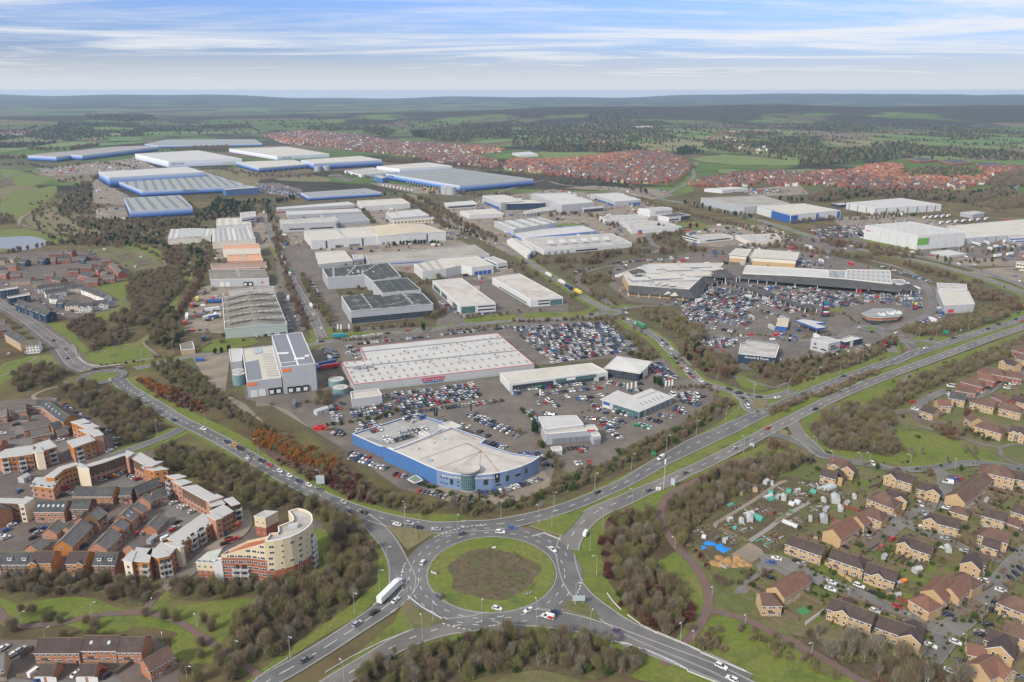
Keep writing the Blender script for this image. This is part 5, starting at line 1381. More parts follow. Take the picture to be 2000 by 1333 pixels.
for i_,p_ in enumerate(PS('22','305,100 395,92 480,86 565,80 650,74 735,68',9.2)):
 g_=MB(0,p_);a_=.1
 g_.ag([(p_.x-4,p_.y-3,9),(p_.x+4,p_.y-3,9),(p_.x+2.5,p_.y+2,12.2),(p_.x-5.5,p_.y+2,12.2)],AC)
 g_.ag([(p_.x+4,p_.y+3,9),(p_.x-4,p_.y+3,9),(p_.x-5.5,p_.y+2,12.2),(p_.x+2.5,p_.y+2,12.2)],W['dkgrey'])
 g_.ag([(p_.x-4,p_.y+3,9),(p_.x-4,p_.y-3,9),(p_.x-5.5,p_.y+2,12.2)],W['dkgrey'])
 br(g_.obj('roof_vent',None,p_),'first second third fourth fifth sixth'.split()[i_]+' angled metal vent from the left on the broad grey factory','roof vent','angled vents on the factory roof')
for i_,(t_,s_)in enumerate((('10','1570,238 1585,244 1910,243 1905,234'),('10','1915,236 1925,246 2270,256 2270,236'),('11','870,245 880,250 1030,244 1020,238'),('12','960,388 985,395 1105,390 1060,385'),('12','0,595 60,612 205,608 140,585'),('12','1500,875 1640,888 1840,870 1700,862'),('11','445,470 460,482 595,478 580,465'),('13','1080,640 1190,660 1330,650 1200,630'),('13','1330,655 1440,680 1590,670 1480,645'),('13','1620,680 1640,695 1815,690 1790,670'))):
 ae('distant_building',('wide white shed far out on the left','second wide white shed far out, right of the first','pale shed among the far green fields','white sheds below the wooded ridge','terraced white school beyond the red estate','flat roofed white showroom beside the far junction','dark low hall in the far red estate','long dark roofed red block, leftmost of three','long dark roofed red block, middle of three','long dark roofed red block, rightmost of three')[i_],'building',t_,s_,W['white']if i_ not in(6,7,8,9)else(W['navy']if i_==6 else W['brick']),RF['white']if i_<6 else RF['slate'],h=9 if i_<4 else 6)
#houses and flats
def ab(af,t,s,w,ai='sand',ac='tile',am=5.,eQ=None,bq=0,bo=0,aM=(),aa=None,name='house',bZ='house',bF=None,a6=0,aP=True,bn=None,bay=None,bK=0,dx=0,chim=0,au=None,eg=True,bJ=None,yz=0):
 0
 dV=.72
 rz=eQ or am+w/2*dV
 c=px(t,s)
 A,B=P(*c[0],rz),P(*c[1],rz)
 d=B-A
 L=d.length
 d.normalize()
 n=VV((-d.y,d.x,0))
 org=VV(((A.x+B.x)/2,(A.y+B.y)/2,0))
 ang=atan2(d.y,d.x)
 aW=aR(name,org,af,bZ,bF,ang)
 wm,rm=W[ai],RF[ac]
 hw=w/2
 xa,xb=-L/2-(hw*.9 if bq else 0),L/2+(hw*.9 if bo else 0)
 b=MB()
 bl=au or[(0,am,wm)]
 fH=[(xa,-hw),(xb,-hw),(xb,hw),(xa,hw)]
 for lo,hi,m_ in bl:
  b.a2(fH,lo,min(hi,am),m_)
 if not bq:
  b.ag([(xa,hw,am),(xa,-hw,am),(xa,0,rz)],bl[-1][2])
 if not bo:
  b.ag([(xb,-hw,am),(xb,hw,am),(xb,0,rz)],bl[-1][2])
 ov,th=.35,.18
 r=MB()
 k=(rz-am)/hw
 def dI(a,bb,c_,d_=None):
  q=[a,bb,c_]+([d_]if d_ else[])
  r.ag([(x,y,z+th)for x,y,z in q],rm)
  r.ag([(a[0],a[1],a[2]-.05),(bb[0],bb[1],bb[2]-.05),(bb[0],bb[1],bb[2]+th),(a[0],a[1],a[2]+th)],aK if bn is None else bn)
 ze=am-ov*k
 ra,e4=(xa-.3 if not bq else-L/2),(xb+.3 if not bo else L/2)
 ea,eb=xa-.3,xb+.3
 dI((ea,-hw-ov,ze),(eb,-hw-ov,ze),(e4,0,rz),(ra,0,rz))
 dI((eb,hw+ov,ze),(ea,hw+ov,ze),(ra,0,rz),(e4,0,rz))
 if bq:
  dI((ea,hw+ov,ze),(ea,-hw-ov,ze),(ra,0,rz))
 if bo:
  dI((eb,-hw-ov,ze),(eb,hw+ov,ze),(e4,0,rz))
 r.box((0,0,rz+th-.06),(e4-ra,.35,.16),aq('ridge_tiles',(.17,.125,.06),ao=.25,sc=1))
 for f,sd,ln,ww in aM:
  x0=-L/2+L*f
  wr=min(rz+.0,am+ww/2*dV)
  y1=sd*(hw+ln)
  h2=ww/2
  q=[(x0-h2,0),(x0+h2,0),(x0+h2,y1),(x0-h2,y1)]
  for lo,hi,m_ in bl:
   b.a2(q,lo,min(hi,am),m_)
  g_=[(x0-h2,y1,am),(x0+h2,y1,am),(x0,y1,wr)]
  b.ag(g_ if sd<0 else g_[::-1],bl[-1][2])
  yo=y1+sd*.3
  kk=(wr-am)/h2
  z2=am-ov*kk
  for s2 in(-1,1):
   p4=[(x0+s2*(h2+ov),0,z2+th),(x0+s2*(h2+ov),yo,z2+th),(x0,yo,wr+th),(x0,0,wr+th)]
   r.ag(p4 if s2*sd<0 else p4[::-1],rm)
   r.ag([(x0+s2*(h2+ov),yo,z2-.1),(x0,yo,wr-.1),(x0,yo,wr+th),(x0+s2*(h2+ov),yo,z2+th)],aK)
 b.obj('wall',aW)
 r.obj('roof',aW)
 if not eg:
  return aW
 fr=bn or aK
 nu=aa or max(1,round((xb-xa)/5.))
 wa,fe,dm=a5(1.5,1.2,fr),a5(1.,1.2,fr,aC,0),a5(.95,2.05,aq('white_door_paint',(.55,.54,.52),ao=.1),W['dkgrey'],0,'door')
 rn=random.Random(len(af)*31+nu)
 cF=VV((-org.x,-org.y,0)).normalized()
 cY=bJ or([1.,3.5]if am>4 else[1.])
 for sd in(-1,1):
  nw=VV((n.x*sd,n.y*sd,0))
  if nw.dot(cF)<-.15:
   continue
  for j in range(nu):
   x=xa+(xb-xa)*(j+.5)/nu
   for zi in cY:
    for o_,me in((-1.25,wa),(1.2,fe)):
     if zi<2 and o_>0 and aP:
      link('door',dm,aW,VV((x+o_,sd*(hw+.02),.05)),0 if sd<0 else pi)
      continue
     if any(abs(x+o_-(-L/2+L*f))<ww/2+.5 and s2==sd for f,s2,ln,ww in aM):
      continue
     link('window',me,aW,VV((x+o_,sd*(hw+.02),zi)),0 if sd<0 else pi)
 for e_,nx in((xa,-1),(xb,1)):
  if(d*nx).dot(cF)>.25 and rn.random()<.7:
   for zi in cY[-1:]:
    link('window',fe,aW,VV((e_+nx*.02,rn.uniform(-1.5,1.5),zi)),-pi/2 if nx<0 else pi/2)
 for f,s2,ln,ww in aM:
  nw=n*s2
  if nw.dot(cF)>-.1 and ln>.2:
   for zi in cY:
    for o_ in((-ww*.22,ww*.22)if ww>4.5 else(0,)):
     link('window',wa if ww<5 else fe,aW,VV((-L/2+L*f+o_,s2*(hw+ln+.03),zi)),0 if s2<0 else pi)
 for j in range(a6):
  x=xa+(xb-xa)*(j+.5)/max(a6,1)
  sd=-1 if(-n).dot(cF)>0 else 1
  g=MB()
  y=hw*.5
  zz=am+(hw-y)*k+th+.08
  g.ag([(x-.5,sd*(y+.5),zz-.5*k),(x+.5,sd*(y+.5),zz-.5*k),(x+.5,sd*(y-.5),zz+.5*k),(x-.5,sd*(y-.5),zz+.5*k)][::-sd],aq('skylight_glass',(.42,.46,.48),ar=.2,ao=.1))
  g.obj('skylight',aW)
 for j in range(bK):
  x=xa+(xb-xa)*(j+.5)/bK
  sd=-1 if(-n).dot(cF)>0 else 1
  g=MB()
  g.box((x,sd*hw*.55,am+hw*.35*k),(1.7,1.8,1.5),W['whrender'],0,rm)
  g.ag([(x-.55,sd*(hw*.55+.93),am+hw*.35*k+.5),(x+.55,sd*(hw*.55+.93),am+hw*.35*k+.5),(x+.55,sd*(hw*.55+.93),am+hw*.35*k+1.25),(x-.55,sd*(hw*.55+.93),am+hw*.35*k+1.25)],aC)
  g.obj('dormer',aW)
 if aP and am>4:
  for sd in(-1,1):
   if(n*sd).dot(cF)>.2:
    g=MB()
    for j in range(nu):
     if j%2==0:
      x=xa+(xb-xa)*(j+.5)/nu+1.2
      g.ag([(x-.9,sd*(hw+.02),2.8),(x+.9,sd*(hw+.02),2.8),(x+.9,sd*(hw+1.),2.35),(x-.9,sd*(hw+1.),2.35)],RF['tile2'])
      break
    g.obj('porch_canopy',aW)
 return aW
ab('sandy terrace of four directly below the allotments','43','165,180 442,272',8,ac='tile2',aa=4)
ab('sandy terrace with hipped right end below the cul de sac','43','505,288 700,352',8,ac='tile2',bo=1,aa=4)
ab('sandy pair with one cross gable and front gardens','43','775,398 1008,468',8,ac='tile2',aM=((.45,-1,.4,5),),aa=3)
ab('house with long red brown roof beside the green artificial lawn','43','270,464 65,590',8.5,ac='tile3',aa=3)
ab('hipped end house at the lower left of the estate','43','-60,640 20,640',8,ac='tile',bo=1,aa=2)
ab('sandy terrace with off centre cross gable above the red path','43','492,672 832,790',8,ac='tile2',aM=((.34,-1,.4,5.5),(.36,1,1.5,5.5)),aa=4)
ab('sandy terrace ending in a wide red gable above the bare trees','43','868,812 1150,905',8,ac='tile2',aM=((.93,-1,1.2,7.5),(.93,1,1,7.5)),aa=4)
ab('sandy terrace in the middle with a left hand gable','43','1075,192 1288,264',8,ac='tile2',aM=((.08,1,.8,6),(.08,-1,.5,6)),aa=4)
ab('broad house with two joined red brown roofs by the cul de sac','43','655,48 505,140',9,ac='tile3',aM=((.35,-1,.5,6),),aa=3)
ab('red brown roofed house behind the joined pair','43','735,8 690,40',8.5,ac='tile3',aa=2)
ab('hipped house left of the cul de sac','33','815,1045 860,1062',8.5,ac='tile',bq=1,bo=1,aa=2)
ab('sandy terrace with small gable at the top of the cul de sac','43','1262,5 1500,66',8,ac='tile2',aM=((.08,-1,.6,6),),aa=4)
ab('sandy house with plain brown roof beyond the back gardens','33','1690,1040 1862,1086',8,ac='tile2',aa=3)
ab('brown roofed garages joined to the plain brown house','33','1880,1115 1980,1150',6,ac='tile',am=2.6,aa=2)
ab('hipped house above the street corner on the right','43','1735,130 1890,175',8.5,ac='tile',bq=1,aa=3)
ab('dark roofed house in front of the hipped one above the corner','43','1690,195 1810,232',7.5,ac='tile2',aa=2)
ab('dark roofed corner house where two streets meet','43','1575,300 1715,345',8,ac='tile2',aM=((.35,-1,5.5,7.5),),aa=3)
ab('square house with pyramid roof below the corner house','43','1545,485 1575,500',8.5,ac='tile',bq=1,bo=1,aa=1)
ab('stepped pair with long red brown roof facing the rising street','43','1400,500 1290,610',9,ac='tile3',aa=3)
ab('narrow house joined to the right of the stepped pair','43','1500,530 1420,600',8,ac='tile3',aa=2)
ab('square sandy house with pyramid roof where the streets join','43','1228,655 1250,668',8.5,ac='tile3',bq=1,bo=1,aa=1)
ab('sandy house with white conservatory at the right edge','43','1905,660 2060,720',8.5,ac='tile',bq=1,aa=3)
ab('brown hipped house below the conservatory','43','1860,850 2030,905',8.5,ac='tile',aa=3)
ab('tall dark roofed house with big cross gable at lower right','43','1730,905 1940,985',8.5,ac='tile2',aM=((.62,-1,5,8.5),),aa=3)
ab('low garage block with red brown roof at lower right','43','1560,1030 1700,1060',6.5,ac='tile3',am=2.6,aa=2)
ab('wide red brown roofed house at the bottom right corner','43','1790,1120 1650,1190',9,ac='tile3',aM=((.2,1,2,7),),aa=3)
ab('sandy house beside the wood with red roofed garage','33','480,648 640,680',8,ac='tile',aa=3,aM=((.95,-1,3.5,7),(.3,-1,1,4)))
ab('dark roofed house turned to the allotments','33','430,738 545,768',7.5,ac='tile2',aM=((.92,1,1.5,6.5),),aa=2)
ab('sandy terrace with blue and white conservatory','33','965,745 1150,802',8,ac='tile2',aM=((.12,-1,1,6.5),(.12,1,1.5,6.5)),aa=4)
ab('dark roofed pair with red gable beside the parking bays','33','1185,835 1325,870',8,ac='tile2',aM=((.85,-1,1.2,6.5),),aa=3)
ab('large hipped house between the cul de sac and the allotments','33','880,930 950,955',9.5,ac='tile',bq=1,bo=1,aa=3)
ab('small dark roofed house behind the large hipped one','33','945,900 1060,930',7,ac='tile2',aM=((.9,-1,.6,6),),aa=2)
ab('long red brown roofed house beside the parking bays','33','1690,765 1560,868',9,ac='tile',aa=3)
ab('lower house joined to the long red brown roofed one','33','1575,865 1470,935',9.5,ac='tile',aa=3)
ab('three storey house with big hipped roof by the curving road','33','1740,705 1860,730',10,ac='tile',am=7,bq=1,bo=1,aa=3,bJ=[1,3.5,5.6])
ab('brown roofed wing right of the three storey house','33','1895,750 2060,785',8,ac='tile2',aa=3)
ab('brown roofed terrace at the right edge below the footpath','33','1930,1010 2050,1050',8,ac='tile2',aa=2)
ab('garage with hipped brown roof between the back gardens','33','1480,1035 1530,1050',6,ac='tile',am=2.6,bq=1,bo=1,aa=1)
ab('dark roofed sandy house at the bend of the upper street','33','1220,240 1320,270',9,ac='tile2',aa=2)
ab('house with red flat dormer beside the white conservatory','33','1320,200 1420,205',8,ac='tile3',aa=2)
ab('dark grey roofed sandy house beside the upper street','33','1425,140 1545,160',9,ac='slate',aa=2)
ab('long red brick bungalow with brown roof','33','1465,88 1625,112',8,ai='brick',ac='tile',am=3.2,aa=3)
ab('red brick house with hipped roof, left of the tall pair','33','1570,35 1650,55',8,ai='brick',ac='tile',bq=1,bo=1,aa=2)
ab('tall red brick house with orange roof by the upper street','23','1650,1105 1740,1125',9,ai='brick',ac='tile3',bo=1,aa=2)
ab('red brick house with broad hipped roof at the upper street','23','1700,1065 1810,1085',9,ai='brick',ac='tile',bq=1,bo=1,aa=3)
ab('red brick terrace with white porches at the right edge','23','1860,1095 1985,1115',8.5,ai='brick',ac='tile',aa=4)
ab('small red brick house left of the orange roofed one','23','1580,1140 1640,1150',7,ai='brick',ac='tile',aa=1)
ab('sandy gabled house above the red brick terrace','23','1855,995 1955,1030',8,ac='tile2',aa=2,aM=((.2,-1,1,6),))
ab('brown roofed house at the right edge above the terrace','23','1950,965 2040,985',8,ac='tile',aa=2)
ab('dark roofed house right of the upper street bend','33','1790,145 1900,192',8,ac='tile',ai='brick',aa=3)
ab('dark roofed sandy house at the right edge below the terrace','33','1915,160 2040,192',8.5,ac='tile2',aa=3)
ab('sandy house with long brown roof below the upper street','33','1645,190 1780,222',8,ac='tile',bq=1,aa=3)
ab('sandy house with conservatory and hipped roof, right of centre','33','1825,222 1940,250',8.5,ac='tile',bo=1,aa=3)
ab('sandy house with hipped roof behind the ivy hedge','33','1700,375 1790,400',9,ac='tile',bq=1,bo=1,aa=2)
ab('sandy pair with twin gables at the right edge of the field','33','1900,400 2010,425',9,ac='tile2',aM=((.35,-1,1,5),(.75,-1,1,5)),aa=3)
ab('half hidden sandy house behind the copper bare tree','33','1590,310 1640,345',8,ac='tile',aa=2)
ab('little brown roofed garage beside the hipped house','33','1620,372 1660,392',5,ac='tile',am=2.6,aa=1)
ab('far sandy house at the top right edge','23','1925,900 2040,930',8,ac='tile',ai='brick',aa=2)
BT=[(0,4.6,W['pink']),(4.6,99,W['timber'])]
BD=[(0,4.6,W['pink']),(4.6,99,W['dktimber'])]
def aA(af,t,s,h=9.5,au=BT,b=None,aG=(),bj=.35,ac=None,bQ=(),c8=None,us=None):
 r_,q,hh,org=ae('flats',af,'flats',t,s,W['timber'],ac or RF['seam'],b=b,h=None if b else h,bh=0,au=au,bj=bj,rim=False,c8=c8,us=us,aG=[(e,n_,3,1.3,1.3,1.2,2.8,W['dkgrey'])for e,n_ in aG])
 dv=px(t,s)
 for e,f,k in bQ:
  c0,c1=dv[e],dv[(e+1)%len(dv)]
  a,c=P(*c0,hh),P(*c1,hh)
  p=a.lerp(c,f)
  d=(c-a);d.z=0;d.normalize()
  n_=VV((d.y,-d.x,0))
  if n_.dot(p)>0:
   n_=-n_
  an=atan2(n_.y,n_.x)+pi/2
  for lv in range(k):
   me=bM()
   o=link('balcony',me,r_,VV((p.x,p.y,.6+2.8*lv if k>3 else 2.9*lv+.5))-org,an)
 return r_,q,hh,org
def bM(w=3.4,dQ=1.4):
 if 'balc' not in dH:
  b=MB()
  b.box((0,-dQ/2,0),(w,dQ,.18),bk)
  for i in range(15):
   x=-w/2+.08+(w-.16)*i/14
   b.box((x,-dQ+.05,.18),(.06,.05,1.),aK)
  b.box((0,-dQ+.05,1.15),(w,.09,.09),aK)
  for s in(-1,1):
   b.box((s*(w/2-.05),-dQ/2,1.15),(.09,dQ,.09),aK)
   b.box((s*(w/2-.06),-dQ+.08,-2.6),(.14,.14,2.6),aK)
   for j in range(5):
    b.box((s*(w/2-.05),-dQ*(.15+.17*j),.18),(.05,.05,1.),aK)
  b.ag([(-1.1,-.03,.2),(1.1,-.03,.2),(1.1,-.03,2.3),(-1.1,-.03,2.3)],aC)
  dH['balc']=b.mesh('balcony')
 return dH['balc']
aA('timber block at the left tip of the horseshoe, with side balconies','g','365,537 625,570 705,452 428,448',b=(1,710),aG=((0,3),(1,3)),bQ=((3,.9,3),))
aA('curved timber range left of the white stair tower','g','540,437 640,443 750,352 940,287 890,272 700,325',h=9.5,aG=((1,3),(2,4)))
aA('white stair tower in the bend of the horseshoe','g','915,320 1052,347 1015,312 945,278',h=11,au=[(0,99,W['render'])],aG=((1,1),))
aA('brown and orange timber range facing the parking court','g','1045,322 1240,266 1480,180 1470,163 1200,245 1012,300',h=9.5,au=BD,aG=((0,3),(1,6)))
aA('corner stair tower at the top of the horseshoe','g','1485,182 1515,205 1585,155 1500,130',h=11,au=[(0,99,W['pink'])],aG=((1,1),))
aA('short brown timber range right of the top corner','g','1515,190 1700,292 1868,272 1662,155',h=9.5,au=BD,aG=((0,5),),us=1)
aA('pink and orange block stepping down from the top corner','30','1115,737 1200,760 1304,746 1225,722',b=(1,885),aG=((0,2),(1,2)))
aA('cream stair head between two top blocks','30','1120,725 1190,722 1265,690 1230,688',h=11,au=[(0,99,W['pink'])])
aA('small timber block with corner balconies, right side of the horseshoe','30','1302,802 1370,827 1446,806 1390,790',h=10,aG=((0,1),(1,1)),bQ=((0,.2,3),))
aA('second small block on the right side of the horseshoe','30','1345,842 1415,874 1492,850 1432,830',h=9.5,au=[(0,99,W['pink'])],aG=((0,2),))
aA('long brown timber range on the right side of the horseshoe','30','1422,890 1600,987 1690,962 1530,872',h=9.5,au=BD,aG=((0,7),),us=1)
aA('stair tower after the long brown timber range','30','1602,985 1630,1000 1735,965 1690,945',h=10.5,au=[(0,99,W['pink'])])
aA('brown timber block near the pink van','30','1612,990 1650,1040 1750,1015 1700,968',h=9.3,au=BD,aG=((0,2),))
aA('block with white end balconies near the pink van','30','1750,985 1812,1032 1866,1017 1812,968',b=(1,1165),au=BD,aG=((0,2),(1,1)),bQ=((1,.7,3),))
aA('timber block behind the pink and orange van','30','1640,1077 1732,1122 1816,1077 1742,1027',b=(1,1262),au=[(0,99,W['orange'])],aG=((1,3),))
aA('pink stair tower behind the pink and orange van','h','935,120 1005,168 1060,148 985,105',h=10.5,au=[(0,99,W['pink'])],aG=((1,1),))
aA('long orange block with tiers of white balconies','h','580,332 692,377 1000,180 892,112',b=(1,497),aG=((1,7),),bQ=((1,.34,3),(1,.58,3)),us=1)
aA('white stair tower at the lower end of the long orange block','h','570,372 640,372 722,398 690,410 610,400',h=10,au=[(0,99,W['render'])])
aA('timber block left of the curved balconies','h','258,530 412,536 440,425 305,416',h=9.8,aG=((0,2),),bQ=((0,.75,3),))
aA('orange block with curved white balconies on its corner','h','402,467 500,502 590,482 556,440 440,420',h=9.8,aG=((0,1),(1,1)),bQ=((1,.75,3),(1,.35,3)))
aA('block with pale roof behind the curved balconies','h','480,412 590,482 655,410 522,370',h=9.5,au=[(0,99,W['orange'])],aG=((1,2),))
aA('white stair tower at the bottom left of the near flats','h','185,520 258,542 292,450 260,443',h=10.2,au=[(0,99,W['render'])],aG=((0,1),))
aA('leftmost timber block above the road, balconies at its corner','g','-40,185 20,215 185,192 182,100 70,115',h=9.3,aG=((1,3),),bQ=((1,.2,3),))
aA('timber block with central balconies above the road','g','186,196 386,166 382,70 182,95',h=9.5,aG=((0,4),),bQ=((0,.35,3),))
aA('white stair tower between two timber blocks above the road','g','392,135 425,150 512,140 462,86',h=10.5,au=[(0,99,W['render'])])
aA('timber block right of the white stair tower','g','500,132 666,80 580,0 405,60',h=9.5,aG=((0,3),),bQ=((0,.65,3),))
aA('detached timber block beside the parking road','30','575,580 740,522 690,482 525,530',h=9.5,aG=((0,4),),bQ=((0,.22,3),))
aA('pink stair tower on the detached timber block','30','738,492 802,480 762,440 700,452',h=11,au=[(0,99,W['pink'])])
aA('highest of three stepped pale roofs by the parked cars','30','555,380 622,400 722,390 652,355',h=9.5,aG=((0,2),))
aA('middle of three stepped pale roofs by the parked cars','30','615,405 682,430 766,416 702,385',h=9.5,aG=((0,2),))
aA('lowest of three stepped pale roofs by the parked cars','30','620,440 702,482 796,466 722,430',h=9.5,aG=((0,2),))
aA('dark timber and pink block at the left edge','g','-60,742 222,748 288,702 -60,695',h=9,au=BD,aG=((0,4),))
aA('cream gabled end of the dark timber block','g','225,768 285,768 396,692 310,676',h=9.6,au=[(0,99,W['render'])],aG=((0,1),))
cH=hgt(*px('h','1760,672')[0],px('h','1740,300')[0][1])
ap=ae('apartment_building','curved cream and red brick apartment tower with flat grey roof','apartment block','h','1440,372 1520,366 1600,352 1675,330 1740,300 1795,268 1832,238 1856,210 1868,180 1862,135 1840,110 1800,90 1740,75 1650,100 1690,150 1695,185 1560,237 1566,292 1490,300',W['blockcream'],RF['flat'],h=cH,bh=1.,au=[(0,.8,W['blockcream']),(.8,cH*.36,W['flatbrick']),(cH*.36,99,W['blockcream'])],aa=2)
bX=px('h','1085,722 1350,728 1440,728')
cK=[P(*bX[0]),P(*bX[1]),P(*px('h','1442,372')[0],cH),P(*px('h','1480,305')[0],cH),P(*px('h','1290,350')[0],cH*.85),P(*px('h','1110,450')[0],cH*.62)]
bf=sum(cK,VV())/6;bf.z=0
aw=aR('apartment_wing',bf,'sloping shouldered red brick wing of the curved tower with white balconies','apartment block')
hs=[cH*.66,cH*.86,cH,cH,cH*.86,cH*.66]
cK=[VV((p.x,p.y,0))for p in cK]
if dE(cK)<0:
 cK,hs=cK[::-1],hs[::-1]
g_=MB(0,bf)
for i_ in range(6):
 a_,c_=cK[i_],cK[(i_+1)%6]
 za,zc=hs[i_],hs[(i_+1)%6]
 kb=cH*.6
 for lo,hi,m_ in((0,.8,W['blockcream']),(.8,kb,W['flatbrick']),(kb,99,W['blockcream'])):
  g_.ag([(a_.x,a_.y,min(lo,za)),(c_.x,c_.y,min(lo,zc)),(c_.x,c_.y,min(hi,zc)),(a_.x,a_.y,min(hi,za))],m_)
 e_=.35
 A_,C_=a_.lerp(bf,.03),c_.lerp(bf,.03)
 g_.ag([(a_.x,a_.y,za+.02),(c_.x,c_.y,zc+.02),(C_.x,C_.y,zc+.02),(A_.x,A_.y,za+.02)],aK)
g_.obj('wall',aw,(0,0,0))
g_=MB(0,bf)
g_.ag([(p.x,p.y,h_-1.2)for p,h_ in zip(cK,hs)],W['flatbrick'])
g_.obj('roof_terrace',aw,(0,0,0))
fc=[1.6+2.75*k for k in range(int((cH-3)/2.75)+1)]
wl,ws=a5(2.,1.3),a5(.95,1.1,aK,aC,0)
for xs_ in(1500,1600,1685,1760,1815,1860):
 for zi in fc:
  g=px('h','%d,0'%xs_)[0][0]
  aU=None
  for i in range(len(ap[1])):
   if cg(ap[1],i)<.02:
    continue
   for f in(.1,.3,.5,.7,.9):
    p,an,_l=a4(ap[1],i,f,zi)
    k=abs(eU(p)[0]-g)+(0 if p.y<ap[3].y+14 else 50)
    if aU is None or k<aU[0]:
     aU=(k,p,an)
  bO(ap[0],wl if xs_ in(1500,1685,1760)else ws,'window',aU[1],aU[2],ap[3])
iF=min(range(6),key=lambda i:abs(cK[i].x-P(*bX[0]).x)+abs(cK[i].y-P(*bX[0]).y))
for e_,n_,f0,f1 in((0,7,.02,.98),(1,3,.1,.9)):
 for zi in fc:
  for j in range(n_):
   f=f0+(f1-f0)*(j+.5)/n_
   p,an,_l=a4(cK,(iF+e_)%6,f,zi)
   fk=hs[(iF+e_)%6]+(hs[(iF+e_+1)%6]-hs[(iF+e_)%6])*f
   if zi+1.8<fk and not(e_==0 and 2<j<6 and zi<fc[2]+.1):
    bO(aw,ws if j%2 else wl,'window',p,an,bf)
 if e_==0:
  for lv in range(3):
   for f in(.48,.74):
    p,an,_l=a4(cK,iF,f,fc[lv]-.4)
    link('balcony',bM(),aw,p-bf,an)
aU=None
for i in range(len(ap[1])):
 for f in(.2,.5,.8):
  if cg(ap[1],i)>.02:
   for key,xx in(('a',1710),('b',1885)):
    p,an,_l=a4(ap[1],i,f,0)
    kx=abs(eU(p)[0]-px('h','%d,0'%xx)[0][0])
    if aU is None:
     aU={}
    if key not in aU or kx<aU[key][0]:
     aU[key]=(kx,p,an)
for key in aU:
 for lv in range(6):
  p=aU[key][1]
  link('balcony',bM(),ap[0],VV((p.x,p.y,.8+2.75*lv))-ap[3],aU[key][2])
ae('apartment_block','low cream and brick end of the curved tower with green roof','apartment block','h','832,543 985,552 1056,425 935,456',W['blockcream'],aq('pale_green_roof',(.42,.44,.38),ao=.1,sc=.3),b=(0,708),bh=0,bj=.3,au=[(0,.6,W['blockcream']),(.6,5.6,W['flatbrick']),(5.6,99,W['blockcream'])],aG=((0,3,4,1.1,1.2,1.4,2.75),))
ae('stair_tower','blank white stair slab on the curved tower front','stair tower','h','985,556 1062,546 1075,505 1000,512',W['whrender'],RF['flat'],b=(0,736))
ae('apartment_block','small rear block of the curved tower with sloping roof','apartment block','h','1346,133 1445,150 1556,92 1440,84',W['blockcream'],RF['flat'],b=(0,300),au=[(0,5,W['flatbrick']),(5,99,W['blockcream'])],aG=((0,2,4,.9,1,1.4,2.75),),bh=0,bj=.2)
ab('orange terrace with long slate roof across the parking court','g','905,552 1362,552',8.5,ai='timber',ac='slate',am=5.5,aa=6,au=[(0,2.7,W['orange']),(2.7,9,W['timber'])])
ab('dark slate pair right of the long slate roof','g','1440,562 1570,560',7,ai='dktimber',ac='slate',aa=2,au=[(0,2.7,W['brick']),(2.7,9,W['dktimber'])])
ab('brown timber row climbing to the top court','g','1580,560 1845,450',7,ai='dktimber',ac='slate',aa=4)
ab('brick terrace with six skylights in its slate roof','g','455,716 800,716',9.5,ai='orange',ac='slate',am=6,aa=4,a6=6)
ab('dark timber house right of the six skylights','g','872,700 1080,697',8.5,ai='dktimber',ac='slate',am=6,aa=2,au=[(0,3,W['pink']),(3,9,W['dktimber'])])
ab('pink brick row with slate roof behind the garden court','g','1795,608 1945,562',7.5,ai='pink',ac='slate',aa=3)
ab('small pink brick house left of the slate roofed row','g','1735,628 1680,680',7.5,ai='pink',ac='gtile',aa=1)
ab('brown timber house at the corner of the lane','g','1165,790 1060,872',7.5,ai='dktimber',ac='gtile',am=7,aa=2,au=[(0,3.4,W['pink']),(3.4,9,W['dktimber'])])
ab('long orange row with grey tiled roof running down the lane','g','970,942 725,1190',8.5,ai='timber',ac='gtile',aa=5)
ab('pink brick row with grey tiled roof on the right of the lane','g','1315,1042 1135,1218',8.5,ai='pink',ac='gtile',aa=4)
ab('upper row of orange houses with three skylights','g','1560,765 1440,885',8.5,ai='orange',ac='gtile',am=5.5,aa=3,a6=3)
ab('orange house stepping above the three skylights','g','1640,735 1578,790',8,ai='orange',ac='gtile',am=5.8,aa=1)
ab('small grey roofed house between the two lane rows','g','1430,925 1350,1002',7.5,ai='orange',ac='gtile',aa=1)
ab('garage with grey tiled roof beside the car court','g','685,948 570,1052',7,ai='pink',ac='gtile',am=3,aa=1)
ab('lower garage with grey tiled roof beside the car court','g','485,1152 360,1240',7,ai='pink',ac='gtile',am=3,aa=1)
ab('tiny pink garage behind the long orange row','g','830,975 770,1030',5,ai='pink',ac='gtile',am=2.6,aa=1)
ab('low dark garage behind the lane','g','1010,845 940,915',6,ai='pink',ac='slate',am=2.8,aa=1)
ab('low brick carport with long grey roof in the right hand court','30','1250,1090 1160,1180',7,ai='orange',ac='gtile',am=2.8,aa=2)
ab('dark slate terrace at the left with two dormers','40','45,322 272,322',8.5,ai='dktimber',ac='slate',am=5.5,aa=3,bK=2)
ab('leftmost dark terrace end at the picture edge','40','-90,318 35,320',8.5,ai='timber',ac='slate',am=5.5,aa=2)
ab('orange house with cream bay, left of the lane end','40','278,312 425,312',8.5,ai='timber',ac='tile2',am=6.5,aa=2,aM=((.12,-1,.8,3),),au=[(0,3.2,W['orange']),(3.2,9,W['timber'])])
ab('orange house with cream bay, right of the lane end','40','545,316 692,316',8.5,ai='timber',ac='tile2',am=6,aa=2,aM=((.75,-1,.8,3),),au=[(0,3.2,W['orange']),(3.2,9,W['timber'])])
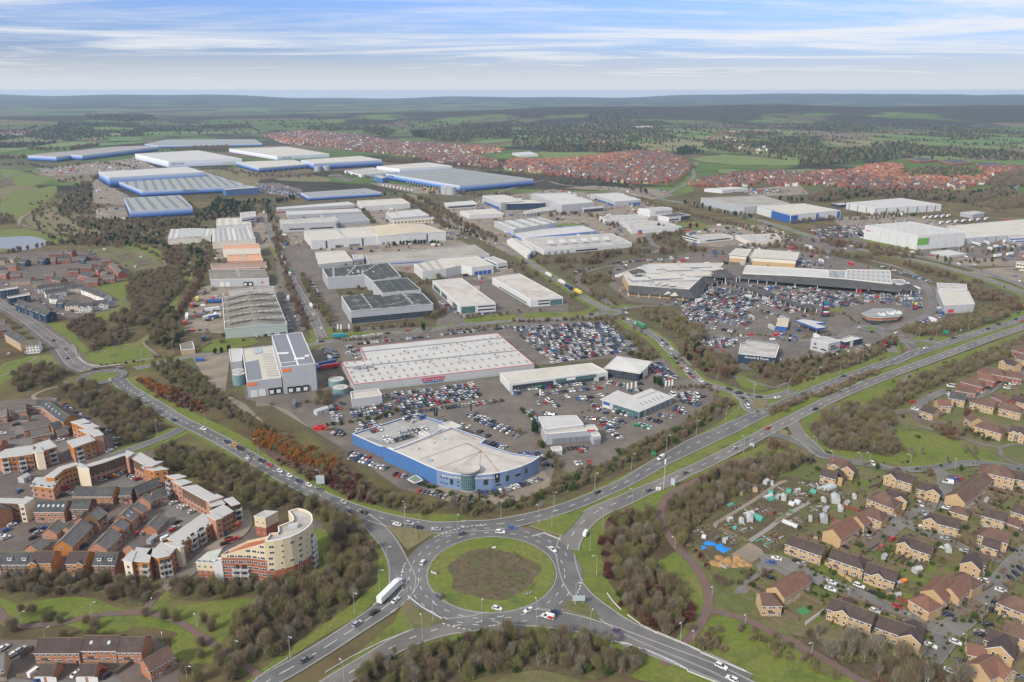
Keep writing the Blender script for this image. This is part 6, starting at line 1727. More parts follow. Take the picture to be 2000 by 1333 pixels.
ab('dark timber house with two dormers beside the flats','40','755,322 925,322',9,ai='dktimber',ac='slate',am=5.5,aa=2,bK=2,au=[(0,2.8,W['brick']),(2.8,9,W['dktimber'])])
ab('brown roofed annex behind the dark dormer house','40','1050,225 1000,262',7,ai='pink',ac='gtile',am=4,aa=1)
ab('brick house at the left picture edge with grey roof','g','-60,740 0,800',9,ai='orange',ac='gtile',am=7,aa=2)
ab('pink brick terrace end at the upper left edge','30','-60,290 50,276',8,ai='pink',ac='gtile',aa=2)
ab('pink brick house with grey roof, second from the upper left','30','85,248 200,232',8.5,ai='pink',ac='btile',aa=3)
ab('pink brick house at the start of the curved terrace','30','215,212 282,206',8,ai='pink',ac='btile',aa=2)
ab('first bend of the slate roofed curved terrace','30','285,204 372,206',8,ai='pink',ac='slate',aa=2)
ab('curved terrace with skylights along the parked cars','30','372,208 500,302',8.5,ai='orange',ac='slate',am=6,aa=5,a6=5)
ab('orange gabled end of the curved terrace','30','500,302 545,328',8.5,ai='timber',ac='slate',am=6.5,aa=1)
ab('long brick house inside the upper left court','30','170,392 372,348',8,ai='orange',ac='btile',aa=3)
ab('brick house with dark grey roof inside the upper left court','30','240,442 372,416',8,ai='orange',ac='btile',aa=3)
ab('small brick house behind the curved terrace','30','395,388 480,366',6,ai='orange',ac='slate',am=4,aa=1)
ab('brick garage in front of the three stepped roofs','30','432,440 515,418',7,ai='orange',ac='btile',am=3,aa=1)
ab('slate roofed shed beside the three stepped roofs','30','500,402 545,418',6,ai='dktimber',ac='slate',am=3,aa=1)
ab('small garage at the left of the upper court','30','60,455 110,445',6,ai='orange',ac='btile',am=2.6,aa=1)
ab('red brick shed below the first upper left house','30','160,335 225,330',5,ai='pink',ac='slate',am=2.6,aa=1)
ab('brick roof peak at the far left of the upper court','30','-40,520 20,520',7,ai='orange',ac='tile3',am=3,aa=1)
ab('left part of the orange brick terrace at bottom left','40','308,988 650,988',8.5,ai='orange',ac='tile2',aa=4)
ab('middle part of the bottom left terrace with two skylights','40','660,970 935,970',8.5,ai='orange',ac='tile2',am=5.4,aa=3,a6=2)
ab('right part of the bottom left terrace with tall gable','40','945,982 1130,982',8.5,ai='orange',ac='tile2',aa=2)
ab('detached orange brick house turned to the path','40','1310,1055 1120,1160',7.5,ai='orange',ac='tile',aa=3)
ab('double garage with two white doors, left of the pair','40','322,1190 440,1190',6.5,ai='orange',ac='tile2',am=2.8,aa=2,aP=False)
ab('double garage with two white doors, right of the pair','40','640,1190 762,1190',6.5,ai='orange',ac='tile2',am=2.8,aa=2,aP=False)
ab('brick house cut by the left picture edge at the bottom','40','-40,1120 30,1105',9,ai='tan',ac='gtile',aa=1)
ME=[('red brick terrace at the back of the crescent','375,162 490,154',9,'brick','btile',4),('tan house left of the back terrace','215,186 285,180',9,'tan','btile',2),('tan house near the left edge of the crescent','85,200 128,208',9,'tan','btile',1),('red house behind the green crescent','460,205 545,200',8,'brick','slate',3),('red house with narrow front by the terrace','395,212 435,210',8,'brick','btile',1),('tall red gabled house, highest of the crescent','540,150 575,152',8,'brick','slate',1),('grey roofed house at the crescent top','625,197 682,192',8,'whrender','slate',2),('red house beside the small allotments','690,180 745,176',8,'brick','slate',2),('red gabled house at the allotment corner','790,215 865,210',8,'brick','btile',2),('red house in the second crescent row','675,242 752,236',8,'brick','btile',2),('red house in the second row, left','618,268 715,262',8,'brick','btile',3),('outer red terrace on the curved road, upper','868,252 925,275',8,'brick','btile',2),('outer red terrace on the curved road, lower','905,275 948,318',8,'brick','btile',2),('red house with dark flank below the crescent','525,298 612,294',8,'brick','slate',2),('red grey roofed house above the white terrace','640,322 735,342',9,'brick','slate',3),('red house at the lower end of the curved road','800,350 895,344',9,'brick','btile',3),('red house below the grey roofed one','668,372 765,368',9,'brick','btile',2),('red house tucked inside the crescent','765,285 790,300',7,'brick','slate',1),('second red house tucked inside the crescent','800,318 840,330',7,'brick','btile',1),('red house at the far left edge','8,312 70,322',8,'brick','btile',2),('red house right of the far left one','78,332 160,326',8,'brick','btile',2),('red house left of the green oval','200,342 268,335',8,'brick','btile',2),('red gabled house below the green oval','350,326 420,322',8,'brick','btile',2),('red house with grey roof below the oval','418,358 495,374',8,'brick','slate',2),('dark roofed house at the left edge','-20,290 48,286',8,'tan','slate',2),('orange gabled house at the left','45,258 128,255',8,'orange','btile',2),('grey house at the left edge','-30,215 38,212',8,'tan','slate',2),('navy and red house left of the crescent','160,225 215,228',8,'navy','slate',1),('white and navy house near the crescent','310,205 365,215',8,'navy','slate',1),('navy house at the crescent top','630,200 680,204',8,'navy','slate',1)]
for bS,s_,w_,wa_,fa,u_ in ME:
 ab(bS,'20',s_,w_,ai=wa_,ac=fa,aa=u_,am=5.6,aP=False,bF=None)
ab('tan carport block with arches at left','20','82,382 238,372',8,ai='tan',ac='btile',am=3.5,aa=3,aP=False)
ab('tan carport block right of the arched one','20','250,398 325,392',8,ai='tan',ac='btile',am=3.5,aa=2,aP=False)
ab('back row of the white terrace square','20','290,432 580,398',8,ai='whrender',ac='slate',aa=6,aP=False)
ab('left row of the white terrace square','20','345,468 505,446',8,ai='whrender',ac='slate',aa=4,aP=False)
ab('cream front row of the white terrace square','20','508,432 648,420',8,ai='render',ac='slate',aa=3,aP=False)
ab('right row of the white terrace square, upper','20','655,436 745,466',8,ai='whrender',ac='slate',aa=2,aP=False)
ab('right row of the white terrace square, lower','20','742,470 835,500',8,ai='whrender',ac='slate',aa=2,aP=False)
ab('grey roofed house at the left corner of the white square','20','402,502 468,508',8,ai='whrender',ac='slate',aa=1,aP=False)
ab('navy fronted house inside the white square','20','462,532 518,544',8,ai='navy',ac='slate',aa=1,aP=False)
ab('cream house at the front left of the white square','20','512,556 612,552',9,ai='render',ac='slate',aa=2,aP=False)
ab('white twin gabled house at the front of the square','20','612,572 718,564',9,ai='whrender',ac='slate',aa=2,aP=False,aM=((.25,-1,.5,5),(.75,-1,.5,5)))
ab('white house at the front right of the square','20','722,552 835,542',9,ai='whrender',ac='slate',aa=3,aP=False,aM=((.6,-1,.5,4),))
nv=ab('long navy and white row of narrow gables beside the road','20','150,540 395,632',9,ai='navy',ac='slate',am=7,aa=1,aP=False,aM=((.14,-1,.5,4.5),(.36,-1,.5,4.5),(.58,-1,.5,4.5),(.8,-1,.5,4.5)))
ae('flats','navy flat roofed block beside the road','flats','20','52,522 75,535 235,508 225,488',W['navy'],RF['flat'],b=(1,590),aG=((1,4,2,1.5,1.5,1.5,3),))
ae('flats','navy and brick block at the left edge','flats','20','-20,462 10,475 145,455 130,440',W['navy'],RF['flat'],b=(1,535),aG=((1,5,3,1.4,1.4,1.2,2.8),))
ab('long tan terrace with dark roof beside the road','20','75,770 200,842',9,ai='sand',ac='slate',am=7,aa=6,aP=False,bJ=[1,3.4,5.4])
ab('white and tan end block of the long terrace','20','205,858 305,850',9,ai='whrender',ac='btile',am=7,aa=2,aP=False,bJ=[1,3.4,5.4])
ab('red brick block behind the long tan terrace','20','-30,745 75,730',9,ai='brick',ac='btile',am=7,aa=3,aP=False)
ab('red brick gable at the left picture edge','20','-60,700 40,690',9,ai='brick',ac='btile',am=7,aa=2,aP=False)
for o_ in[o for o in bpy.data.objects if o.name.startswith('house')and 'double garage' in o.get('label','')]:
 for k_ in(-1,1):
  g_=MB();g_.box((k_*2.2,-3.33,0),(3.4,.12,2.2),dg);g_.obj('garage_door',o_)
 for c_ in list(o_.children):
  if c_.name.startswith('window'):
   bpy.data.objects.remove(c_)
for o_ in[o for o in bpy.data.objects if o.name.startswith('house')and o.get('label','').split()[0]in('double','garage','low','lower','tiny','small','little','brown')and 'garage' in o.get('label','')]:
 o_.name='garage'
 o_['category']='garage'
du=[]
cB=[('F','510,264 590,257 700,264 760,277 880,284 985,292 975,300 900,302 960,312 880,318 800,306 700,297 640,287 560,283','farthest estate behind the blue warehouses',17),('11','1215,622 1500,625 1700,620 1900,680 1890,712 1500,682 1300,650','estate strip right of the white warehouse',15),('11','1900,690 2000,660 2000,740 1950,730','estate strip right of the white warehouse',15),('12','0,650 250,655 480,642 700,615 880,592 1150,592 1300,630 1400,690 1340,765 1220,842 1000,838 830,832 640,800 440,782 300,770 150,752 0,742','large estate below the sloping meadow',13.5),('12','1350,835 1500,805 1700,770 1996,738 2000,800 1900,850 1650,868 1450,872','estate right of the busy road',14),('13','0,745 250,760 480,748 640,735 800,692 960,692 1080,705 1020,760 1250,790 1480,790 1720,795 1690,832 1500,888 1200,892 900,888 640,870 400,852 70,856 0,840','estate right of the busy road',14),('13','1650,720 1996,705 1996,740 1700,790','estate at the far right edge',15),('12','1480,480 1650,470 1996,560 1996,620 1800,590','village among trees beyond the meadow',30),('12','1550,440 1900,420 1996,440 1900,455 1600,460','village under the ridge',28),('12','1480,330 1700,300 1996,270 1996,360 1700,380','town under the wooded ridge',42),('13','0,280 200,270 500,310 760,320 640,370 300,390 0,410','town under the wooded ridge',36),('10','0,410 150,420 400,440 330,470 0,470','village far out on the left',30),('10','620,490 760,480 780,500 660,510','farm village far out on the left',26),('13','1270,400 1400,390 1380,420 1280,420','farm far out on the right',30),('12','600,500 900,510 860,540 620,530','houses among trees beyond the estate',28)]
def cj():
 rn=random.Random(5)
 for t,s,cE,bA in cB:
  aV=PS(t,s)
  x0,x1=min(p.x for p in aV),max(p.x for p in aV)
  y0,y1=min(p.y for p in aV),max(p.y for p in aV)
  ee=bA>20
  y=y0
  av=0
  while y<y1:
   x=x0+rn.uniform(0,bA)
   while x<x1:
    px_,py_=x+rn.uniform(-.25,.25)*bA,y+rn.uniform(-.25,.25)*bA
    if rn.random()<(.8 if not ee else.5)and aS((px_,py_),aV):
     a=.25*sin(x/130+y/210)+(0 if rn.random()<.68 else pi/2)+.15
     et=sin(x/160+1.3)+sin(y/190+x/300)+rn.uniform(-.9,.9)
     rc=0 if et>.6 and 'farthest' not in cE or et>1.3 else rn.choice((1,1,2))
     du.append((px_,py_,a,rn.uniform(7.5,13),rn.uniform(6.5,8.5),rn.choice((4.8,5.2,5.2,7.2)),rc if not ee else rn.choice((0,1,1,2)),rn.choices((0,1,2,3),(6,2,1.,1.4)if not ee and 'farthest' not in cE else(3,2,3,2))[0],cE))
    x+=bA*rn.uniform(.8,1.15)
   y+=bA*1.25
   av+=1
 eF=[aq('orange_red_pantiles',(.27,.115,.065),ao=.25,sc=.05),aq('grey_brown_pantiles',(.105,.085,.08),ao=.25,sc=.05),aq('brown_pantiles',(.2,.085,.06),ao=.25,sc=.05)]
 eM=[aq('far_red_brick',(.27,.088,.055),ao=.15,sc=.1),aq('far_buff_brick',(.44,.33,.22),ao=.1,sc=.1),aq('far_white_render',(.7,.68,.65),ao=.05),aq('far_orange_brick',(.36,.17,.1),ao=.1,sc=.1)]
 du.sort(key=lambda h:h[1])
 def dL(b,h,o):
  x,y,a,L,w,ev,rc,wc,cE=h
  ca,sa=cos(a),sin(a)
  T=lambda u,v,z:(x+u*ca-v*sa,y+u*sa+v*ca,z)
  k=ev+w/2*.75
  l,hw=L/2,w/2
  wm,rm=eM[wc],eF[rc]
  for p,q in(((-l,-hw),(l,-hw)),((l,-hw),(l,hw)),((l,hw),(-l,hw)),((-l,hw),(-l,-hw))):
   b.ag([T(*p,0),T(*q,0),T(*q,ev),T(*p,ev)],wm)
  b.ag([T(l,-hw,ev),T(l,hw,ev),T(l,0,k)],wm)
  b.ag([T(-l,hw,ev),T(-l,-hw,ev),T(-l,0,k)],wm)
  e=hw+.4
  b.ag([T(-l-.3,-e,ev-.3),T(l+.3,-e,ev-.3),T(l+.3,0,k+.05),T(-l-.3,0,k+.05)],rm)
  b.ag([T(l+.3,e,ev-.3),T(-l-.3,e,ev-.3),T(-l-.3,0,k+.05),T(l+.3,0,k+.05)],rm)
  n_=int(L/3)
  for i in range(n_):
   for z in(1.1,3.4)+((5.4,)if ev>6 else()):
    u=-l+L*(i+.5)/n_
    for sd in(-1,1):
     q=[(u-.6,sd*(hw+.05)),(u+.6,sd*(hw+.05))]
     b.ag([T(*q[0],z),T(*q[1],z),T(*q[1],z+1.2),T(*q[0],z+1.2)],aC)
 nin=190
 rcn,wcn=('orange red roofed','grey brown roofed','brown roofed'),('red brick','buff brick','white','orange brick')
 for h in du[:nin]:
  b=MB(org=(h[0],h[1],0))
  dL(b,h,None)
  o=b.obj('terraced_house')
  br(o,'%s %s house in the %s'%(rcn[h[6]],wcn[h[7]],h[8]),'house','houses of the '+h[8])
 b=MB()
 for h in du[nin:]:
  dL(b,h,None)
 br(b.obj('distant_houses'),'hundreds of red and grey roofed houses in far estates','houses',aN='stuff')
cj()
#vehicles
b6['ring']=b5(RC,0,33.5,72)[::-1]
PC=dict(w=('white',(.66,.66,.65)),s=('silver',(.36,.37,.38)),g=('grey',(.13,.135,.14)),k=('black',(.016,.017,.02)),b=('blue',(.03,.095,.3)),d=('dark blue',(.018,.035,.09)),r=('red',(.42,.022,.025)),o=('orange',(.65,.25,.06)),y=('yellow',(.65,.5,.04)),t=('teal',(.03,.25,.3)),n=('green',(.03,.2,.09)),p=('purple',(.11,.06,.14)),l=('lime',(.45,.6,.05)))
for k_,(n_,c_)in PC.items():
 M['p'+k_]=aq(n_.replace(' ','_')+'_car_paint',c_,ar=.28,ao=0,cv=.5)
dM=aq('car_glass',(.018,.021,.025),ar=.1,ao=0,cv=.6)
dF=aq('tyre',(.02,.02,.02),ao=0)
d6,d0=aq('tail_lamp',(.35,.01,.01),ao=0),aq('head_lamp',(.6,.6,.58),ar=.2,ao=0)
dB=dict(h=('hatchback',4.2,1.76,[(-2.1,.32),(-2.1,.9),(-1.85,1.),(.75,.98),(1.75,.82),(2.1,.62),(2.1,.32)],[(-1.95,.97),(-1.45,1.46),(.05,1.47),(.95,.97)]),c=('saloon',4.6,1.8,[(-2.3,.32),(-2.3,.92),(-1.6,1.),(.8,.96),(1.95,.8),(2.3,.62),(2.3,.32)],[(-1.75,.98),(-1.,1.42),(.1,1.43),(1.,.95)]),u=('sport utility car',4.6,1.88,[(-2.25,.4),(-2.28,1.05),(-2.1,1.12),(.85,1.1),(1.95,1.),(2.28,.8),(2.28,.4)],[(-2.15,1.1),(-1.8,1.68),(.1,1.7),(1.05,1.08)]),v=('van',5.4,2.,[(-2.7,.4),(-2.7,1.25),(-2.65,1.3),(1.5,1.3),(2.3,1.1),(2.7,.85),(2.7,.4)],[(-2.66,1.28),(-2.6,2.3),(1.,2.3),(1.75,1.28)]))
def b0(b,k,pm,bR):
 _,L,w,lo,hi=dB[k]
 hw=w/2
 if bR=='body':
  q=[(x,z,hw-(.07 if z>.85 else 0)-(.1 if abs(x)>L/2-.2 else 0))for x,z in lo]
  n=len(q)
  for i in range(n):
   a,c=q[i],q[(i+1)%n]
   b.ag([(a[0],a[2],a[1]),(a[0],-a[2],a[1]),(c[0],-c[2],c[1]),(c[0],c[2],c[1])][::-1],pm)
  for s in(-1,1):
   f=[(x,s*y,z)for x,z,y in q]
   b.ag(f if s>0 else f[::-1],pm)
  A,B,C,D=hi
  t=hw-.26
  b.ag([(B[0],t,B[1]),(B[0],-t,B[1]),(C[0],-t,C[1]),(C[0],t,C[1])],pm)
  for s in(-1,1):
   for p,q2 in(((A[0],hw-.09,A[1]),(B[0],t,B[1])),((D[0],hw-.09,D[1]),(C[0],t,C[1])),(((A[0]+D[0])/2-.1,hw-.09,A[1]),((B[0]+C[0])/2-.1,t,B[1]))):
    if k=='v' and p[0]==A[0]:
     continue
    b.ba([(p[0],s*p[1],p[2]),(q2[0],s*q2[1],q2[2])],.05,pm,4,False)
   b.box((D[0]-.25,s*(hw+.06),D[1]+.02),(.16,.16,.14),pm)
   if k=='v':
    b.ag([(A[0],s*(hw-.07),A[1]),(.2,s*(hw-.07),A[1]),(.1,s*(t+.02),B[1]),(B[0],s*(t+.02),B[1])][::-s],pm)
  if k=='v':
   b.ag([(A[0]-.02,hw-.08,A[1]),(A[0]-.02,-hw+.08,A[1]),(B[0]-.02,-t,B[1]),(B[0]-.02,t,B[1])][::-1],pm)
  x0,x1=lo[0][0],lo[-2][0]
  for s in(-1,1):
   b.box((x0+.03,s*(hw-.28),lo[1][1]-.28),(.14,.3,.2),d6)
   b.box((x1-.06,s*(hw-.3),lo[-2][1]-.1),(.16,.34,.13),d0)
  b.box((0,0,.22),(L-.25,w-.25,.2),dF)
 if bR=='windows':
  A,B,C,D=hi
  t,u=hw-.27,hw-.1
  for s in(-1,1):
   b.ag([(A[0],s*u,A[1]),(D[0],s*u,D[1]),(C[0],s*t,C[1]-.02),(B[0],s*t,B[1]-.02)][::-s],dM)
  b.ag([(D[0],-u,D[1]),(D[0],u,D[1]),(C[0],t,C[1]-.02),(C[0],-t,C[1]-.02)],dM)
  b.ag([(A[0],u,A[1]),(A[0],-u,A[1]),(B[0],-t,B[1]-.02),(B[0],t,B[1]-.02)],dM)
def c7(b,k,eK=None):
 _,L,w,lo,hi=dB[k]
 r=.33 if k in 'hc' else.37
 for x in(-L*.295,L*.31):
  for s in(-1,1):
   if eK is None or eK==(x>0,s):
    y=s*(w/2-.1)
    b.ba([(x,y-.1,r),(x,y+.1,r)],r,dF,10)
    b.ba([(x,y+s*.1,r),(x,y+s*.115,r)],r*.6,bk,8)
fg={}
def be(k,c,bR):
 key=(k,c,bR)
 if key not in fg:
  b=MB()
  if bR=='all':
   b0(b,k,M['p'+c],'body');b0(b,k,None,'windows');c7(b,k)
  elif isinstance(bR,tuple):
   c7(b,k,bR)
  else:
   b0(b,k,M['p'+c],bR)
  fg[key]=b.mesh({'all':'car','body':'body','windows':'windows'}.get(bR,'wheel')if not isinstance(bR,tuple)else 'wheel')
 return fg[key]
dj=[]
dZ=random.Random(3)
PAL='w'*14+'s'*11+'g'*10+'k'*12+'d'*5+'bbbrrr'
def cU(p,a,c=None,k=None,place='',key=None,z=0):
 dj.append(dict(p=VV((p[0],p[1],z)),a=a,c=c or dZ.choice(PAL),k=k or dZ.choice('hhhhccuuuhhv' if dZ.random()<.3 else 'hhhccuu'),place=place,key=key))
def av(t,s,place,fE=.93,n=1,z=.2,bA=2.55,fC=None):
 0
 q=PS(t,s,z)
 A,B=q[0],q[1]
 D,C=(q[3],q[2])if len(q)>3 else(A,B)
 for r in range(n):
  f=r/max(1,n-1)
  a,b=A.lerp(D,f),B.lerp(C,f)
  L=(b-a).length
  if L<2:
   continue
  d=(b-a)/L
  an=atan2(d.y,d.x)+pi/2
  m=int(L/bA)
  for i in range(m+1):
   if dZ.random()<fE:
    p=a+d*(i*bA+dZ.uniform(-.15,.15))+VV((-d.y,d.x,0))*dZ.uniform(-.3,.3)
    if n<14:
     aB(dC,[p+d*1.27-VV((-d.y,d.x,0))*2.3,p+d*1.27+VV((-d.y,d.x,0))*2.3],.06,.06,M['paint'],z+.13 if z<1 else z+.03)
    cU(p,an+dZ.choice((0,pi))+dZ.uniform(-.03,.03),place=place,key=(place,r,i),z=z)
RD={'north_carriageway':'on the westbound carriageway','south_carriageway':'on the eastbound carriageway','west_road':'on the road from the small roundabout','ring':'on the big roundabout','mini_approach':'on the winding local road','avenue':'on the straight avenue'}
def ay(t,s,place=None,a=None):
 for tok in s.split():
  xy,cd=tok.rsplit(',',1)[0],tok.rsplit(',',1)[1]
  y,cc='',''
  for ch in cd:
   if ch.isdigit()or ch=='.':
    y+=ch
   else:
    cc+=ch
  p=PS(t,xy+','+y)[0]
  aU=None
  for key,aH in b6 .items():
   for u,v in zip(aH,aH[1:]):
    m=(u+v)/2
    d2=(m-p).length
    if aU is None or d2<aU[0]:
     aU=(d2,v-u,m,key)
  an=a
  if an is None:
   d=aU[1].normalized()
   an=atan2(d.y,d.x)
   if aU[3]not in('ring','north_carriageway','south_carriageway','south_west_arm','south_exit','exit_road')and d.cross(p-aU[2]).z<0:
    an+=pi
   if aU[3]=='south_east_arm':
    an+=0 if d.cross(p-aU[2]).z>0 else 0
  pl=place or RD.get(aU[3],'on the '+aU[3].replace('_',' '))
  cU(p,an,cc[0]if cc else None,cc[1]if len(cc)>1 else None,pl,None,.3)
ay('20','745,1090kc 935,1080ds 510,935g 528,1005k 415,865k 860,1175wh'.replace('ds','sh'))
ay('30','1110,168sh 1355,370dc 1588,440wc 1768,540dc 1825,567oh 1875,597kv 1950,640gh 1930,675wh')
ay('31','45,690ku 107,722rh 185,770wh 260,807wh 338,847dc 413,880wh 498,917gh 680,1015sh 838,1092kc 743,1092kh 1100,1187wc 1200,1180su 1265,1210kc 1405,1225sc 1612,1258ph 1905,1248wu 1996,1215bh')
ay('41','1300,410wh 1425,675gu 1880,770wh 1090,705wc 925,800kc 790,890su 390,1170gu 840,1240bu')
ay('42','315,310wc 575,185wv 130,785wh 340,800dh 822,950ph 1630,1225wu 1715,1325wu')
ay('32','665,940kh 1160,670wv 1068,920gu 1350,782gc 1738,592su 1835,265wv 1830,225gh 1795,195kc 1755,160kh 1695,130ku 1775,155kc 1850,175gc 1925,190kc 1530,95kc 1470,65wu 1408,35rh')
ay('33','275,165kh 588,28dc 72,195wc 370,285ku 0,435rh')
ay('23','1475,938sh 1225,925wc 1445,848kc 1715,775kh 1795,738ku 1930,700dh 1975,715rh 1945,655nv 1270,857kc 1085,935rh 1000,805wh 810,797kc 215,865bh 715,762wh 1980,750sh')
ay('22','1170,865d 1205,895k 1240,930w 1165,900wv 1235,985s 1270,1005k 1295,1005g 1290,1040k 1320,1080r 1360,1100wv 1385,1125k 1410,1150r 900,700w 885,613s 890,650w 1160,588d 620,662k')
ay('21','508,768w 450,660w 760,838wc 855,830wc 905,820wc 968,815wh 1025,812k 1183,790rh 1260,782s 490,870w 512,875d')
ES='parked among the sandy houses'
ay('43','495,568wc 485,620wc 708,595wu 820,648kh 970,225ru 885,290rh 1010,755rh 830,790wh 1815,630wc 1785,735ku 1740,785ku 1890,535kh 1930,500kh 1965,460kh 1265,1060wc 1460,1035wh 1420,1260wc',ES)
ay('43','65,380wc 20,410bc 220,400kh 260,420sh 25,530kc 870,120wh 765,210sh 585,290kc 1213,130wc 1380,225sh 1370,295wh 1530,320sh 1460,765gh 1400,820dh 1575,640gu 1600,632gh 1675,550wh 1655,975kc 1650,955sh 1715,895kh 1490,1180kc 1900,310kc 1860,115sh 1900,130rh 1940,145sh 1960,1310gh',ES,2.7)
ay('33','815,713wu 1145,285wh 1670,155wh 1695,138sh 1720,118kh 1780,85kh 1808,72kh 1185,1030wu 1210,1100sh',ES)
ay('33','1125,232rh 1195,348kh 1265,362dh 1400,860wv 1415,810gh 1450,835bh 1480,830rh 1445,1018ku 1390,1060wh 1030,1050dh 960,1110wh 870,1195wh 1560,165dv 1425,107wv 1870,100wh 1900,90wh 1860,120wh 325,690kv 1350,1240ku',ES,2.75)
EF='parked among the timber flats'
ay('30','845,460su 800,440ku 905,518su 918,562ku 855,610wc 215,770kc 150,925bc 435,212sh 497,242rh 525,266bh 550,282wh 598,310kh 627,330wh 675,355dh 855,1155gu 810,1197wc',EF)
ay('30','475,525wh 515,903rh 805,840sh 835,828kh 868,818rh 900,805yh 935,795bh 545,945sh 500,960kc 930,978wh 825,1075kc 130,405kc 150,395gh 20,475wh 10,1280wc 60,375kc',EF,.45)
ay('30','1015,800kh 1035,810sh 1052,822wh 1078,832rh 1355,1018wh 1415,1045wh 1440,1052wh 1500,1085wh 1380,1170kc 1085,1252rh 1130,1252sh 1350,1230rh 1370,1212sh 1745,1265bh 130,1168kh 98,1190wh 52,1232bh 265,1230kh 340,1215bh 300,1250sh 262,1290kh 50,1290wh 1300,1300wv',EF,.9)
ay('40','1840,225rh 1795,240rh 1755,265kh 1790,225kh 590,530sh 720,533kh 650,280kc 630,292dh 340,1318bh',EF,.6)
BH='by the bottom left houses'
ay('40','280,1270wv 600,1280wc 790,1262rh 832,1292kh 312,1320bh 30,1078wh 165,1095su 118,1120wh 95,1135sh','parked '+BH,1.2)
NW='parked beside the navy and white terrace'
ay('20','320,565k 345,580s 370,600b 395,622k 425,640g 455,655s 490,660w 290,545w 450,592r 400,568s 560,633k 600,650w 865,578b 280,475s 305,490w 200,470w 330,500s 950,358k 1005,345k 985,280k 620,380w 650,655s 720,640g 50,430w 20,415b 70,970w 205,960w',NW)
CCP='in the packed car park right of the cash and carry'
av('22','0,762 760,722 950,930 310,1035',CCP,.93,13)
av('21','800,888 1350,832','behind the cash and carry');av('21','1450,818 1820,775','behind the cash and carry');av('21','1870,775 2000,750','behind the cash and carry')
av('22','720,735 960,925','along the shrubs at the right end of the car park')
av('21','540,930 620,960 640,1000 550,960','left of the cash and carry',.9,3);av('21','720,960 800,1000 790,945 720,905','left of the cash and carry',.8,3)
av('31','1075,205 1720,112 1750,178 1130,285','below the cash and carry lettering',.95,6)
av('31','1000,178 1700,82','along the front wall of the cash and carry')
av('31','1010,335 1960,205','along the fence above the blue showroom',.85)
av('31','740,290 1050,248 1050,300 750,335','beside the white plant enclosure',.95,3);av('31','590,262 690,235 670,360 600,372','left of the white plant enclosure',.9,5)
DK=dk[2]+.12
av('c','385,328 700,245','on the blue parking deck',.97,1,DK);av('c','350,298 660,215','on the blue parking deck',.9,1,DK);av('c','520,238 770,185','on the blue parking deck',.9,1,DK)
av('c','560,92 660,130','at the top edge of the parking deck',.9,1,DK);av('c','680,68 745,100','at the top edge of the parking deck',1,1,DK);av('c','235,220 330,195','on the left side of the parking deck',1,1,DK)
av('c','120,150 270,125 330,165 170,200','behind the parking deck',.85,3);av('c','100,205 150,215','behind the parking deck',1);av('c','800,155 930,105 945,125 830,165','between deck and lane',.95,2)
av('c','1250,62 1640,225','right of the fan roofed showroom');av('c','1240,95 1660,275','right of the fan roofed showroom');av('c','1110,160 1200,185','beside the fan roofed showroom');av('c','1230,210 1400,280','beside the fan roofed showroom');av('c','1345,312 1530,385','in the notch of the fan roofed showroom');av('c','1170,60 1215,75','right of the fan roofed showroom')
av('c','1278,818 1512,802','below the blue curved wall',1,bA=2.75);av('c','1560,786 1872,686','below the right end of the blue curved wall',1,bA=2.9)
av('c','1030,880 1270,903','against the hedge below the glass tower',1);av('c','700,800 960,862','against the hedge left of the glass tower',.8);av('c','1590,870 1830,815','under the hedge right of the glass tower',.4)
av('c','30,480 430,605','under trees by the blue wall',.9);av('c','20,440 220,490','under trees by the blue wall',.7);av('c','1845,435 1960,565','beyond the right end of the showroom',1);av('c','1690,465 1790,432','behind the right end of the showroom',1)
av('c','470,640 560,660','beside the green valeting canopy',1);av('31','600,470 680,440 690,480 620,475','beside the red containers',.8,2)
av('32','20,135 660,75','before the long glass showroom');av('32','180,168 720,110','before the long glass showroom');av('32','0,160 100,150','before the long glass showroom',.8);av('32','280,215 460,180 750,165 460,210','in the second lane before the showroom',.6,2)
av('22','1065,1055 1170,1040 1275,1150 1180,1200','right of the glass pavilion',.9,6);av('32','750,75 880,100','under the pavilion front',.8);av('32','850,95 1040,80','under the pavilion front',.5);av('32','920,140 1000,130','beside the white flags',.8)
av('32','1250,170 1430,150 1510,265 1340,225','right of the white roofed showroom',.85,5);av('32','1150,328 1270,345','below the white roofed showroom');av('32','1270,290 1350,315 1340,285 1275,270','below the white roofed showroom',.9,2);av('32','1050,350 1170,390','below the white roofed showroom');av('32','1000,400 1080,430','below the white roofed showroom');av('32','590,218 740,315','along the lane left of the white showroom');av('32','800,298 1000,355','before the teal glass front',.9,bA=3.2);av('32','810,360 900,400','below the white roofed showroom');av('32','1410,150 1500,190','at the far right of the dealer lots',.9)
av('32','140,300 200,385','left of the grey workshop');av('32','275,265 400,250','behind the grey workshop',.9);av('32','240,310 330,325','behind the grey workshop');av('32','90,250 350,220','along the upper lane of the dealer lots',.8,bA=5);av('32','440,590 600,575','below the grey workshop',.95);av('32','500,612 590,600','below the grey workshop');av('32','500,705 620,690','at the foot of the workshop yard');av('32','700,395 760,435','right of the grey workshop');av('32','770,455 850,510','right of the grey workshop');av('32','560,345 700,370','right of the grey workshop',.8);av('32','690,350 850,440','along the lane right of the workshop',.9);av('c','1770,30 1840,130','on the bank behind the workshop',1)
RP='in the retail park car park'
av('e','-100,350 390,500 230,680 -330,560',RP,.88,11);av('e','300,368 640,470',RP);av('e','470,375 790,455',RP);av('e','880,398 1360,548 1110,580 560,490',RP,.9,6);av('e','700,398 890,440',RP);av('e','520,510 780,600 700,625 420,530',RP,.9,3);av('e','1120,430 1320,470 1310,485 1130,445',RP,.9,2)
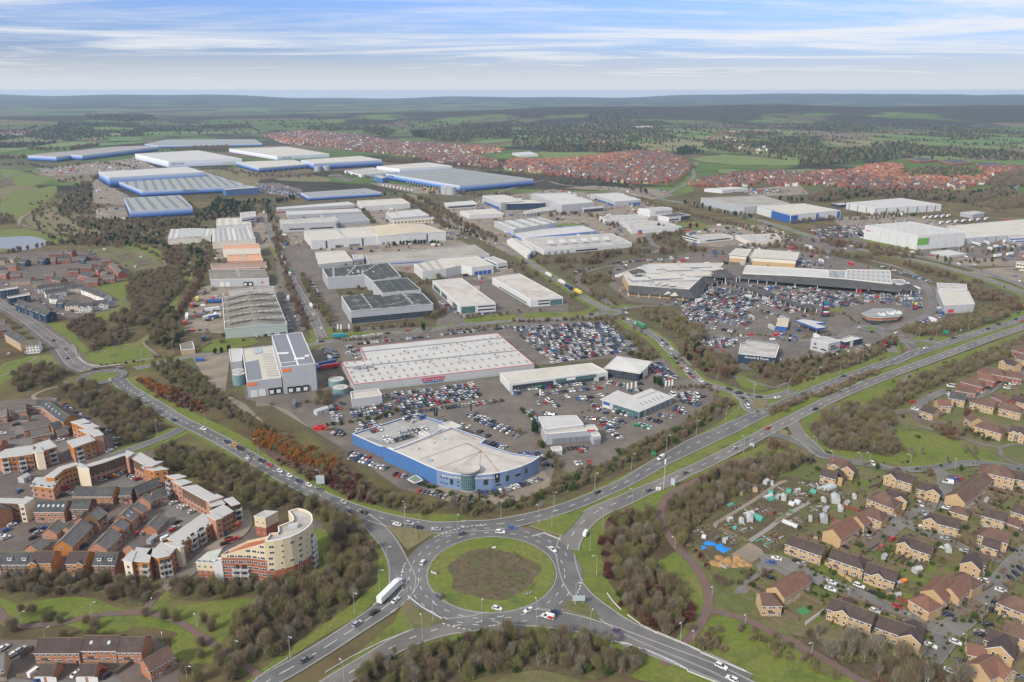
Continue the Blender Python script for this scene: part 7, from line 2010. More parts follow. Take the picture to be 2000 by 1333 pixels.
for x_ in(1385,1440,1535,1600,1690,1760,1840,1880):
 av('e','%d,440 %d,%d'%(x_,x_+8,525+(x_-1385)*.12),RP,.9)
av('e','1510,190 1996,340','along the back road of the retail park');av('23','980,320 1300,410','along the back road of the retail park',.7);av('d','-60,70 180,140 130,170 -120,110',RP,.8,3);av('d','0,10 330,90 300,160 -40,70',RP,.7,4);av('d','330,95 560,140 540,190 330,130',RP,.6,3);av('d','150,170 420,215',RP,.7);av('e','240,560 700,690',RP,.8);av('e','-60,640 180,700',RP,.8);av('e','620,450 1000,560',RP,.8);av('d','900,190 1000,215',RP,.7)
av('d','190,262 430,282 400,345 80,335','left of the navy furniture store',.92,6);av('d','770,445 820,450','right of the navy furniture store',1);av('d','1300,385 1380,372','beside the grey cube',.9);av('d','1415,420 1600,365','below the fast food restaurant',.9);av('d','1470,345 1560,330','below the fast food restaurant',.6);av('23','1180,720 1340,680','beside the octagonal restaurant',.9)
av('e','740,150 760,200 980,210 970,140','behind the brick sports hall',.9,5);av('22','490,335 600,300','beside the curving slip of the supermarket');av('22','750,262 1190,225','along the trees behind the supermarket',.85)
av('21','300,645 390,775','beside the avenue');av('21','235,690 275,790','beside the green shed');av('21','1440,560 1580,650','beside the left long white unit',.8);av('21','1600,675 1900,640','in front of the long white units',.7);av('21','430,410 520,560','beside the dark works',.5);av('20','2000,830 2240,805','before the orange brick office',.9)
av('13','320,1190 740,1160 740,1240 420,1275','left of the towering white warehouse',.7,7);av('11','40,850 350,905 330,930 20,885','in the car park beside the thin blue warehouse',.8,6);av('11','570,775 780,800','beside the low white building',.8);av('12','1640,870 1996,880 1996,910 1650,905','at the flat roofed showroom',.85,4);av('13','0,880 140,890 140,905 0,905','at the flat roofed showroom',.8,3)
av('11','950,1110 1020,1120','beside the colonnaded office',.8);av('11','1490,1220 1640,1260','right of the beige shed',.6)
ORD='first second third fourth fifth sixth seventh eighth ninth tenth eleventh twelfth thirteenth fourteenth fifteenth sixteenth seventeenth eighteenth nineteenth twentieth'.split()
def cJ(i):
 return ORD[i]if i<20 else('twenty-' if i<29 else 'thirty-' if i<39 else 'forty-')+ORD[(i-20)%10]if i<49 else 'last'
def cf():
 dj.sort(key=lambda c:c['p'].length)
 cD,far=dj[:300],dj[300:]
 ed={}
 for c in cD:
  ed.setdefault((c['c'],c['k'],c['place']),[]).append(c)
 for lst in ed.values():
  lst.sort(key=lambda c:(c['p']-RC).length)
 for i,c in enumerate(cD):
  eS=ed[(c['c'],c['k'],c['place'])]
  kn,cn=dB[c['k']][0],PC[c['c']][0]
  cE='%s %s %s'%(cn,kn,c['place'])
  if len(eS)>1:
   cE+=', %s from the big roundabout'%cJ([id(x)for x in eS].index(id(c)))
  name='van' if c['k']=='v' else 'car'
  if i<130:
   o=aR(name,c['p'],cE,name,'cars '+c['place'],c['a'])
   link('body',be(c['k'],c['c'],'body'),o)
   link('windows',be(c['k'],'w','windows'),o)
   for w_ in((True,1),(True,-1),(False,1),(False,-1)):
    link('wheel',be(c['k'],'w',w_),o)
  else:
   o=link(name,be(c['k'],c['c'],'all'),None,c['p'],c['a'])
   br(o,cE,name,'cars '+c['place'])
 b=MB()
 for c in far:
  _,L,w,lo,hi=dB[c['k']]
  ca,sa=cos(c['a']),sin(c['a'])
  p=c['p']
  T=lambda x,y,z:(p.x+x*ca-y*sa,p.y+x*sa+y*ca,p.z+z)
  pm=M['p'+c['c']]
  hw=w/2
  zt=hi[0][1]
  l=L/2
  for q in((-l,-hw,l,-hw),(l,-hw,l,hw),(l,hw,-l,hw),(-l,hw,-l,-hw)):
   b.ag([T(q[0],q[1],.3),T(q[2],q[3],.3),T(q[2],q[3],zt-(.25 if q[0]>0 and q[2]>0 else 0)),T(q[0],q[1],zt-(.25 if q[0]>0 and q[2]>0 else 0))],pm)
  b.ag([T(-l,-hw,zt),T(hi[3][0],-hw,zt),T(hi[3][0],hw,zt),T(-l,hw,zt)],pm)
  b.ag([T(hi[3][0],-hw,zt),T(l,-hw,zt-.25),T(l,hw,zt-.25),T(hi[3][0],hw,zt)],pm)
  A,B_,C_,D=hi
  t=hw-.25
  b.ag([T(B_[0],-t,B_[1]),T(C_[0],-t,C_[1]),T(C_[0],t,C_[1]),T(B_[0],t,B_[1])],pm)
  for s in(-1,1):
   b.ag([T(A[0],s*hw*.95,A[1]),T(D[0],s*hw*.95,D[1]),T(C_[0],s*t,C_[1]),T(B_[0],s*t,B_[1])][::-s],dM)
  b.ag([T(D[0],-hw*.95,D[1]),T(D[0],hw*.95,D[1]),T(C_[0],t,C_[1]),T(C_[0],-t,C_[1])],dM)
  b.ag([T(A[0],hw*.95,A[1]),T(A[0],-hw*.95,A[1]),T(B_[0],-t,B_[1]),T(B_[0],t,B_[1])],dM)
 br(b.obj('parked_cars'),'crowded rows of parked cars filling the car parks','cars',aN='stuff')
cf()
def aQ(t,xy,to,af,cab='w',box='w',L=13.6,bu=False,name='lorry',bZ='lorry',cq=None):
 0
 p,q=PS(t,xy)[0],PS(t,to)[0]
 a=atan2(q.y-p.y,q.x-p.x)
 r=aR(name,VV((p.x,p.y,.3)),af,bZ,None,a)
 L=7.5 if bu else L
 x0=L/2
 g=MB();g.box((-.6,0,1.1),(L,2.5,2.8),M['p'+box]);g.obj('trailer',r)
 if cq:
  g=MB()
  for s in(-1,1):
   g.box((-.6,s*1.27,1.3),(L*.7,.04,1.9),M['p'+cq])
  g.obj('side_panel',r)
 g=MB();cx=x0+.9
 g.a2([(cx-1.1,-1.22),(cx+1.1,-1.22),(cx+1.1,1.22),(cx-1.1,1.22)],.7,[3.6,2.9,2.9,3.6],M['p'+cab],M['p'+cab]);g.obj('cab',r)
 g=MB();g.box((cx+1.06,0,1.7),(.12,2.2,.95),dM);g.box((cx+.5,0,1.75),(.9,2.5,.8),dM);g.obj('windscreen',r)
 g=MB();g.box((0,0,.7),(L+1,1.2,.4),dF);g.obj('chassis',r)
 for x in((-x0+1.2,-x0+2.5,-x0+3.8,x0+.6)if not bu else(-x0+1.2,x0+.6)):
  for s in(-1,1):
   g=MB();g.ba([(x,s*.85,.5),(x,s*1.2,.5)],.5,dF,10);g.obj('wheel',r)
aQ('41','1040,660','1110,590','white articulated lorry reaching the roundabout')
aQ('22','1000,757','960,735','green lorry leaving the mini roundabout','w','n')
aQ('22','285,362','250,340','white lorry, uppermost of four on the distributor road');aQ('22','388,420','350,398','second white lorry on the distributor road');aQ('22','445,458','400,430','navy lorry on the distributor road','d','d');aQ('22','515,495','470,470','yellow lorry nearest the mini roundabout','y','y')
aQ('21','205,228','215,260','white lorry, farthest on the avenue',bu=True);aQ('21','222,272','235,300','second white lorry on the avenue',bu=True);aQ('21','262,350','280,380','green sided lorry on the avenue','w','n',bu=True);aQ('21','430,607','440,640','white box lorry nearest the end of the avenue',bu=True);aQ('21','255,545','262,520','white tanker cab lorry parked beside the avenue',bu=True)
for dU,to_,bS,c_,b_,k_ in(('1540,552','1545,520','yellow lorry at the orange hedge','y','y',1),('1500,602','1510,575','red lorry behind the orange hedge','r','r',1),('1460,690','1465,650','white trailer lorry in the corner of the yard','d','w',0),('1444,737','1450,700','red orange trailer at the bottom of the yard','o','r',1),('1672,570','1620,572','long blue trailer in the lorry yard','r','b',0),('1650,637','1590,645','white trailer lorry beside the green shed','r','w',0),('1660,690','1600,700','white lorry with blue side panel','w','w',0),('1590,500','1615,480','red cab lorry by the grey stepped shed','r','g',1),('1590,860','1600,840','white lorry inside the walled compound','w','d',1),('1570,680','1540,682','red flat lorry in the middle of the yard','r','g',1)):
 aQ('20',dU,to_,bS,c_,b_,bu=bool(k_),cq='b' if 'panel' in bS else None)
aQ('a','1490,545','1400,560','red lorry beside the parcel depot','b','r');aQ('a','1455,505','1380,520','blue lorry beside the parcel depot','w','b');aQ('a','1490,440','1470,410','white box trailer beside the parcel depot','w','w',bu=True)
aQ('23','1790,212','1830,206','white trailer with red edge on the right edge road','r','w');aQ('23','1885,200','1920,194','second trailer on the right edge road','r','w')
for i_ in range(12):
 x_,y_=(1225+45*i_,1108-3*i_)if i_<5 else(1350+58*(i_-5),1150-5*(i_-5))
 o_=aQ('13','%d,%d'%(x_,y_),'%d,%d'%(x_+30,y_-10),'%s white trailer from the left in the %s lorry row'%(cJ(i_ if i_<5 else i_-5),'upper' if i_<5 else 'lower'),'w','w')
for i_ in range(4):
 aQ('23','%d,%d'%(1620+80*i_+(60 if i_>1 else 0),118-8*i_),'%d,%d'%(1660+80*i_,130),'%s white trailer from the left below the cream warehouse'%cJ(i_),'w','w')
for i_ in range(9):
 aQ('11','%d,%d'%(990+28*i_,858+5*i_),'%d,%d'%(1000+28*i_,880+5*i_),'%s white trailer from the left beside the large blue warehouse'%cJ(i_),'w','w')
for i_,c_ in enumerate('ryo'):
 aQ('11','%d,%d'%(1310+40*i_,885),'%d,%d'%(1340+40*i_,880),'%s trailer in front of the large blue warehouse'%PC[c_][0],c_,c_,bu=True)
bs=aQ('21','650,843','760,832','teal double decker bus on the estate road','t','t',L=9.5,name='bus',bZ='bus')
def bT(t,xy,to,af,body,fz):
 p,q=PS(t,xy)[0],PS(t,to)[0]
 r=aR('van',VV((p.x,p.y,.3)),af,'van',None,atan2(q.y-p.y,q.x-p.x))
 link('body',be('v',body,'body'),r);link('windows',be('v','w','windows'),r)
 for w_ in((True,1),(True,-1),(False,1),(False,-1)):
  link('wheel',be('v','w',w_),r)
 g=MB()
 for s in(-1,1):
  g.box((-1.5,s*.96,.8),(2.1,.06,1.2),fz);g.box((-.3,s*.975,.7),(.5,.05,.7),M['pd'])
 g.obj('livery_panel',r)
bT('42','280,838','235,825','white van with red and blue swirls at the roundabout','w',M['pr'])
bT('30','1840,1207','1800,1235','pink and orange parcel van beside the flats','o',aq('pink_livery',(.62,.03,.25),ao=0))
#trees, shrubs, hedges
cC=np.random.default_rng(4)
def b1(name,c,c2,tr=.0):
 m=bpy.data.materials.new(name)
 m.use_nodes=True
 nt=m.node_tree
 L=nt.links.new
 b=nt.nodes['Principled BSDF']
 S(b,'Roughness',.9)
 S(b,'Specular IOR Level',.1)
 at=N(nt,'ShaderNodeAttribute',attribute_name='tone')
 oi=N(nt,'ShaderNodeObjectInfo')
 x=N(nt,'ShaderNodeMix',data_type='RGBA')
 S(x,'A',c+(1,))
 S(x,'B',c2+(1,))
 L(at.outputs['Fac'],x.inputs['Factor'])
 r=N(nt,'ShaderNodeMapRange');S(r,'To Min',.86);S(r,'To Max',1.14)
 L(oi.outputs['Random'],r.inputs['Value'])
 h=N(nt,'ShaderNodeVectorMath',operation='SCALE');L(x.outputs['Result'],h.inputs[0]);L(r.outputs[0],h.inputs['Scale'])
 L(h.outputs[0],b.inputs['Base Color'])
 return m
def bG(name,m,n,rad,zc,zr,ln,wd,up=.6,bN=4,flat=1.,base=None,bA=.25):
 0
 cs=[]
 for _ in range(bN):
  a,r=cC.uniform(0,6.28),rad*cC.uniform(.1,.55)
  cs.append((r*cos(a),r*sin(a),zc+zr*cC.uniform(-.5,.55),rad*cC.uniform(.42,.7),zr*cC.uniform(.42,.75)))
 k=cC.integers(0,bN,n)
 C=np.array(cs)[k]
 d=cC.normal(size=(n,3));d/=np.linalg.norm(d,axis=1)[:,None]
 rr=cC.uniform(0,1,n)**.5
 p=C[:,:3]+d*rr[:,None]*np.stack([C[:,3],C[:,3],C[:,4]],1)
 p[:,2]=np.maximum(p[:,2],.15)
 cL=p-np.array([0,0,zc-zr*.9]);cL/=np.linalg.norm(cL,axis=1)[:,None]+1e-6
 t=cL*1.+cC.normal(size=(n,3))*.55+np.array([0,0,up]);t/=np.linalg.norm(t,axis=1)[:,None]
 s=np.cross(t,cC.normal(size=(n,3)));s/=np.linalg.norm(s,axis=1)[:,None]
 L=(ln*cC.uniform(.5,1.3,n))[:,None]
 w=(wd*cC.uniform(.6,1.4,n))[:,None]
 v=np.empty((n,4,3))
 v[:,0]=p-t*L*.5-s*w*.5
 v[:,1]=p-t*L*.5+s*w*.5
 v[:,2]=p+t*L*.5+s*w*.3
 v[:,3]=p+t*L*.5-s*w*.3
 me=bpy.data.meshes.new(name)
 me.vertices.add(n*4);me.loops.add(n*4);me.polygons.add(n)
 me.vertices.foreach_set('co',v.ravel())
 me.loops.foreach_set('vertex_index',np.arange(n*4,dtype=np.int32))
 me.polygons.foreach_set('loop_start',np.arange(0,n*4,4,dtype=np.int32))
 me.polygons.foreach_set('loop_total',np.full(n,4,dtype=np.int32))
 at=me.attributes.new('tone','FLOAT','FACE')
 at.data.foreach_set('value',np.clip(cC.normal(.5,.28,n)+(np.array(cs)[k][:,0]*0+cC.uniform(-.25,.25,bN)[k]),0,1))
 me.materials.append(m)
 me.update()
 return me
def bp(name,h,m,r=.22,cz=6,cp=1.6):
 b=MB()
 b.ba([(0,0,0),(.05,0,h*.3),(0,.1,h*.62)],[r,r*.75,r*.35],m,5,False)
 for i in range(cz):
  a=6.28*i/cz+random.uniform(-.3,.3)
  z=h*random.uniform(.22,.5)
  e=(cos(a)*cp*random.uniform(.7,1.3),sin(a)*cp*random.uniform(.7,1.3),z+h*random.uniform(.28,.42))
  b.ba([(0,0,z),(e[0]*.45,e[1]*.45,z+(e[2]-z)*.4),e],[r*.45,r*.3,r*.1],m,4,False)
 return b.mesh('trunk')
TB=aq('grey_bark',(.13,.115,.09),ao=.2,sc=2)
TW=aq('pale_birch_bark',(.36,.34,.3),ao=.2,sc=2)
BR=b1('brown_twigs',(.12,.092,.056),(.3,.235,.15))
OL=b1('olive_twigs',(.108,.1,.044),(.28,.255,.115))
GY=b1('grey_twigs',(.125,.107,.076),(.31,.27,.2))
RU=b1('russet_twigs',(.105,.062,.04),(.22,.135,.085))
OG=b1('orange_stems',(.26,.105,.03),(.4,.18,.045))
MA=b1('maroon_stems',(.085,.028,.028),(.15,.052,.045))
GR=b1('evergreen_leaves',(.018,.038,.018),(.045,.08,.034))
IV=b1('ivy_leaves',(.04,.07,.018),(.09,.13,.035))
TK={}
for k_,m_,n_ in(('b',BR,'bare brown'),('o',OL,'bare olive'),('g',GY,'bare grey'),('r',RU,'bare russet')):
 TK[k_]=([bG('crown',m_,2100,4.5,4.9,4.6,2.3,.06,up=1.,bN=12)for _ in range(2)],bp('trunk',10,TW if k_=='g' else TB),n_)
TK['e']=([bG('crown',GR,2000,3.,5.2,4.6,.9,.22,up=.3,bN=8)for _ in range(2)],bp('trunk',9,TB,cz=3),'dark evergreen')
TK['i']=([bG('crown',IV,1700,2.9,4.4,4.2,.8,.17,up=.4,bN=8)],bp('trunk',8,TB),'ivy clad green')
TK['x']=([bG('crown',GY,420,2.4,6.6,3.,1.8,.075,bN=6)],bp('trunk',10,TW,r=.15,cz=9,cp=1.5),'thin pale stemmed')
SH={k_:[bG('shrub',m_,520,1.5,1.,1.05,.8,.085,bN=5)for _ in range(2)]for k_,m_ in(('B',BR),('O',OL),('R',RU),('Y',OG),('M',MA),('G',IV))}
FB=b1('far_brown_twigs',(.062,.053,.036),(.145,.12,.08))
FT={'1':bG('far_crown',FB,90,4.2,4.6,4.4,3.2,1.,bN=6),'2':bG('far_crown',OL,90,4.2,4.6,4.4,3.2,1.,bN=6),'3':bG('far_crown',GR,90,3.6,5.,4.8,2.8,1.1,bN=6)}
bP=[]
aZ=[]
rt=random.Random(9)
aX,bW=rt.uniform,rt.choice
def a8(p,d=4.5):
 return all(abs(p[0]-c[0])>40 or abs(p[1]-c[1])>40 or(p[0]-c[0])**2+(p[1]-c[1])**2>d*d for c in ei)
ei=[tuple(p[:2])for k_,aH in b6 .items()for p in aH]+[tuple((a.lerp(b,.5))[:2])for aH in b6 .values()for a,b in zip(aH,aH[1:])]
def az(t,s,bA,h,bv,place,clear=5.5,ce=None,sh=1.):
 bA*=.88 if bv and bA<8 else 1
 aV=PS(t,s)
 x0,x1=min(p.x for p in aV),max(p.x for p in aV)
 y0,y1=min(p.y for p in aV),max(p.y for p in aV)
 if bv and bA<7:
  aD('woodland_floor',[aV],M['scrub'],.19+.0007*len(bP)%.06)
 y=y0
 while y<y1:
  x=x0+aX(0,bA)
  while x<x1:
   q=(x+aX(-.42,.42)*bA,y+aX(-.42,.42)*bA)
   if aS(q,aV)and(not clear or a8(q,clear)):
    if bv:
     bP.append((q[0],q[1],h*aX(.65,1.25),bW(bv),place))
    if ce and(not bv or rt.random()<.9):
     aZ.append((q[0]+aX(-2,2),q[1]+aX(-2,2),sh*aX(.9,1.8),bW(ce)))
   x+=bA
  y+=bA*.9
def ah(t,s,bA,h,bv,place,w=3,ce=None,sh=1.):
 aH=b4(PS(t,s),5)
 d9=0
 for a,b in zip(aH,aH[1:]):
  d=(b-a).length
  while d9<d:
   p=a.lerp(b,d9/d)
   q=(p.x+aX(-w,w),p.y+aX(-w,w))
   if bv:
    bP.append((q[0],q[1],h*aX(.7,1.25),bW(bv),place))
   if ce:
    aZ.append((q[0],q[1],sh*aX(.7,1.3),bW(ce)))
   d9+=bA*aX(.7,1.3)
  d9-=d
def bI(t,s,h,aN,place):
 for p in PS(t,s):
  bP.append((p.x,p.y,h*aX(.85,1.15),aN,place))
az('F','560,985 640,992 700,1028 728,1075 730,1120 705,1160 655,1205 600,1240 540,1283 500,1296 455,1268 450,1225 520,1180 590,1150 645,1122 655,1078 636,1030 590,1000',5.6,7,'bbbooog','in the wood left of the roundabout',4,'BO')
az('F','300,885 350,873 420,893 500,928 600,985 640,1005 590,995 520,1000 480,985 440,960 360,925 310,902',5.6,6.2,'booobg','in the belt behind the horseshoe flats',4,'BO')
az('F','112,760 180,752 240,775 290,802 320,832 300,855 250,872 215,835 150,792',5.6,6.5,'bbog','in the wood beside the brick terrace',4,'BR')
az('F','290,712 350,708 410,750 450,790 480,815 530,838 600,890 700,938 770,972 840,992 880,985 900,995 800,1005 740,990 700,965 640,925 560,870 480,835 430,808 360,770',6.,5.2,'boobog','in the belt left of the blue showroom',4,'BO')
az('F','895,985 1000,985 1085,945 1200,897 1300,845 1385,798 1425,775 1437,790 1370,835 1280,886 1180,932 1100,968 1000,998 900,1008',5.5,4.4,'bbooibg','in the belt between dealerships and dual carriageway',5,'BOG')
az('F','1200,1015 1240,1000 1280,1010 1288,1045 1265,1090 1290,1125 1330,1150 1350,1190 1335,1215 1300,1232 1230,1200 1198,1140 1185,1090 1188,1040',5.2,6,'bbogo','in the copse right of the roundabout',5,'BOG')
az('F','1315,975 1355,948 1430,912 1540,888 1588,892 1560,912 1470,950 1395,995 1345,1045 1335,1095 1312,1050 1303,1000',5.4,6,'bbbbgo','in the wood beside the allotments',4,'BO')
az('F','700,1318 800,1275 900,1250 990,1236 1060,1242 1150,1250 1225,1275 1262,1295 1230,1322 1150,1330 1050,1308 960,1318 860,1345 700,1350',5.4,6.5,'oogbbxo','in the wood below the roundabout',5.5,'BOG')
az('F','1580,835 1640,802 1700,792 1748,812 1745,850 1760,880 1740,893 1680,883 1620,878 1588,852',5.6,6.5,'bbbgob','in the copse above the estate road',6,'BO')
az('F','1690,800 1760,752 1850,716 1940,682 2060,640 2060,665 1900,728 1800,768 1760,795 1700,838',6,5.5,'bobog','in the belt right of the dual carriageway',5,'BO')
az('43','160,960 300,985 500,1010 760,1030 1000,1120 1250,1180 1500,1260 1700,1400 900,1400 600,1230 350,1080',7.5,8.5,'xxgxb','among the bare trees below the sandy terraces',3,'BRO')
az('40','0,470 200,500 560,520 800,530 1000,520 1150,560 1190,620 1110,740 1000,740 900,700 760,660 560,640 330,670 140,700 0,660',6,5.5,'bbogog','in the belt below the dark terrace',2.5,'BRM')
az('40','1340,560 1560,580 1800,580 2000,540 2200,500 2420,440 2500,600 2300,700 2100,720 1950,640 1700,690 1500,700 1320,680',5.8,6.5,'bboog','in the belt below the curved tower',3,'BO')
ah('40','200,800 330,790 400,830',5,5,'gb','beside the left lawn',3);ah('40','180,950 400,900 600,900 820,960',6,5.5,'oob','behind the bottom left terrace',6,'BO');ah('40','1100,880 1300,880 1500,980 1650,1150',6,5,'oob','between the two paths',8,'O');ah('40','1400,1300 1600,1250 1900,1250 2050,1320',5,6,'ob','at the foot of the brown path',6,'BO');ah('40','1850,1000 1950,900 2050,850',5,6,'b','in the wood left of the roundabout',4)
az('20','560,720 700,680 800,720 820,800 760,860 620,840 540,780',6,6,'bbr','in the stream valley',4,'B');az('20','640,980 800,910 940,900 1020,800 960,760 860,800 700,940',6,6,'bb','in the stream valley',4,'BO')
az('20','980,480 1020,380 1200,330 1400,320 1430,440 1330,560 1260,680 1100,760 900,740 860,690 1000,650 1050,560',7,7.5,'bbbo','in the stream valley',3,'BO');az('20','1160,880 1180,760 1330,640 1380,700 1430,800 1400,940 1300,930',6.5,8,'bboe','in the stream valley',4,'BO')
ah('20','1560,330 1540,450 1460,560 1400,650 1340,720',5,6,'rrR'.replace('R','r'),'along the lorry yard',4,'YR');az('20','1270,170 1400,150 1480,220 1440,290 1300,270',6,6,'bbr','in the stream valley',3,'B');ah('20','840,70 1000,90 1200,110 1400,160 1500,160 1580,250 1560,320',6,8,'eeib','along the industrial estate edge',6);ah('20','80,180 300,130 500,110 700,100 820,120',6,7,'bbr','behind the brick crescent',6,'B')
az('20','60,1180 200,1090 330,1060 470,1050 520,1120 480,1180 300,1240 150,1260',7,7,'bbo','beside the small roundabout',4,'RB');ah('20','800,1055 950,1040 1120,1030',4,.1,'','',1,'BM',.8);ah('20','1200,1000 1350,980 1540,955',3.5,0,'','',2,'BB',1)
az('30','1060,40 1180,60 1260,110 1400,140 1330,180 1150,120',2.6,0,'','',3,'YYR',1.);az('30','1200,170 1300,150 1500,200 1600,290 1560,310 1440,270 1300,210',2.6,0,'','',3,'MBY',.9)
az('31','0,430 200,520 450,620 650,720 640,760 500,740 300,680 150,600 0,540',1.7,0,'','',3,'YYYO',1.);az('31','100,640 300,740 480,800 640,770 760,800 900,900 930,980 880,1010 700,950 480,840 300,750',1.8,0,'','',3,'MMRB',.8);az('42','880,640 960,620 1280,500 1440,800 1300,990 1180,960 860,790',3,0,'','',2,'MBR',1.1);az('42','690,350 760,330 800,500 740,540 870,40 800,60',2.4,0,'','',2,'M',1.2)
az('42','1420,1060 1490,950 1600,890 1670,910 1600,1000 1670,1070 1640,1110 1540,1110',2.2,0,'','',0,'BBO',.8);az('42','1740,930 1850,920 2000,980 2200,1100 2050,1090 1850,980',2.2,0,'','',0,'BO',.7);az('43','0,1030 160,1110 350,1180 560,1290 480,1310 200,1180 0,1090',2.4,0,'','',0,'BBO',.7)
az('33','1290,430 1400,420 1500,470 1500,520 1400,510',2.4,0,'','',0,'BR',1.);az('33','0,530 100,540 150,590 0,640',2.4,0,'','',0,'BR',.9);az('23','100,1150 250,1140 340,1160 200,1230',2.6,0,'','',0,'R',.7);az('33','0,300 380,160 400,200 860,0 840,-20 0,340',3,0,'','',2,'BB',1.1)
for _ in range(420):
 a_,r_=aX(0,6.28),18.5*aX(0,1)**.5
 aZ.append((RC.x+r_*cos(a_),RC.y+r_*sin(a_),aX(.2,.42),bW('BORB')))
az('22','1000,640 1080,620 1200,640 1300,700 1450,760 1520,840 1480,880 1400,870 1300,820 1150,740 1050,700',6,7,'bbog','in the belt left of the retail park',5,'BO');az('22','1300,950 1400,880 1560,950 1700,1010 1760,1110 1640,1150 1500,1100 1400,1060',6,6,'bobe','below the furniture store',5,'BM');az('d','400,420 640,500 900,480 1000,440 1200,430 1500,400 1700,280 1790,260 1800,330 1500,480 1200,560 1000,600 800,650 600,560',6.5,5.5,'bobeb','in the belt below the retail park',5,'BOM')
az('23','1010,740 1200,760 1500,720 1800,600 1880,620 1860,690 1600,770 1200,830 1050,800',6,6,'bbo','right of the octagonal restaurant',5,'BO');az('23','1560,440 1800,520 1960,570 1980,620 1880,640 1800,560 1650,560',6.5,6.5,'bbr','behind the pale store',5,'R');ah('e','300,10 700,30 1000,90 1400,120',6,7,'bbo','behind the sports halls',7);ah('e','1750,190 1900,220 2100,290',6,7,'bb','behind the retail park',5)
ah('22','560,430 640,380 760,350',5,7,'b','by the supermarket slip',7,'B');ah('22','620,500 720,540 800,530',5,6,'bo','left of the supermarket',8,'B');ah('22','240,260 450,250 620,260 800,200 1000,180 1190,190',6,9,'bbr','behind the supermarket',8,'B');ah('22','0,260 100,310 200,350',6,5,'b','by the distributor road',5,'B');ah('e','1210,650 1300,720 1500,730 1700,700',3,0,'','',2,'GB',.9);ah('e','900,650 1100,665',4,3,'b','in the retail park',3,'B');bI('e','160,690 300,650 420,640 870,640 1000,150 1670,520',6,'b','in the retail park');ah('d','400,245 600,240 800,280',3,0,'','',1.5,'GB',.8);ah('d','950,270 1100,255 1280,240',3,0,'','',1.5,'GB',.8)
ah('21','350,380 420,480 480,560 560,700 560,750',5,7,'bbo','beside the dark works',4,'B');ah('21','150,80 190,200 260,420 330,600 400,780',6,6.5,'bbr','along the avenue',3);ah('21','600,800 750,790 900,780 1100,760 1300,740',6,5,'bx','in front of the dark works',3,'BR');ah('21','1400,690 1450,650 1500,640',4,7,'b','beside the left long white unit',5,'B');ah('21','1050,130 1200,110 1430,110',4,6,'e','before the big white shed',2);ah('21','1250,430 1300,410 1380,420',3.5,0,'','',2,'BB',1.2);ah('21','620,860 800,860 1000,840',3,0,'','',1.5,'B',1);bI('21','1310,790',9,'e','behind the cash and carry')
ah('21','1640,690 1750,680 1900,670 2080,640 2300,640',7,5,'xb','along the estate road',2);ah('21','1500,790 1700,775 1900,745',3,0,'','',2,'BR',1);ah('22','0,720 300,710 500,700 700,690 850,700',4,4,'b','behind the packed car park',3,'BM');ah('22','760,740 900,830 1000,920 1120,960',4,5.5,'bbo','right of the packed car park',5,'BO');ah('22','970,830 1010,840',3,11,'x','right of the packed car park',2);az('22','880,960 1100,980 1180,1000 1000,1030',4,3.5,'bi','above the glass pavilion',3,'BG')
ah('31','480,260 560,200 600,230',4,7,'bo','below the teal tanks',6,'B');ah('31','520,420 700,390 900,360 1050,320 1150,300',3,0,'','',1.5,'GGB',1.2);ah('31','1280,300 1450,270 1700,250 1900,230',3,0,'','',1.2,'B',.8);bI('32','175,480',10,'e','beside the grey workshop');bI('32','1110,90 1150,110',8,'e','behind the white roofed showroom');bI('32','60,480',5,'b','right of the fan roofed showroom');ah('32','60,280 130,330 170,400',2.5,0,'','',1.2,'GGO',1.1);ah('32','240,560 300,680 360,760',3,4,'bi','below the grey workshop',3,'BG');ah('32','1250,120 1400,110 1530,130 1600,160',3,3,'b','right of the white roofed showroom',3,'B');bI('22','1650,1160',12,'r','beside the winding local road');ah('22','1300,990 1360,1060 1450,1100',3,0,'','',2,'B',.9)
ah('32','560,300 700,300 780,340',3.5,0,'','',2,'B',.7);ah('31','1310,880 1500,960 1700,980 1996,960',3,0,'','',2,'GGB',1.1)
bI('20','1680,970 1730,960 1790,950',6,'e','left of the parcel depot');ah('20','1400,800 1640,780',3,0,'','',1,'B',.8);ah('11','0,990 200,980 320,950',5,9,'e','behind the brick ended unit',8);ah('10','1560,1110 1700,1060 1850,1010 1996,990',6,9,'e','behind the small white works',9);ah('10','1680,970 1900,1000',6,8,'e','below the widest blue warehouse',9);az('10','600,1130 900,1120 1200,1130 1530,1110 1560,1180 1300,1230 900,1240 620,1180',10,7,'bboe','below the small blue warehouse',0);az('10','1560,1080 1700,950 1900,1000 1996,1020 1996,1090 1700,1110 1560,1150',8,7,'eeeb','among the firs below the widest warehouse',0);az('10','640,830 720,830 720,1010 640,1080 480,1100 440,1040 560,930',11,8,'bbe','left of the small blue warehouse',0);ah('10','460,830 600,800 760,790',9,7,'b','left of the small blue warehouse',12)
az('10','520,1250 800,1230 1250,1240 1300,1290 1000,1340 800,1330 560,1330',10,7,'bbe','above the brick crescent',0);az('10','0,1080 100,1070 110,1150 0,1160',10,7,'b','beside the pond',0);ah('10','250,575 500,580 760,540',11,15,'b','behind the long low warehouse',12);ah('10','0,640 120,645 210,640',9,14,'b','behind the long low warehouse',8);az('10','1260,580 1500,560 1780,550 1780,590 1500,580',14,10,'b','between the far warehouses',0);ah('10','0,700 200,690 400,720 700,680 900,690 1060,720',12,8,'bb','below the long low warehouse',12);ah('10','1600,720 1800,740 1996,790',11,8,'b','below the far warehouses',15);ah('11','0,760 300,790 600,760 900,800',11,8,'b','below the far warehouses',12);ah('11','980,650 1200,660 1300,680 1530,690 1996,770 2170,800',11,9,'b','below the far estate',16);az('11','1000,650 1200,655 1200,680 1000,675',12,9,'b','below the far estate',0)
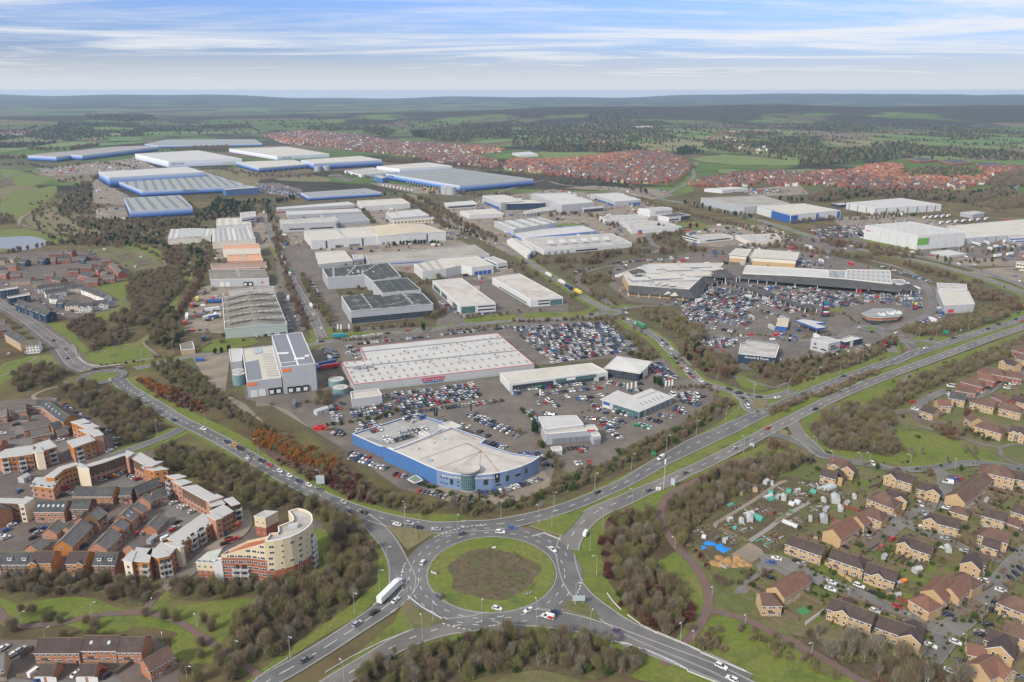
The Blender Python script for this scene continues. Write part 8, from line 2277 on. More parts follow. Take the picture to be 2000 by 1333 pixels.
ah('11','700,940 900,930 1100,930',8,8,'ebb','before the thin blue warehouse',8);ah('11','1150,940 1250,1000 1330,1060 1460,1160 1480,1190',6,8,'bbr','along the distributor road',7,'B');ah('11','1300,960 1450,1060 1550,1130 1700,1200 1850,1290',6,8,'bbr','along the distributor road',9,'B');ah('11','1480,1170 1650,1220 1720,1260',4,4,'e','right of the beige shed',4);ah('11','1400,920 1600,915 1760,930 1996,920',8,8,'b','below the large blue warehouse',10);ah('11','840,1050 900,1130 930,1150',6,7,'bo','right of the dull grey unit',5);ah('11','140,1180 180,1240 250,1320',6,7,'b','along the avenue',5);ah('11','60,980 100,1060 150,1150',7,8,'eb','along the avenue',6)
ah('12','250,1090 500,1080 700,1110 800,1180',5,7,'bbr','around the factory lawn',10,'B');bI('12','1140,1190 1180,1195 1390,1190 1440,1180',9,'e','on the lawn by the factory');ah('12','1000,1300 1150,1260 1330,1220',5,7,'bbr','right of the broad grey factory',10,'B');ah('22','1120,60 1250,110 1340,150 1600,180',5,7,'bbr','right of the broad grey factory',9,'B');ah('12','1000,960 1100,1010 1300,1040 1500,1110 1700,1150 1996,1240',7,7,'bbo','along the bypass',8);ah('12','1330,990 1480,1030 1700,1080 1900,1120',7,8,'bbe','along the bypass',8);ah('13','0,1210 200,1270 400,1290 560,1320',7,6,'bb','along the bypass',8,'B');ah('13','180,1150 400,1120 600,1120 800,1110',7,7,'bb','before the dotted roof warehouse',6);ah('13','830,1110 1000,1095 1180,1085',6,6,'ii','behind the towering white warehouse',4);ah('13','640,1090 900,1080 1300,1040',8,6,'b','before the dotted roof warehouse',5)
az('13','300,960 450,900 800,890 1100,900 1500,910 1900,880 1940,930 1560,990 1360,980 1040,945 700,950 420,990',11,9,'bbe','behind the dotted roof warehouse',0);az('13','1560,1010 1700,1000 1960,940 2100,900 2100,1000 1800,1050',13,9,'bb','at the far right edge',0);ah('13','80,960 150,970 260,980',9,11,'e','behind the white warehouse with blue corners',6);az('13','1720,800 1920,730 2060,700 2060,860 1900,860 1740,880',14,10,'b','at the far right edge',0);ah('12','640,850 800,850 900,870 1070,920',11,9,'be','below the large red estate',8);ah('12','150,790 400,830 700,830',10,7,'bo','below the large red estate',10);ah('12','1220,860 1300,820 1380,740 1420,700',9,8,'b','by the busy road',7)
az('23','400,60 760,130 900,140 1100,170 1250,200 1100,230 800,190 740,150 500,140',9,7,'bbr','along the bypass',5,'B');ah('23','0,80 200,130 400,170 700,210',7,7,'bb','along the bypass',9,'B');ah('23','1080,270 1300,340 1400,390',6,7,'bb','behind the retail park',9,'B');ah('23','1340,230 1500,260 1800,240',6,6,'bi','along the bypass',9,'B');ah('23','1480,150 1700,180 1996,140',7,6,'ib','below the cream warehouse',8)
ah('33','580,600 680,600 770,620 860,640 930,650 1020,650 1100,660 1170,640 1230,650',8,7,'x','along the estate road');bI('33','1390,720 1520,640 1600,650',7,'x','along the estate road');bI('33','1540,340',9,'r','above the grass field');bI('33','1410,420 850,750 1500,760',5,'i','beside the estate road');az('33','1500,440 1700,430 1800,530 1700,530',4,3,'i','in the ivy hedge above the grass field',2);ah('33','1210,760 1290,810',3,3,'b','in the planting by the parking bays',3,'B')
ah('33','380,760 550,860',2,0,'','',1,'G',1.);ah('33','0,820 150,740 350,700',4,5,'be','behind the allotments',4,'B');ah('43','330,460 460,530 620,580',2.2,0,'','',.7,'G',.6);ah('k','600,1080 700,1020 800,980',3,3,'bi','by the allotment gate',3,'BG');bI('k','390,1100 480,1130 860,1030 990,770',5,'b','by the allotment gate');ah('k','20,660 150,760 290,900 370,1010',2.2,0,'','',1.5,'MBB',.9)
for s_ in('880,320 920,330','690,270 720,290','1210,200','1530,140 1600,180','1780,730 1850,670','1870,600','1620,850','1440,740 1530,740','940,690 860,670','1480,470','1330,280','1700,500','1560,120','1290,170','1990,560','1090,440','1300,310','1500,240 1570,265','1940,200'):
 for p_ in[q for q in PS('43',s_)if a8(q,6)]:
  aZ.append((p_.x,p_.y,aX(.9,1.7),bW('GGB')))
for _ in range(620):
 p_=P(aX(1560,2000),aX(880,1300))
 if aS(p_,PS('F','1560,930 1700,900 2000,910 2000,1330 1850,1320 1560,1180'))and a8(p_,6):
  aZ.append((p_.x,p_.y,aX(.4,.95),bW('GGBO')))
for _ in range(90):
 p_=P(aX(1700,2000),aX(700,860))
 if p_.x>215 and a8(p_,6):
  aZ.append((p_.x,p_.y,aX(.6,1.3),bW('GBO')))
es=[]
for h_ in cV:
 if h_[0]=='line':
  a_,b_=h_[1],h_[2]
  n_=int((b_-a_).length/9)
  dn=rt.random()
  for i_ in range(n_):
   if rt.random()<.65+.35*dn:
    p_=a_.lerp(b_,(i_+rt.random())/n_)
    if not aS(p_,c4):
     es.append((p_.x+aX(-3,3),p_.y+aX(-3,3),aX(.3,.7)if rt.random()<.72 else aX(.9,1.5),bW('1112123')))
 else:
  aV=h_[1]
  xs,ys=[p.x for p in aV],[p.y for p in aV]
  for _ in range(int((max(xs)-min(xs))*(max(ys)-min(ys))/210)):
   p_=(aX(min(xs),max(xs)),aX(min(ys),max(ys)))
   if aS(p_,aV)and not aS(p_,c4):
    es.append((*p_,aX(.8,1.4),bW('11123')))
def aL(t,s,bA,bv='11123',sc=1.):
 aV=PS(t,s)
 xs,ys=[p.x for p in aV],[p.y for p in aV]
 for _ in range(int((max(xs)-min(xs))*(max(ys)-min(ys))/bA**2)):
  p_=(aX(min(xs),max(xs)),aX(min(ys),max(ys)))
  if aS(p_,aV):
   es.append((*p_,sc*aX(.7,1.4),bW(bv)))
for s_ in('0,440 250,380 600,400 900,480 1000,440 1300,470 1230,520 1080,500 880,520 660,560 560,560 400,590 300,580 180,560 0,560','600,340 900,330 1180,400 1200,450 800,440 560,410'):
 aL('12',s_,23)
aL('12','1270,580 1380,555 1500,600 1300,610',13,'3');aL('12','1480,500 1996,540 1996,560 1700,600 1500,560',20);aL('13','0,480 430,470 420,560 700,560 1000,520 1250,550 1400,560 1996,600 2060,640 1900,660 1600,640 1200,620 980,650 900,670 700,660 500,700 260,700 240,640 0,620',16);aL('13','1000,740 1220,720 1500,720 1640,740 1560,800 1240,800 1040,790',15,'112');aL('13','200,400 700,385 840,410 780,435 300,425',18);aL('10','200,440 500,400 830,430 860,470 640,490 500,500 200,480',18);aL('10','660,360 1130,340 1240,370 1000,385 700,380',18);aL('10','940,450 1130,430 1110,470 940,470',14);aL('11','1400,420 1600,380 1996,370 1996,490 1700,480 1650,515 1500,510 1350,490 1240,460',16);aL('11','820,410 1000,400 1100,430 1010,470 850,440',15);aL('11','1210,440 1330,430 1330,480 1230,475',13,'3');aL('11','400,400 800,400 950,410 700,425 400,420',18)
for e_ in cB:
 aL(e_[0],e_[1],e_[3]*1.15,'1123',.5)
fD=[q for l in by.values()for q in l]
IND=PS('F','330,470 420,440 540,395 880,375 1250,395 1480,440 1700,510 1960,560 1900,640 1700,690 1500,740 1380,720 1250,600 1100,600 640,640 600,560 520,650 420,690')
def ef(p,fj=True):
 return a8(p,6)and not any(aS(p,f)for f in eL)and not(fj and any(aS(p,l)for l in fD))
for _ in range(1500):
 p_=P(aX(330,1960),aX(375,740))
 if aS(p_,IND)and ef(p_):
  if rt.random()<.45:
   bP.append((p_.x,p_.y,aX(3.5,8),bW('bbboo'),'in the industrial estate'))
  aZ.append((p_.x+3,p_.y,aX(.8,2),bW('BBOO')))
for _ in range(1300):
 p_=P(aX(0,430),aX(345,560))
 if aS(p_,PS('F','60,400 180,335 260,420 420,440 420,520 350,560 300,500 230,470 100,480 60,440'))and ef(p_):
  if rt.random()<.35:
   bP.append((p_.x,p_.y,aX(3,7),bW('bbore'),'on the rough ground above the brick crescent'))
  aZ.append((p_.x+3,p_.y,aX(.8,2.2),bW('BBOR')))
YC=MB()
for q_ in by['yard']+by['carpark'][4:7]:
 xs,ys=[p.x for p in q_],[p.y for p in q_]
 for _ in range(int(dE(d1(q_))/260)):
  p_=(aX(min(xs),max(xs)),aX(min(ys),max(ys)))
  if p_[1]>420 and aS(p_,q_)and ef(p_,False):
   if rt.random()<.3:
    aZ.append((*p_,aX(.8,1.8),'B'))
   else:
    YC.box((*p_,.2),bW(((4.3,1.8,1.4),(4.3,1.8,1.4),(1.8,4.3,1.4),(6,2.4,2.5),(2.4,9,3.2),(1.5,1.5,1.2))),bW((M['pw'],M['pw'],M['ps'],M['pk'],M['pb'],M['pr'],W['pale'],W['dkgrey'],RF['brown'],M['pg'])),.15)
br(YC.obj('yard_clutter'),'vans, skips and pallets strewn about the service yards','clutter',aN='stuff')
def b3(name,af,bZ,items,c9):
 0
 ep=bpy.data.collections.new(name+'_plants')
 ez=sorted(c9)
 for i,k in enumerate(ez):
  o=bpy.data.objects.new('%02d_plant'%i,c9[k])
  ep.objects.link(o)
 me=bpy.data.meshes.new(name)
 n=len(items)
 me.vertices.add(n)
 me.vertices.foreach_set('co',np.array([(x,y,dR(x,y)if y>4000 else 0)for x,y,s,k in items],dtype=np.float32).ravel())
 for nm,ty,val in(('pid','INT',[ez.index(k)for x,y,s,k in items]),('scl','FLOAT',[s for x,y,s,k in items]),('spin','FLOAT',[aX(0,6.28)for _ in items])):
  me.attributes.new(nm,ty,'POINT').data.foreach_set('value',val)
 o=link(name,me)
 ng=bpy.data.node_groups.new(name,'GeometryNodeTree')
 ng.interface.new_socket('Geometry',in_out='INPUT',socket_type='NodeSocketGeometry')
 ng.interface.new_socket('Geometry',in_out='OUTPUT',socket_type='NodeSocketGeometry')
 gi,go=ng.nodes.new('NodeGroupInput'),ng.nodes.new('NodeGroupOutput')
 ci=ng.nodes.new('GeometryNodeCollectionInfo')
 S(ci,'Collection',ep)
 S(ci,'Separate Children',True)
 ip=ng.nodes.new('GeometryNodeInstanceOnPoints')
 S(ip,'Pick Instance',True)
 def c5(a,ty):
  q=ng.nodes.new('GeometryNodeInputNamedAttribute');q.data_type=ty;S(q,'Name',a)
  return q.outputs['Attribute']
 cx=ng.nodes.new('ShaderNodeCombineXYZ')
 L=ng.links.new
 L(gi.outputs[0],ip.inputs['Points']);L(ci.outputs[0],ip.inputs['Instance']);L(c5('pid','INT'),ip.inputs['Instance Index']);L(c5('scl','FLOAT'),ip.inputs['Scale'])
 L(c5('spin','FLOAT'),cx.inputs['Z']);L(cx.outputs[0],ip.inputs['Rotation']);L(ip.outputs[0],go.inputs[0])
 o.modifiers.new('plants','NODES').node_group=ng
 br(o,af,bZ,aN='stuff')
def eA():
 T=[t for t in bP if t[1]>150]
 T.sort(key=lambda t:t[2]/hypot(t[0],t[1]),reverse=True)
 cD,ft=T[:300],T[300:]
 eS={}
 for t in cD:
  eS.setdefault((t[3],t[4]),[]).append(t)
 for(k,pl),L in eS.items():
  L.sort(key=lambda t:(t[0]-RC.x)**2+(t[1]-RC.y)**2)
  for i,(x,y,h,_,_)in enumerate(L):
   cr,tr,nm=TK[k]
   cE='%s tree %s'%(nm,pl)
   if len(L)>1:
    cE+=', %s from the roundabout'%cJ(i)
   o=aR('tree',(x,y,0),cE,'tree','trees '+pl,aX(0,6.28))
   o.scale=(h/10,)*3
   link('crown',bW(cr),o)
   link('trunk',tr,o)
 pr={}
 for k,(cr,tr,nm)in TK.items():
  for j,c in enumerate(cr):
   me=c.copy()
   pr[k+str(j)]=me
 b3('woodland','bare winter trees massed in belts beyond the nearest ones','woodland',[(x,y,h/10,k+str(rt.randrange(len(TK[k][0]))))for x,y,h,k,_ in ft],pr)
 b3('shrubbery','brown, orange and maroon winter shrubs massed in beds','shrubs',[(x,y,s,k+str(rt.randrange(2)))for x,y,s,k in aZ],{k+str(j):m for k,l in SH.items()for j,m in enumerate(l)})
 b3('hedgerow_trees','hedgerows and far woods between the fields','woodland',es,FT)
 print('TREES',len(T),'SHRUBS',len(aZ),'FAR',len(es))
#street furniture, gardens, allotments, haze
dc=aq('lamp_steel',(.34,.345,.34),ar=.6,ao=.05)
LN=aq('lantern',(.55,.55,.53),ar=.4,ao=0)
def b7(h):
 b=MB();b.ba([(0,0,0),(0,0,1.4),(0,0,1.45),(0,0,h)],[.16,.15,.1,.07],dc,6)
 a=MB();a.ba([(0,0,h),(.8,0,h+.25),(1.5,0,h+.3)],.06,dc,5);a.box((1.7,0,h+.24),(.95,.32,.16),LN)
 return b.mesh('pole'),a.mesh('lantern')
LM={10:b7(10),5:b7(5)}
d5=[]
for h_,t_,s_ in((10,'41','1025,440 965,620 770,800 270,1150 1380,860 1300,1000 1250,225 1163,130 1570,165 1910,50 690,1360 1762,880 1180,640'),(10,'42','608,310 658,505 610,960 1310,1030 310,135 710,130 208,110 190,870 495,735'),(10,'32','327,1060 645,905 930,750 1203,600 1435,480 1665,370 1770,290 1805,620 1885,200 935,1050'),(10,'31','20,630 505,880 1162,1130'),(10,'30','1225,475 1225,185 1600,400'),(10,'23','155,1270 385,1170 560,1120 735,1035 897,985 1015,915 1175,850 1310,830 1410,790 1560,780 1720,715 1270,220 1185,215 1640,330'),(5,'40','715,810 1185,785 1540,905 1275,1060 163,880 1840,1090 1460,1300 355,1010 1290,600'),(5,'43','340,1110 628,680 1103,880 1535,1040 1705,800'),(5,'42','1415,1005 1820,880 1270,290 1560,660'),(5,'33','373,560 500,680 720,690 1110,700 1460,740 790,690'),(10,'22','1880,1290 1585,1250 1780,880 1165,760 720,1230'),(10,'21','250,330 360,560 500,730 1090,830'),(10,'11','460,830 1040,820'),(5,'30','160,910 930,640'),(10,'20','850,1040 1110,1030 1350,960 640,760')):
 for p_ in PS(t_,s_):
  d5 .append((p_,h_))
d5 .sort(key=lambda q:(q[0]-RC).length)
for i_,(p_,h_)in enumerate(d5):
 o_=aR('street_lamp',p_,'%s grey street lamp, %s in distance from the big roundabout'%('tall' if h_>6 else 'short',cJ(i_)if i_<49 else 'over fiftieth'),'street lamp','street lamps',0)
 d_=min(((VV(c)-p_.to_2d())for c in ei),key=lambda v:v.length)
 o_.rotation_euler[2]=atan2(d_.y,d_.x)
 link('pole',LM[h_][0],o_);link('lantern',LM[h_][1],o_)
def b8(t,xy,af,w,h,z,m,fC=None,ct=None,name='road_sign',rz=0,bZ='sign'):
 p=PS(t,xy)[0]
 r=aR(name,p,af,bZ,None,rz)
 for s in((-.35,.35)if w>1.5 else(0,)):
  g=MB();g.ba([(s*w,.1,0),(s*w,.1,z+h*.8)],.08,dc,6);g.obj('post',r)
 g=MB();g.box((0,0,z),(w,.1,h),m);g.obj('panel',r)
 if ct:
  bE(r,VV((0,0,0)),ct,VV((0,-.1,z+h/2)),0,h*.3,aK,.02)
de,cR=aq('green_sign_face',(.01,.19,.1),ao=.05),aq('sign_back',(.36,.42,.43),ao=.08)
b8('31','505,880','big pale sign back beside the shrub beds',4.4,5,1.6,cR);b8('42','520,735','wide pale blue sign back on the splitter island',5,2.6,2.2,cR);b8('32','1252,890','tall grey sign back beside the eastbound carriageway',2.4,4,1.5,cR,rz=-.8);b8('32','1868,580','white square sign at the estate turning',3,2,1.2,cR,rz=-.8)
b8('23','1380,820','green direction sign by the retail slip road',4,3.2,1.6,de,rz=-.6);b8('23','1706,727','second green direction sign, farther along the carriageway',3,2.4,1.6,de,rz=-.6);b8('32','1104,648','small green direction sign beside the white van',2.6,2,1.2,de,rz=-.6);b8('23','1500,795','small square sign on the verge',1.2,1.2,1.5,cR)
CHV=aq('chevron_board',(.7,.7,.66),ao=0)
for t_,s_,bS in(('41','1365,487 1410,505','chevron board facing the exit road on the island'),('42','97,665 158,643','chevron board on the near edge of the island'),('41','1840,300 1870,296','chevron board on the far edge of the island')):
 a_,b_=PS(t_,s_)
 r_=aR('chevron_board',a_,bS,'sign',None,atan2((b_-a_).y,(b_-a_).x))
 L_=(b_-a_).length
 g_=MB();g_.box((L_/2,0,.75),(L_,.1,.95),dd);g_.obj('panel',r_)
 for i_ in range(4):
  g_=MB();x_=L_*(i_+.5)/4;g_.a2([(x_-.25,-.1),(x_+.25,-.1),(x_+.25,-.055),(x_-.25,-.055)],.8,1.65,CHV,CHV);g_.obj('chevron',r_)
 g_=MB();g_.box((L_/2,.05,.5),(L_*.9,.08,.25),dc);g_.obj('rail',r_)
p_=PS('32','1182,905')[0]
r_=aR('phone_mast',p_,'slim phone mast with white head in the central verge','mast')
g_=MB();g_.ba([(0,0,0),(0,0,15)],[.28,.2],dc,8);g_.obj('pole',r_)
g_=MB();g_.cW((0,0,15),.42,2.6,aK,None,10);g_.obj('antenna',r_)
for x_ in(-2.2,-3.6):
 g_=MB();g_.box((x_,-.6,0),(1.1,.8,1.7),aK);g_.obj('cabinet',r_)
def bV(t,xy,af,w,h,d8):
 p=PS(t,xy)[0]
 r=aR('totem_sign',p,af,'totem')
 g=MB();g.box((0,0,0),(w,w*.5,h),W['navy']);g.obj('pylon',r)
 for i,c in enumerate(d8):
  g=MB();g.box((0,-w*.26,h-(i+1)*h*.8/len(d8)),(w*.86,.1,h*.8/len(d8)*.8),M['p'+c]);g.obj('panel',r)
bV('e','1003,665','tall navy totem of coloured shop panels',5.5,15,'tbsrdwr');bV('e','1838,600','yellow and red restaurant totem',3.2,9,'yr');bV('d','878,300','black and white totem by the furniture store',1.8,7,'kwk');bV('d','803,250','blue fuel price totem',2,5,'bwb');bV('d','1680,345','red restaurant totem at the roundabout',2.4,7,'r');bV('22','1273,590','blue totem at the supermarket entrance',1.8,7,'bwb')
for i_,(t_,s_,c_)in enumerate((('32','893,145','w'),('32','923,140','w'),('32','957,133','w'),('32','1190,125','w'),('32','1216,122','w'),('32','1241,118','w'),('32','213,195','w'),('c','835,105','k'),('c','858,100','k'),('c','1190,50','k'),('21','635,790','w'),('21','660,792','w'),('21','722,788','w'))):
 p_=PS(t_,s_)[0]
 r_=aR('flag',p_,'%s flag number %s from the left of its group %s'%(PC[c_][0],('one','two','three','one','two','three','one','one','two','three','one','two','three')[i_],'behind the white showroom,by the evergreen,before the glass front,at the deck lane,before the dark works'.split(',')[0 if i_<3 else 1 if i_<6 else 2 if i_<7 else 3 if i_<10 else 4]),'flag')
 g_=MB();g_.ba([(0,0,0),(0,0,7)],.07,aK,5);g_.obj('pole',r_)
 g_=MB();g_.box((.55,0,2.4),(1.1,.06,4.4),M['p'+c_]);g_.obj('banner',r_)
def cS(t,s,af,h=1.7,m=None,name='fence',dD=None):
 aH=PS(t,s)
 org=aH[0]
 r=aR(name,org,af,name.replace('_',' '))
 m=m or bY
 g=MB(0,org)
 for a,b in zip(aH,aH[1:]):
  d=(b-a).normalized();n=VV((-d.y,d.x,0))*.05
  if dD is None:
   g.a2([tuple((a-n)[:2]),tuple((b-n)[:2]),tuple((b+n)[:2]),tuple((a+n)[:2])],0,h,m,m)
  else:
   for z in(h,h*.55):
    g.ba([a+VV((0,0,z)),b+VV((0,0,z))],.11,m,4)
 g.obj('panel' if dD is None else 'rail',r,(0,0,0))
 if dD:
  k=MB(0,org)
  for a,b in zip(aH,aH[1:]):
   q=max(1,int((b-a).length/dD))
   for i in range(q+1):
    p=a.lerp(b,i/q);k.box((p.x,p.y,0),(.14,.14,h),m)
  k.obj('uprights',r,(0,0,0))
bY=aq('weathered_fence',(.155,.115,.08),ak=((0,1.8,.08,(.1,.075,.055)),),ao=.2,sc=.8)
db=aq('red_stained_fence',(.2,.06,.035),ak=((0,1.8,.08,(.13,.04,.025)),),ao=.15,sc=.8)
eW=W['sand']
fw=aq('pale_rail',(.55,.55,.53),ao=.08)
for t_,s_,l_,eY,m_ in(('42','1130,957 1250,1008 1370,1060 1472,1108','pale railing on the copse side of the underpass',1.2,2),('42','1020,1085 1150,1140 1260,1190 1368,1250','tan railing on the near side of the underpass',1.2,2),('42','740,645 790,715 850,775','short white guard rail beside the copse',.7,4),('42','900,815 1010,895 1130,957','white guard rail leading to the underpass',.7,4),('42','1472,1110 1650,1185 1825,1258','white guard rail running off to the lower right',.7,4),('41','545,1262 750,1140 980,1025 1190,942','long white guard rail between the lower left carriageways',.7,4),('42','785,1020 900,1040 1020,1085','white guard rail above the lower wood',.7,4),('42','1370,1255 1600,1345','white guard rail below the underpass',.7,4),('41','0,1320 120,1240 250,1160','pale rail at the bottom left bridge',1.1,2),('41','1185,672 1290,755 1450,848','white hazard posts on the lower splitter island',1.,3),('42','155,205 250,180 380,232','white hazard posts on the upper splitter island',1.,3),('23','540,1270 680,1210 760,1170','pale rail along the central planting',.9,4),('20','590,920 600,990 680,1050 800,1070 940,1050','pale rail along the stream valley footway',1,3)):
 cS(t_,s_,l_,eY,fw,'guard_rail' if eY<1 else 'railing',m_)
GF='''33|570,1040 650,1065 735,1090|red fence above the long red roofs|r
33|900,1080 970,1085 1040,1110|red fence beside the cul de sac|r
33|920,800 880,870 780,900|fence between two back gardens by the wood
33|1110,960 1160,990 1230,1020|fence below the twin parking bays
33|1640,900 1780,950 1850,1000|dark fence behind the long brown roof
33|1650,960 1750,1000|low fence behind the joined house
33|700,800 700,900 760,960|fence behind the allotment gardens
33|390,1170 480,1130 560,1190|red fence behind the hipped pair|r
33|1880,830 1850,900 1880,960|fence at the right edge garden
33|1530,560 1640,690|fence below the field
33|1310,1210 1500,1280|tan wall beside the parked silver cars|s
43|215,640 430,740|long grey fence beside the artificial lawn
43|70,760 240,860|dark fence at the lower left garden
43|290,890 430,790|white slatted fence beside the artificial lawn|w
43|440,415 520,470 650,555 720,505|curving tan garden wall|s
43|1000,395 1130,310|brown fence between two gardens, left
43|1040,410 1190,340|brown fence between two gardens, right
43|1250,350 1290,290|short fence by the gabled terrace
43|1190,395 1230,460 1140,440|dark fence round the play lawn
43|1300,460 1450,520|fence before the stepped pair
43|920,650 1110,735|red brown fence beside the red car|r
43|1300,340 1480,400|fence with lattice top behind the terrace
43|490,890 570,810|first fence dividing the lower gardens
43|580,930 660,870|second fence dividing the lower gardens
43|660,960 740,900|third fence dividing the lower gardens
43|470,480 530,410|first fence dividing the upper gardens
43|590,530 640,470|second fence dividing the upper gardens
43|1480,220 1620,280|tan fence below the joined cul de sac houses
43|1780,870 1840,800|tan fence below the conservatory
43|1700,880 1800,910|fence at the lower right drive
43|1870,1200 1996,1130|fence at the bottom right garden
40|160,1150 270,1075|brown fence at the bottom left
40|130,1300 300,1310|dark fence before the bottom left lawn
40|900,1280 1090,1150|dark fence running down to the detached house
40|600,1200 650,1150|red fence beside the garages|r
30|1010,950 1100,935|fence below the slate pair
30|1130,1080 1280,1040|dark wooden fence along the car court
20|1390,860 1640,800|cream block wall of the compound|s
20|1530,940 1650,880|lower cream wall of the compound|s'''
for ff in GF.split('\n'):
 f_=ff.split('|')
 cS(f_[0],f_[1],f_[2],1.8,{'r':db,'s':eW,'w':aK,'':bY}[f_[3]if len(f_)>3 else ''],'wall' if 'wall' in f_[2]else 'fence')
for nm_,m_,z_,t_,S_ in(('garden_lawn','grass',.13,'43','430,410 500,440 460,490 390,455|1020,450 1120,430 1110,480 1010,520|1240,400 1460,470 1440,510 1200,470|1100,500 1280,520 1250,560 1090,540|1000,620 1150,660 1130,700 960,650|480,890 540,830 600,850 530,920|1350,780 1480,770 1450,830 1360,820|600,260 690,230 740,270 660,300|700,530 780,540 760,590 680,570|940,310 1010,300 1040,350 960,370|330,840 440,800 400,870|1500,640 1600,680 1560,700 1470,680|1220,960 1290,970 1270,1020 1200,1000'),('garden_lawn','grass',.13,'33','590,790 700,870 760,890 700,900 570,850|700,810 800,850 780,890 690,850|1110,950 1200,960 1270,1000 1180,1010|1560,1060 1660,1030 1690,1080 1600,1110|1580,260 1650,250 1640,290 1570,290|1720,310 1800,320 1780,350 1710,330|1000,100 1100,110 1000,140'),('driveway','block',.15,'43','860,130 960,60 1020,60 880,180|1620,520 1700,560 1590,690 1530,640|1600,930 1700,900 1740,960 1640,1020|1180,1000 1330,1010 1280,1100 1180,1080|0,480 300,490 200,560 0,580|1560,1000 1700,990 1700,1050 1560,1060|700,590 840,620 800,660 700,630|1360,140 1480,260 1400,280 1330,180'),('driveway','block',.15,'33','1350,770 1520,800 1480,930 1370,920|900,1080 1000,1100 900,1220 820,1200|1380,990 1480,1020 1430,1080 1330,1060|760,620 700,700 640,690'),('vegetable_plot','soil',.16,'k','410,540 640,620 760,560 560,470|640,400 880,330 1000,400 720,520|800,680 960,570 1080,640 900,760|1100,280 1230,330 1310,300 1180,230|1200,130 1420,130 1430,170 1200,150|780,190 900,150 860,220|1290,370 1440,300 1490,360 1340,390|1090,500 1200,450 1280,500 1180,560|1500,230 1620,190 1690,230 1560,270|450,640 520,600 640,680 560,740|980,210 1060,170 1180,250 1040,250|540,370 660,320 700,340 580,400'),('vegetable_plot','soil',.16,'20','900,200 1000,180 1060,220 950,240|1050,240 1180,230 1180,270 1060,280|780,170 860,160 900,180'),('artificial_lawn','green_lawn',.2,'43','215,775 280,745 340,790 275,815')):
 M.setdefault('green_lawn',aq('artificial_turf',(.06,.2,.08),ao=.05))
 aD(nm_,[PS(t_,q)for q in S_.split('|')],M[m_],z_,None)
def dt():
 rn=random.Random(8)
 for o in[o for o in bpy.data.objects if o.get('category')=='house' and o.type=='EMPTY' and o.location.x>110 and o.location.y<620]:
  w=next(c for c in o.children if c.name.startswith('wall'))
  v=[q.co for q in w.data.vertices]
  xa,xb,hw=min(q.x for q in v),max(q.x for q in v),max(q.y for q in v)
  mw=o.matrix_basis
  ds=[min((VV(c)-(mw@VV((0,s*(hw+7),0))).to_2d()).length for c in ei)for s in(-1,1)]
  sd=-1 if ds[0]>ds[1]else 1
  n=max(1,round((xb-xa)/5.2))
  g,f=MB(),MB()
  dp=9.5
  for i in range(n):
   a,b=xa+(xb-xa)*i/n,xa+(xb-xa)*(i+1)/n
   y0,y1,ym=sd*(hw+.1),sd*(hw+dp),sd*(hw+rn.uniform(2,4))
   for p,q,m in((y0,ym,rn.choice(('block','yard','block'))),(ym,y1,rn.choice(('grass','grass','soil','scrub','grass')))):
    g.ag([(a,p,.2),(b,p,.2),(b,q,.2),(a,q,.2)][::sd],M[m])
   for x in((a,b)if i==n-1 else(a,)):
    f.box((x,sd*(hw+dp/2+.4),0),(.1,dp-.9,1.7),bY)
   if rn.random()<.5:
    p=mw@VV((a+1.4,y1-sd*1.5,0));aZ.append((p.x,p.y,rn.uniform(.5,1),rn.choice('GBO')))
  f.box(((xa+xb)/2,sd*(hw+dp),0),(xb-xa,.1,1.7),bY)
  l=g.obj('garden_ground');l.matrix_basis=mw;br(l,None,None,aN=ck)
  k=f.obj('fence');k.matrix_basis=mw
  br(k,'garden fence of the '+' '.join(o['label'].split()[:11]),'fence')
eX=dict(w=aq('white_tunnel_film',(.46,.48,.48),ao=.1),g=aq('green_tunnel_film',(.07,.28,.21),ao=.12),s=aq('clear_tunnel_film',(.4,.44,.46),ak=((0,1.5,.1,(.55,.58,.6)),),ao=.1))
def d7(t,s,w,c,af):
 a,b_=PS(t,s)
 d=b_-a
 r=aR('polytunnel',a,af,'polytunnel',None,atan2(d.y,d.x))
 L=d.length
 g=MB()
 n=8
 q=[(w/2*cos(pi*i/n),w*.55*sin(pi*i/n))for i in range(n+1)]
 for(y0,z0),(y1,z1)in zip(q,q[1:]):
  g.ag([(0,y0,z0),(0,y1,z1),(L,y1,z1),(L,y0,z0)][::-1],eX[c])
 for x in(0,L):
  g.ag([(x,y,z)for y,z in(q if x else q[::-1])],eX[c])
 g.obj('film',r)
 g=MB();g.box((0,0,0),(.1,w*.35,w*.4),W['dkgrey']);g.obj('door',r)
for t_ in '''1045,495 1190,555|2.6|w|very long white polytunnel beside the track
1430,190 1540,150|4.2|s|big clear polytunnel at the top of the allotments
1320,200 1375,220|3.2|g|green polytunnel near the clear one
1075,205 1125,215|3.6|g|green polytunnel in the upper plots
905,215 950,225|3.4|g|green polytunnel at the upper track
870,270 935,240|2.6|w|white polytunnel at the upper track
895,285 950,275|2.8|g|low green tunnel below the white one
1110,320 1160,340|3.2|w|left of two white tunnels by the track
1165,305 1215,325|3.4|w|right of two white tunnels by the track
770,450 850,490|3.8|g|largest green polytunnel in the middle plots
680,440 750,420|3.4|w|white polytunnel behind the largest green one
560,560 595,570|2.6|g|small round green tunnel in the middle plots
190,500 230,490|2.8|g|green tunnel in the left corner
510,345 555,325|2|g|low green tunnel along the wood
255,645 295,655|2.6|w|white cover beside the blue sheets'''.split('\n'):
 f_=t_.split('|');d7('k',f_[0],float(f_[1]),f_[2],f_[3])
